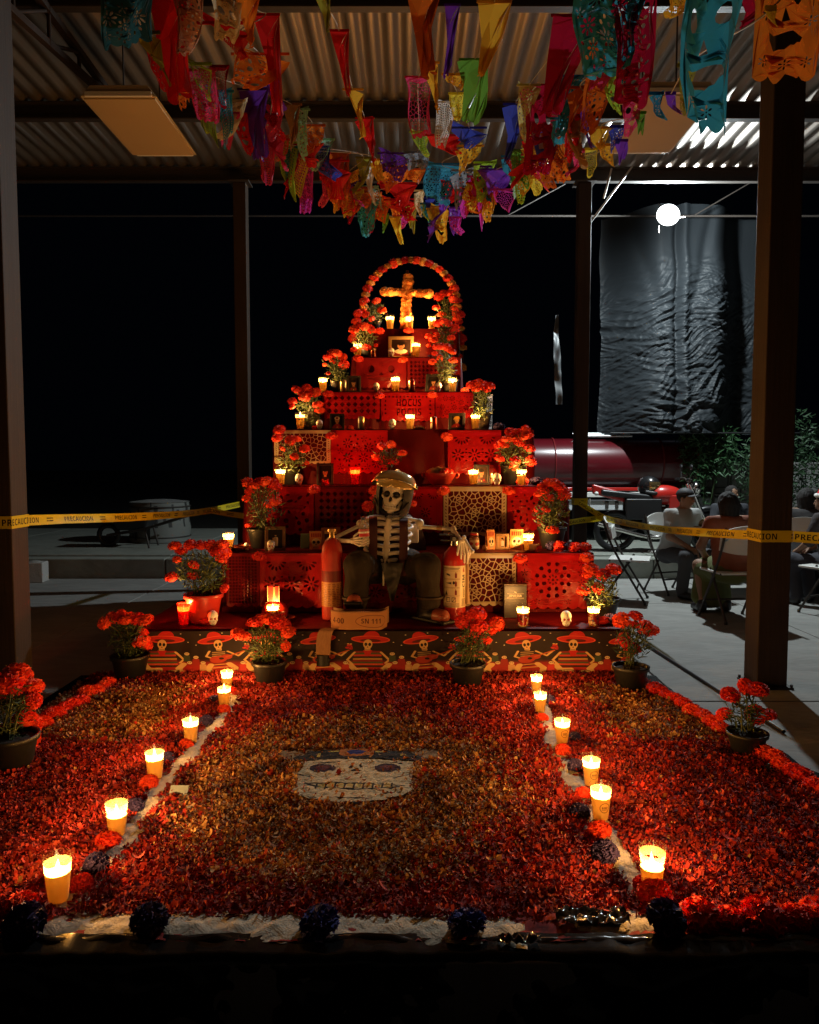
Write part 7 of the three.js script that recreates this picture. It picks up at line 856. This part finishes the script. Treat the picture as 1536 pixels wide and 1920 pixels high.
seated('person in a red and white party hat at the right picture edge', F(1566, 1140), Math.PI + 0.6, { shirt: cloth(0.04, 0.03, 0.03), trousers: cloth(0.03, 0.03, 0.04), santa: true, sleeve: 0.95, lean: 0.1 });
{ const c = thing('crate_stack', 'white plastic barrel standing behind the person in black', 'barrel', F(1520, 1086)); part(c, 'barrel', lathe([[0.001, 0.002], [0.17, 0], [0.19, 0.04], [0.2, 0.3], [0.19, 0.58], [0.16, 0.64], [0.001, 0.645]], 28), M.whitePlastic); part(c, 'lid', lathe([[0.001, 0.66], [0.1, 0.66], [0.105, 0.64]], 24), M.white); }

// ------------------------------------------------------------------ motorcycle
{
  const b = P(1152, 1026, 9.85), t = thing('motorcycle', 'red and black motorcycle parked behind the empty chair', 'motorcycle', [b.x, 0.262, b.z], undefined, -0.12); t.scale.setScalar(0.9); const wb = 1.32, R = 0.3;
  const wheel = (x) => { const w = part(t, 'wheel', new THREE.TorusGeometry(R - 0.05, 0.012, 8, 40).translate(x, R, 0), M.steelDark); part(w, 'tyre', new THREE.TorusGeometry(R - 0.045, 0.048, 12, 44).translate(x, R, 0), M.rubber); const sp = []; for (let k = 0; k < 6; k++) { const a = k / 6 * 6.2832; sp.push(bar([x, R, 0], [x + Math.cos(a) * (R - 0.06), R + Math.sin(a) * (R - 0.06), 0], 0.011, 6)); } part(w, 'spokes', sp, M.steelDark); part(w, 'hub', new THREE.CylinderGeometry(0.1, 0.1, 0.05, 24).rotateX(1.57).translate(x, R, 0), M.steelDark); };
  wheel(0); wheel(wb);
  part(t, 'frame', [tube([[0.95, 0.86, 0], [0.7, 0.62, 0], [0.55, 0.32, 0.08], [0.3, 0.36, 0.1]], 0.022, 20), tube([[0.98, 0.8, 0], [0.88, 0.5, 0], [0.78, 0.3, 0]], 0.022, 16), bar([0.3, 0.34, 0.1], [0, R, 0.1], 0.022), bar([0.3, 0.34, -0.1], [0, R, -0.1], 0.022)], M.steelDark); part(t, 'engine', [box(0.3, 0.2, 0.22, 0.58, 0.38, 0, 0.03), box(0.16, 0.22, 0.18, 0.66, 0.54, 0, 0.02), ...[0, 1, 2, 3, 4].map((k) => box(0.19, 0.01, 0.21, 0.66, 0.47 + k * 0.035, 0, 0.003))], M.steelDark); part(t, 'engine_cover', new THREE.CylinderGeometry(0.09, 0.09, 0.04, 24).rotateX(1.57).translate(0.55, 0.36, 0.13), M.chrome); part(t, 'exhaust', tube([[0.74, 0.5, 0.1], [0.82, 0.32, 0.12], [0.55, 0.22, 0.13], [0.05, 0.32, 0.14], [-0.25, 0.4, 0.14]], 0.032, 30), M.chrome);
  part(t, 'fuel_tank', warp(sph(0.2, 0.68, 0.82, 0, 1.35, 0.72, 0.75, 28, 18), (v) => { if (v.x < 0.6) v.y -= 0.25 * (0.6 - v.x); }), M.redPaint); part(t, 'tank_fairing', [box(0.26, 0.2, 0.03, 0.86, 0.72, 0.13, 0.012).rotateZ(0), box(0.26, 0.2, 0.03, 0.86, 0.72, -0.13, 0.012)], M.redPaint); part(t, 'seat', warp(new RoundedBoxGeometry(0.74, 0.09, 0.24, 4, 0.035).translate(0.16, 0.8, 0), (v) => { v.y += 0.35 * Math.max(0, 0.1 - v.x) ** 1.2 - 0.02; }), M.rubber); part(t, 'tail_fairing', warp(box(0.46, 0.14, 0.16, -0.1, 0.79, 0, 0.03), (v) => { const f = clamp((0.1 - v.x) / 0.45, 0, 1); v.y += 0.12 * f; v.z *= 1 - 0.5 * f; }), M.redPaint); part(t, 'mudguard', new THREE.TorusGeometry(R + 0.03, 0.05, 6, 20, 1.6).rotateZ(0.9).scale(1, 1, 1.3).translate(wb, R, 0), M.rubber);
  for (const s of [-1, 1]) part(t, 'fork', bar([wb, R, s * 0.09], [1.02, 0.98, s * 0.09], 0.022), M.chrome); part(t, 'handlebar', tube([[0.92, 1.04, -0.36], [1.0, 1.06, -0.18], [1.02, 1.0, 0], [1.0, 1.06, 0.18], [0.92, 1.04, 0.36]], 0.013, 24), M.steelDark); for (const s of [-1, 1]) { part(t, 'mirror', [sph(0.05, 0.98, 1.22, s * 0.3, 0.4, 0.8, 1.2, 12, 8), bar([0.97, 1.05, s * 0.24], [0.98, 1.2, s * 0.3], 0.006, 6)], M.black); part(t, 'grip', bar([0.92, 1.04, s * 0.36], [0.95, 1.05, s * 0.26], 0.02), M.rubber); }
  part(t, 'side_panel', [warp(box(0.5, 0.3, 0.05, 0.38, 0.62, 0.13, 0.02), () => {}), warp(box(0.5, 0.3, 0.05, 0.38, 0.62, -0.13, 0.02), () => {})], M.rubber); part(t, 'headlight', sph(0.1, 1.12, 0.92, 0, 0.7, 1, 1, 20, 14), M.chrome); part(t, 'indicator', sph(0.03, -0.28, 0.84, 0.12, 1, 1, 1, 10, 8), M.whitePlastic); part(t, 'side_stand', bar([0.42, 0.26, 0.14], [0.5, 0.01, 0.26], 0.012), M.steelDark); part(t, 'number_plate', box(0.004, 0.12, 0.18, -0.36, 0.7, 0, 0.001).rotateY(0), M.white);
  const h = thing('motorcycle_helmet', 'black motorcycle helmet with a reflecting visor resting on the motorcycle', 'helmet', P(1217, 912, 9.85), undefined, 0.6); part(h, 'shell', warp(sph(0.14, 0, 0, 0, 0.92, 1, 1.1, 32, 24), (v) => { if (v.y < -0.1) v.y = -0.1; if (v.z > 0.06 && v.y < 0.05 && v.y > -0.06) v.z -= 0.012; }), phys(0.015, 0.015, 0.016, 0.25, { clearcoat: 1, clearcoatRoughness: 0.1 })); part(h, 'visor', new THREE.SphereGeometry(0.143, 28, 12, Math.PI * 0.2, Math.PI * 0.6, Math.PI * 0.36, Math.PI * 0.24).scale(0.93, 1, 1.1), mat(0.55, 0.38, 0.16, 0.12, { metalness: 0.9 })); part(h, 'chin_guard', tube([[-0.12, -0.07, 0.05], [-0.07, -0.085, 0.14], [0, -0.09, 0.165], [0.07, -0.085, 0.14], [0.12, -0.07, 0.05]], 0.028, 20), M.black);
}
{ // tank truck
  const c = P(1140, 868, 11.3), t = thing('tank_truck', 'dark red tank truck parked before the black tarp', 'truck', [c.x, 0.26, c.z]), L = P(1288, 868, 11.3).x - P(985, 868, 11.3).x, y = c.y - 0.26, R = 0.36;
  part(t, 'tank', warp(new THREE.CylinderGeometry(R, R, L, 48, 6).rotateZ(Math.PI / 2).translate(0, y, 0), (v) => { v.y += 0.003 * nz(v.x * 3, v.z * 3); }), phys(0.09, 0.004, 0.008, 0.3, { clearcoat: 0.6, clearcoatRoughness: 0.2 })); for (const s of [-1, 1]) part(t, 'tank_end', sph(R, s * L / 2, y, 0, 0.25, 1, 1, 24, 20), M.redPaint); for (const x of [-0.35, 0.3]) part(t, 'tank_band', new THREE.TorusGeometry(R + 0.005, 0.012, 6, 48).rotateY(Math.PI / 2).translate(x * L, y, 0), mat(0.16, 0.012, 0.014, 0.4));
  part(t, 'top_rail', [bar([-0.48 * L + 0.6, y + R + 0.07, 0.1], [0.12 * L, y + R + 0.07, 0.1], 0.018), bar([-0.48 * L + 0.6, y + R + 0.03, 0.22], [0.12 * L, y + R + 0.03, 0.22], 0.018), box(0.5, 0.05, 0.3, -0.1 * L, y + R + 0.04, 0, 0.01)], mat(0.6, 0.62, 0.62, 0.3, { metalness: 0.6 })); part(t, 'filler_cap', [new THREE.CylinderGeometry(0.12, 0.13, 0.09, 20).translate(0.1, y + R + 0.04, 0), box(0.05, 0.16, 0.04, 0.46 * L, y + R + 0.06, 0.1, 0.008)], M.steelDark);
  part(t, 'side_stripe', [box(L, 0.075, 0.04, 0, y - R - 0.1, 0.3, 0.008)], mat(0.75, 0.74, 0.7, 0.35)); part(t, 'side_rail', box(L, 0.05, 0.05, 0, y - R - 0.02, 0.3, 0.01), M.redPaint); part(t, 'chassis', box(L * 1.05, 0.14, 0.5, 0, y - R - 0.26, 0, 0.01), mat(0.55, 0.57, 0.58, 0.4)); const cells = []; for (let k = 0; k < 16; k++) if (k % 7 < 5) cells.push(box(0.05, 0.11, 0.02, -0.45 * L + k * L * 0.06, y - R - 0.25, 0.256, 0.004)); part(t, 'control_panel', cells, M.steelDark);
  for (const x of [-0.36, 0.3, 0.42]) part(t, 'wheel', [new THREE.TorusGeometry(0.19, 0.075, 12, 28).translate(x * L, 0.265, 0.2), new THREE.CylinderGeometry(0.14, 0.14, 0.1, 20).rotateX(1.57).translate(x * L, 0.265, 0.2)], M.rubber); part(t, 'rear_ladder', [bar([L / 2 + 0.3, 0.5, 0.2], [L / 2 + 0.3, 1.0, 0.2], 0.02), bar([L / 2 + 0.55, 0.5, 0.2], [L / 2 + 0.55, 1.0, 0.2], 0.02), bar([L / 2 + 0.3, 0.98, 0.2], [L / 2 + 0.55, 0.98, 0.2], 0.02), bar([L / 2 + 0.3, 0.7, 0.2], [L / 2 + 0.55, 0.7, 0.2], 0.02)], M.steelDark); part(t, 'rear_step', box(0.5, 0.3, 0.3, L / 2 + 0.35, 0.5, 0, 0.02), mat(0.25, 0.26, 0.27, 0.5));
}
{ // block wall behind the people
  const t = thing('block_wall', 'low wall of pale concrete blocks behind the people at the right', 'wall'), m = [0.2, 0.24, 0.17, 0.22].map((k) => mat(k, k, k * 0.95, 0.9, { bumpMap: rep(grain, 1, 1), bumpScale: 0.004 })), x0 = P(1330, 900, 11.6).x; const bg = new RoundedBoxGeometry(0.385, 0.185, 0.15, 1, 0.008);
  part(t, 'mortar', box(4.4, 1.15, 0.12, x0 + 2.2, 0.26 + 0.575, -11.73), mat(0.12, 0.12, 0.11, 0.95)); for (let r = 0; r < 6; r++) for (let k = 0; k < 11; k++) { const o = part(t, 'block', bg, pick(m)); o.position.set(x0 + 0.2 + k * 0.4 + (r % 2) * 0.2 - 0.1, 0.26 + 0.1 + r * 0.195, -11.7 + rr(-0.004, 0.004)); }
}
function bush(label, c, w, h, n, m) { const t = thing('bush', label, 'bush', c), leaves = [], st = []; for (let k = 0; k < 9; k++) { const a = rnd() * 6.28, e = V(Math.cos(a) * w * 0.32, h * rr(0.5, 0.9), Math.sin(a) * w * 0.25); st.push(tube([V(0, 0, 0), e.clone().multiplyScalar(0.5).add(V(0, 0.05, 0)), e], 0.006, 8, 5)); for (let j = 0; j < n / 9; j++) { const q = e.clone().add(V(rr(-1, 1) * w * 0.26, rr(-1, 1) * h * 0.2, rr(-1, 1) * w * 0.22)), g = leafG.clone().scale(0.10, rr(0.06, 0.12), 0.08); g.rotateY(rnd() * 6.28).applyQuaternion(new THREE.Quaternion().setFromUnitVectors(V(0, 1, 0), V(rr(-1, 1), rr(-0.8, 0.8), rr(-1, 1)).normalize())); leaves.push(g.translate(q.x, q.y, q.z)); } } part(t, 'stem', st, M.greenDark); part(t, 'foliage', leaves, m); return t; }
bush('dark green bush at the right end of the tank truck', V(P(1322, 900, 10.9).x, 0.26, -10.9), 0.7, 1.6, 1800, mat(0.02, 0.07, 0.02, 0.6)); bush('green bush above the people at the right picture edge', V(P(1512, 900, 9.9).x, 0.26, -10.2), 1.3, 1.75, 2400, mat(0.013, 0.042, 0.013, 0.6)); 
// left background
{
  const c = G(300, 962, 0.26); const t = thing('water_tank', 'dim pale water tank with dark streaks in the left background', 'water tank', V(P(300, 962, 11.2).x, 0.26, -11.2)); const tex = canvas(256, 128, (g) => { g.fillStyle = '#6b6e69'; g.fillRect(0, 0, 256, 128); g.fillStyle = 'rgba(20,20,20,0.75)'; for (let k = 0; k < 46; k++) { const x = (k * 67) % 256; g.fillRect(x, (k * 37) % 60, 2 + k % 5, 20 + (k * 13) % 50); } });
  part(t, 'tank', warp(new THREE.CylinderGeometry(0.42, 0.44, 0.58, 40, 6).translate(0, 0.3, 0), (v) => { v.x *= 1 + 0.02 * Math.sin(v.y * 40); }), mat(1, 1, 1, 0.7, { map: tex })); part(t, 'lid', lathe([[0.001, 0.62], [0.2, 0.615], [0.43, 0.585]], 32), mat(0.22, 0.22, 0.21, 0.7)); part(t, 'hoop', [0.08, 0.52].map((y) => new THREE.TorusGeometry(0.437, 0.01, 6, 40).rotateX(1.57).translate(0, y, 0)), M.steelDark);
  const d = thing('wheelbarrow', 'black tub of a wheelbarrow before the water tank', 'wheelbarrow', V(P(252, 962, 10.4).x, 0.26, -10.4)); part(d, 'tub', warp(box(0.5, 0.2, 0.4, 0, 0.34, 0, 0.04), (v) => { const f = (v.y - 0.24) / 0.2; v.x *= 0.75 + 0.35 * f; v.z *= 0.75 + 0.3 * f; }), M.black); part(d, 'wheel', new THREE.TorusGeometry(0.13, 0.035, 10, 24).translate(-0.36, 0.165, 0), M.rubber); for (const s of [-1, 1]) part(d, 'shaft', tube([[-0.36, 0.165, s * 0.06], [0.1, 0.24, s * 0.16], [0.7, 0.42, s * 0.24]], 0.016, 14), M.steelDark); for (const s of [-1, 1]) part(d, 'leg', bar([0.2, 0.26, s * 0.17], [0.26, 0, s * 0.19], 0.014), M.steelDark);
  const b = thing('loose_block', 'pale concrete block lying at the kerb right of the left post', 'block', V(P(62, 1064, 8.9).x, 0.0, -8.95), undefined, 0.1); part(b, 'block', new RoundedBoxGeometry(0.24, 0.24, 0.2, 2, 0.012).translate(0, 0.12, 0), mat(0.4, 0.4, 0.38, 0.9, { bumpMap: rep(grain, 1, 1), bumpScale: 0.004 })); part(b, 'mortar_patch', warp(sph(0.08, 0, 0.24, 0, 1.1, 0.2, 0.8, 14, 10), (v) => { v.y += 0.01 * nz(v.x * 40, v.z * 40); }), mat(0.3, 0.3, 0.28, 0.95));
}

renderer.render(scene, camera);
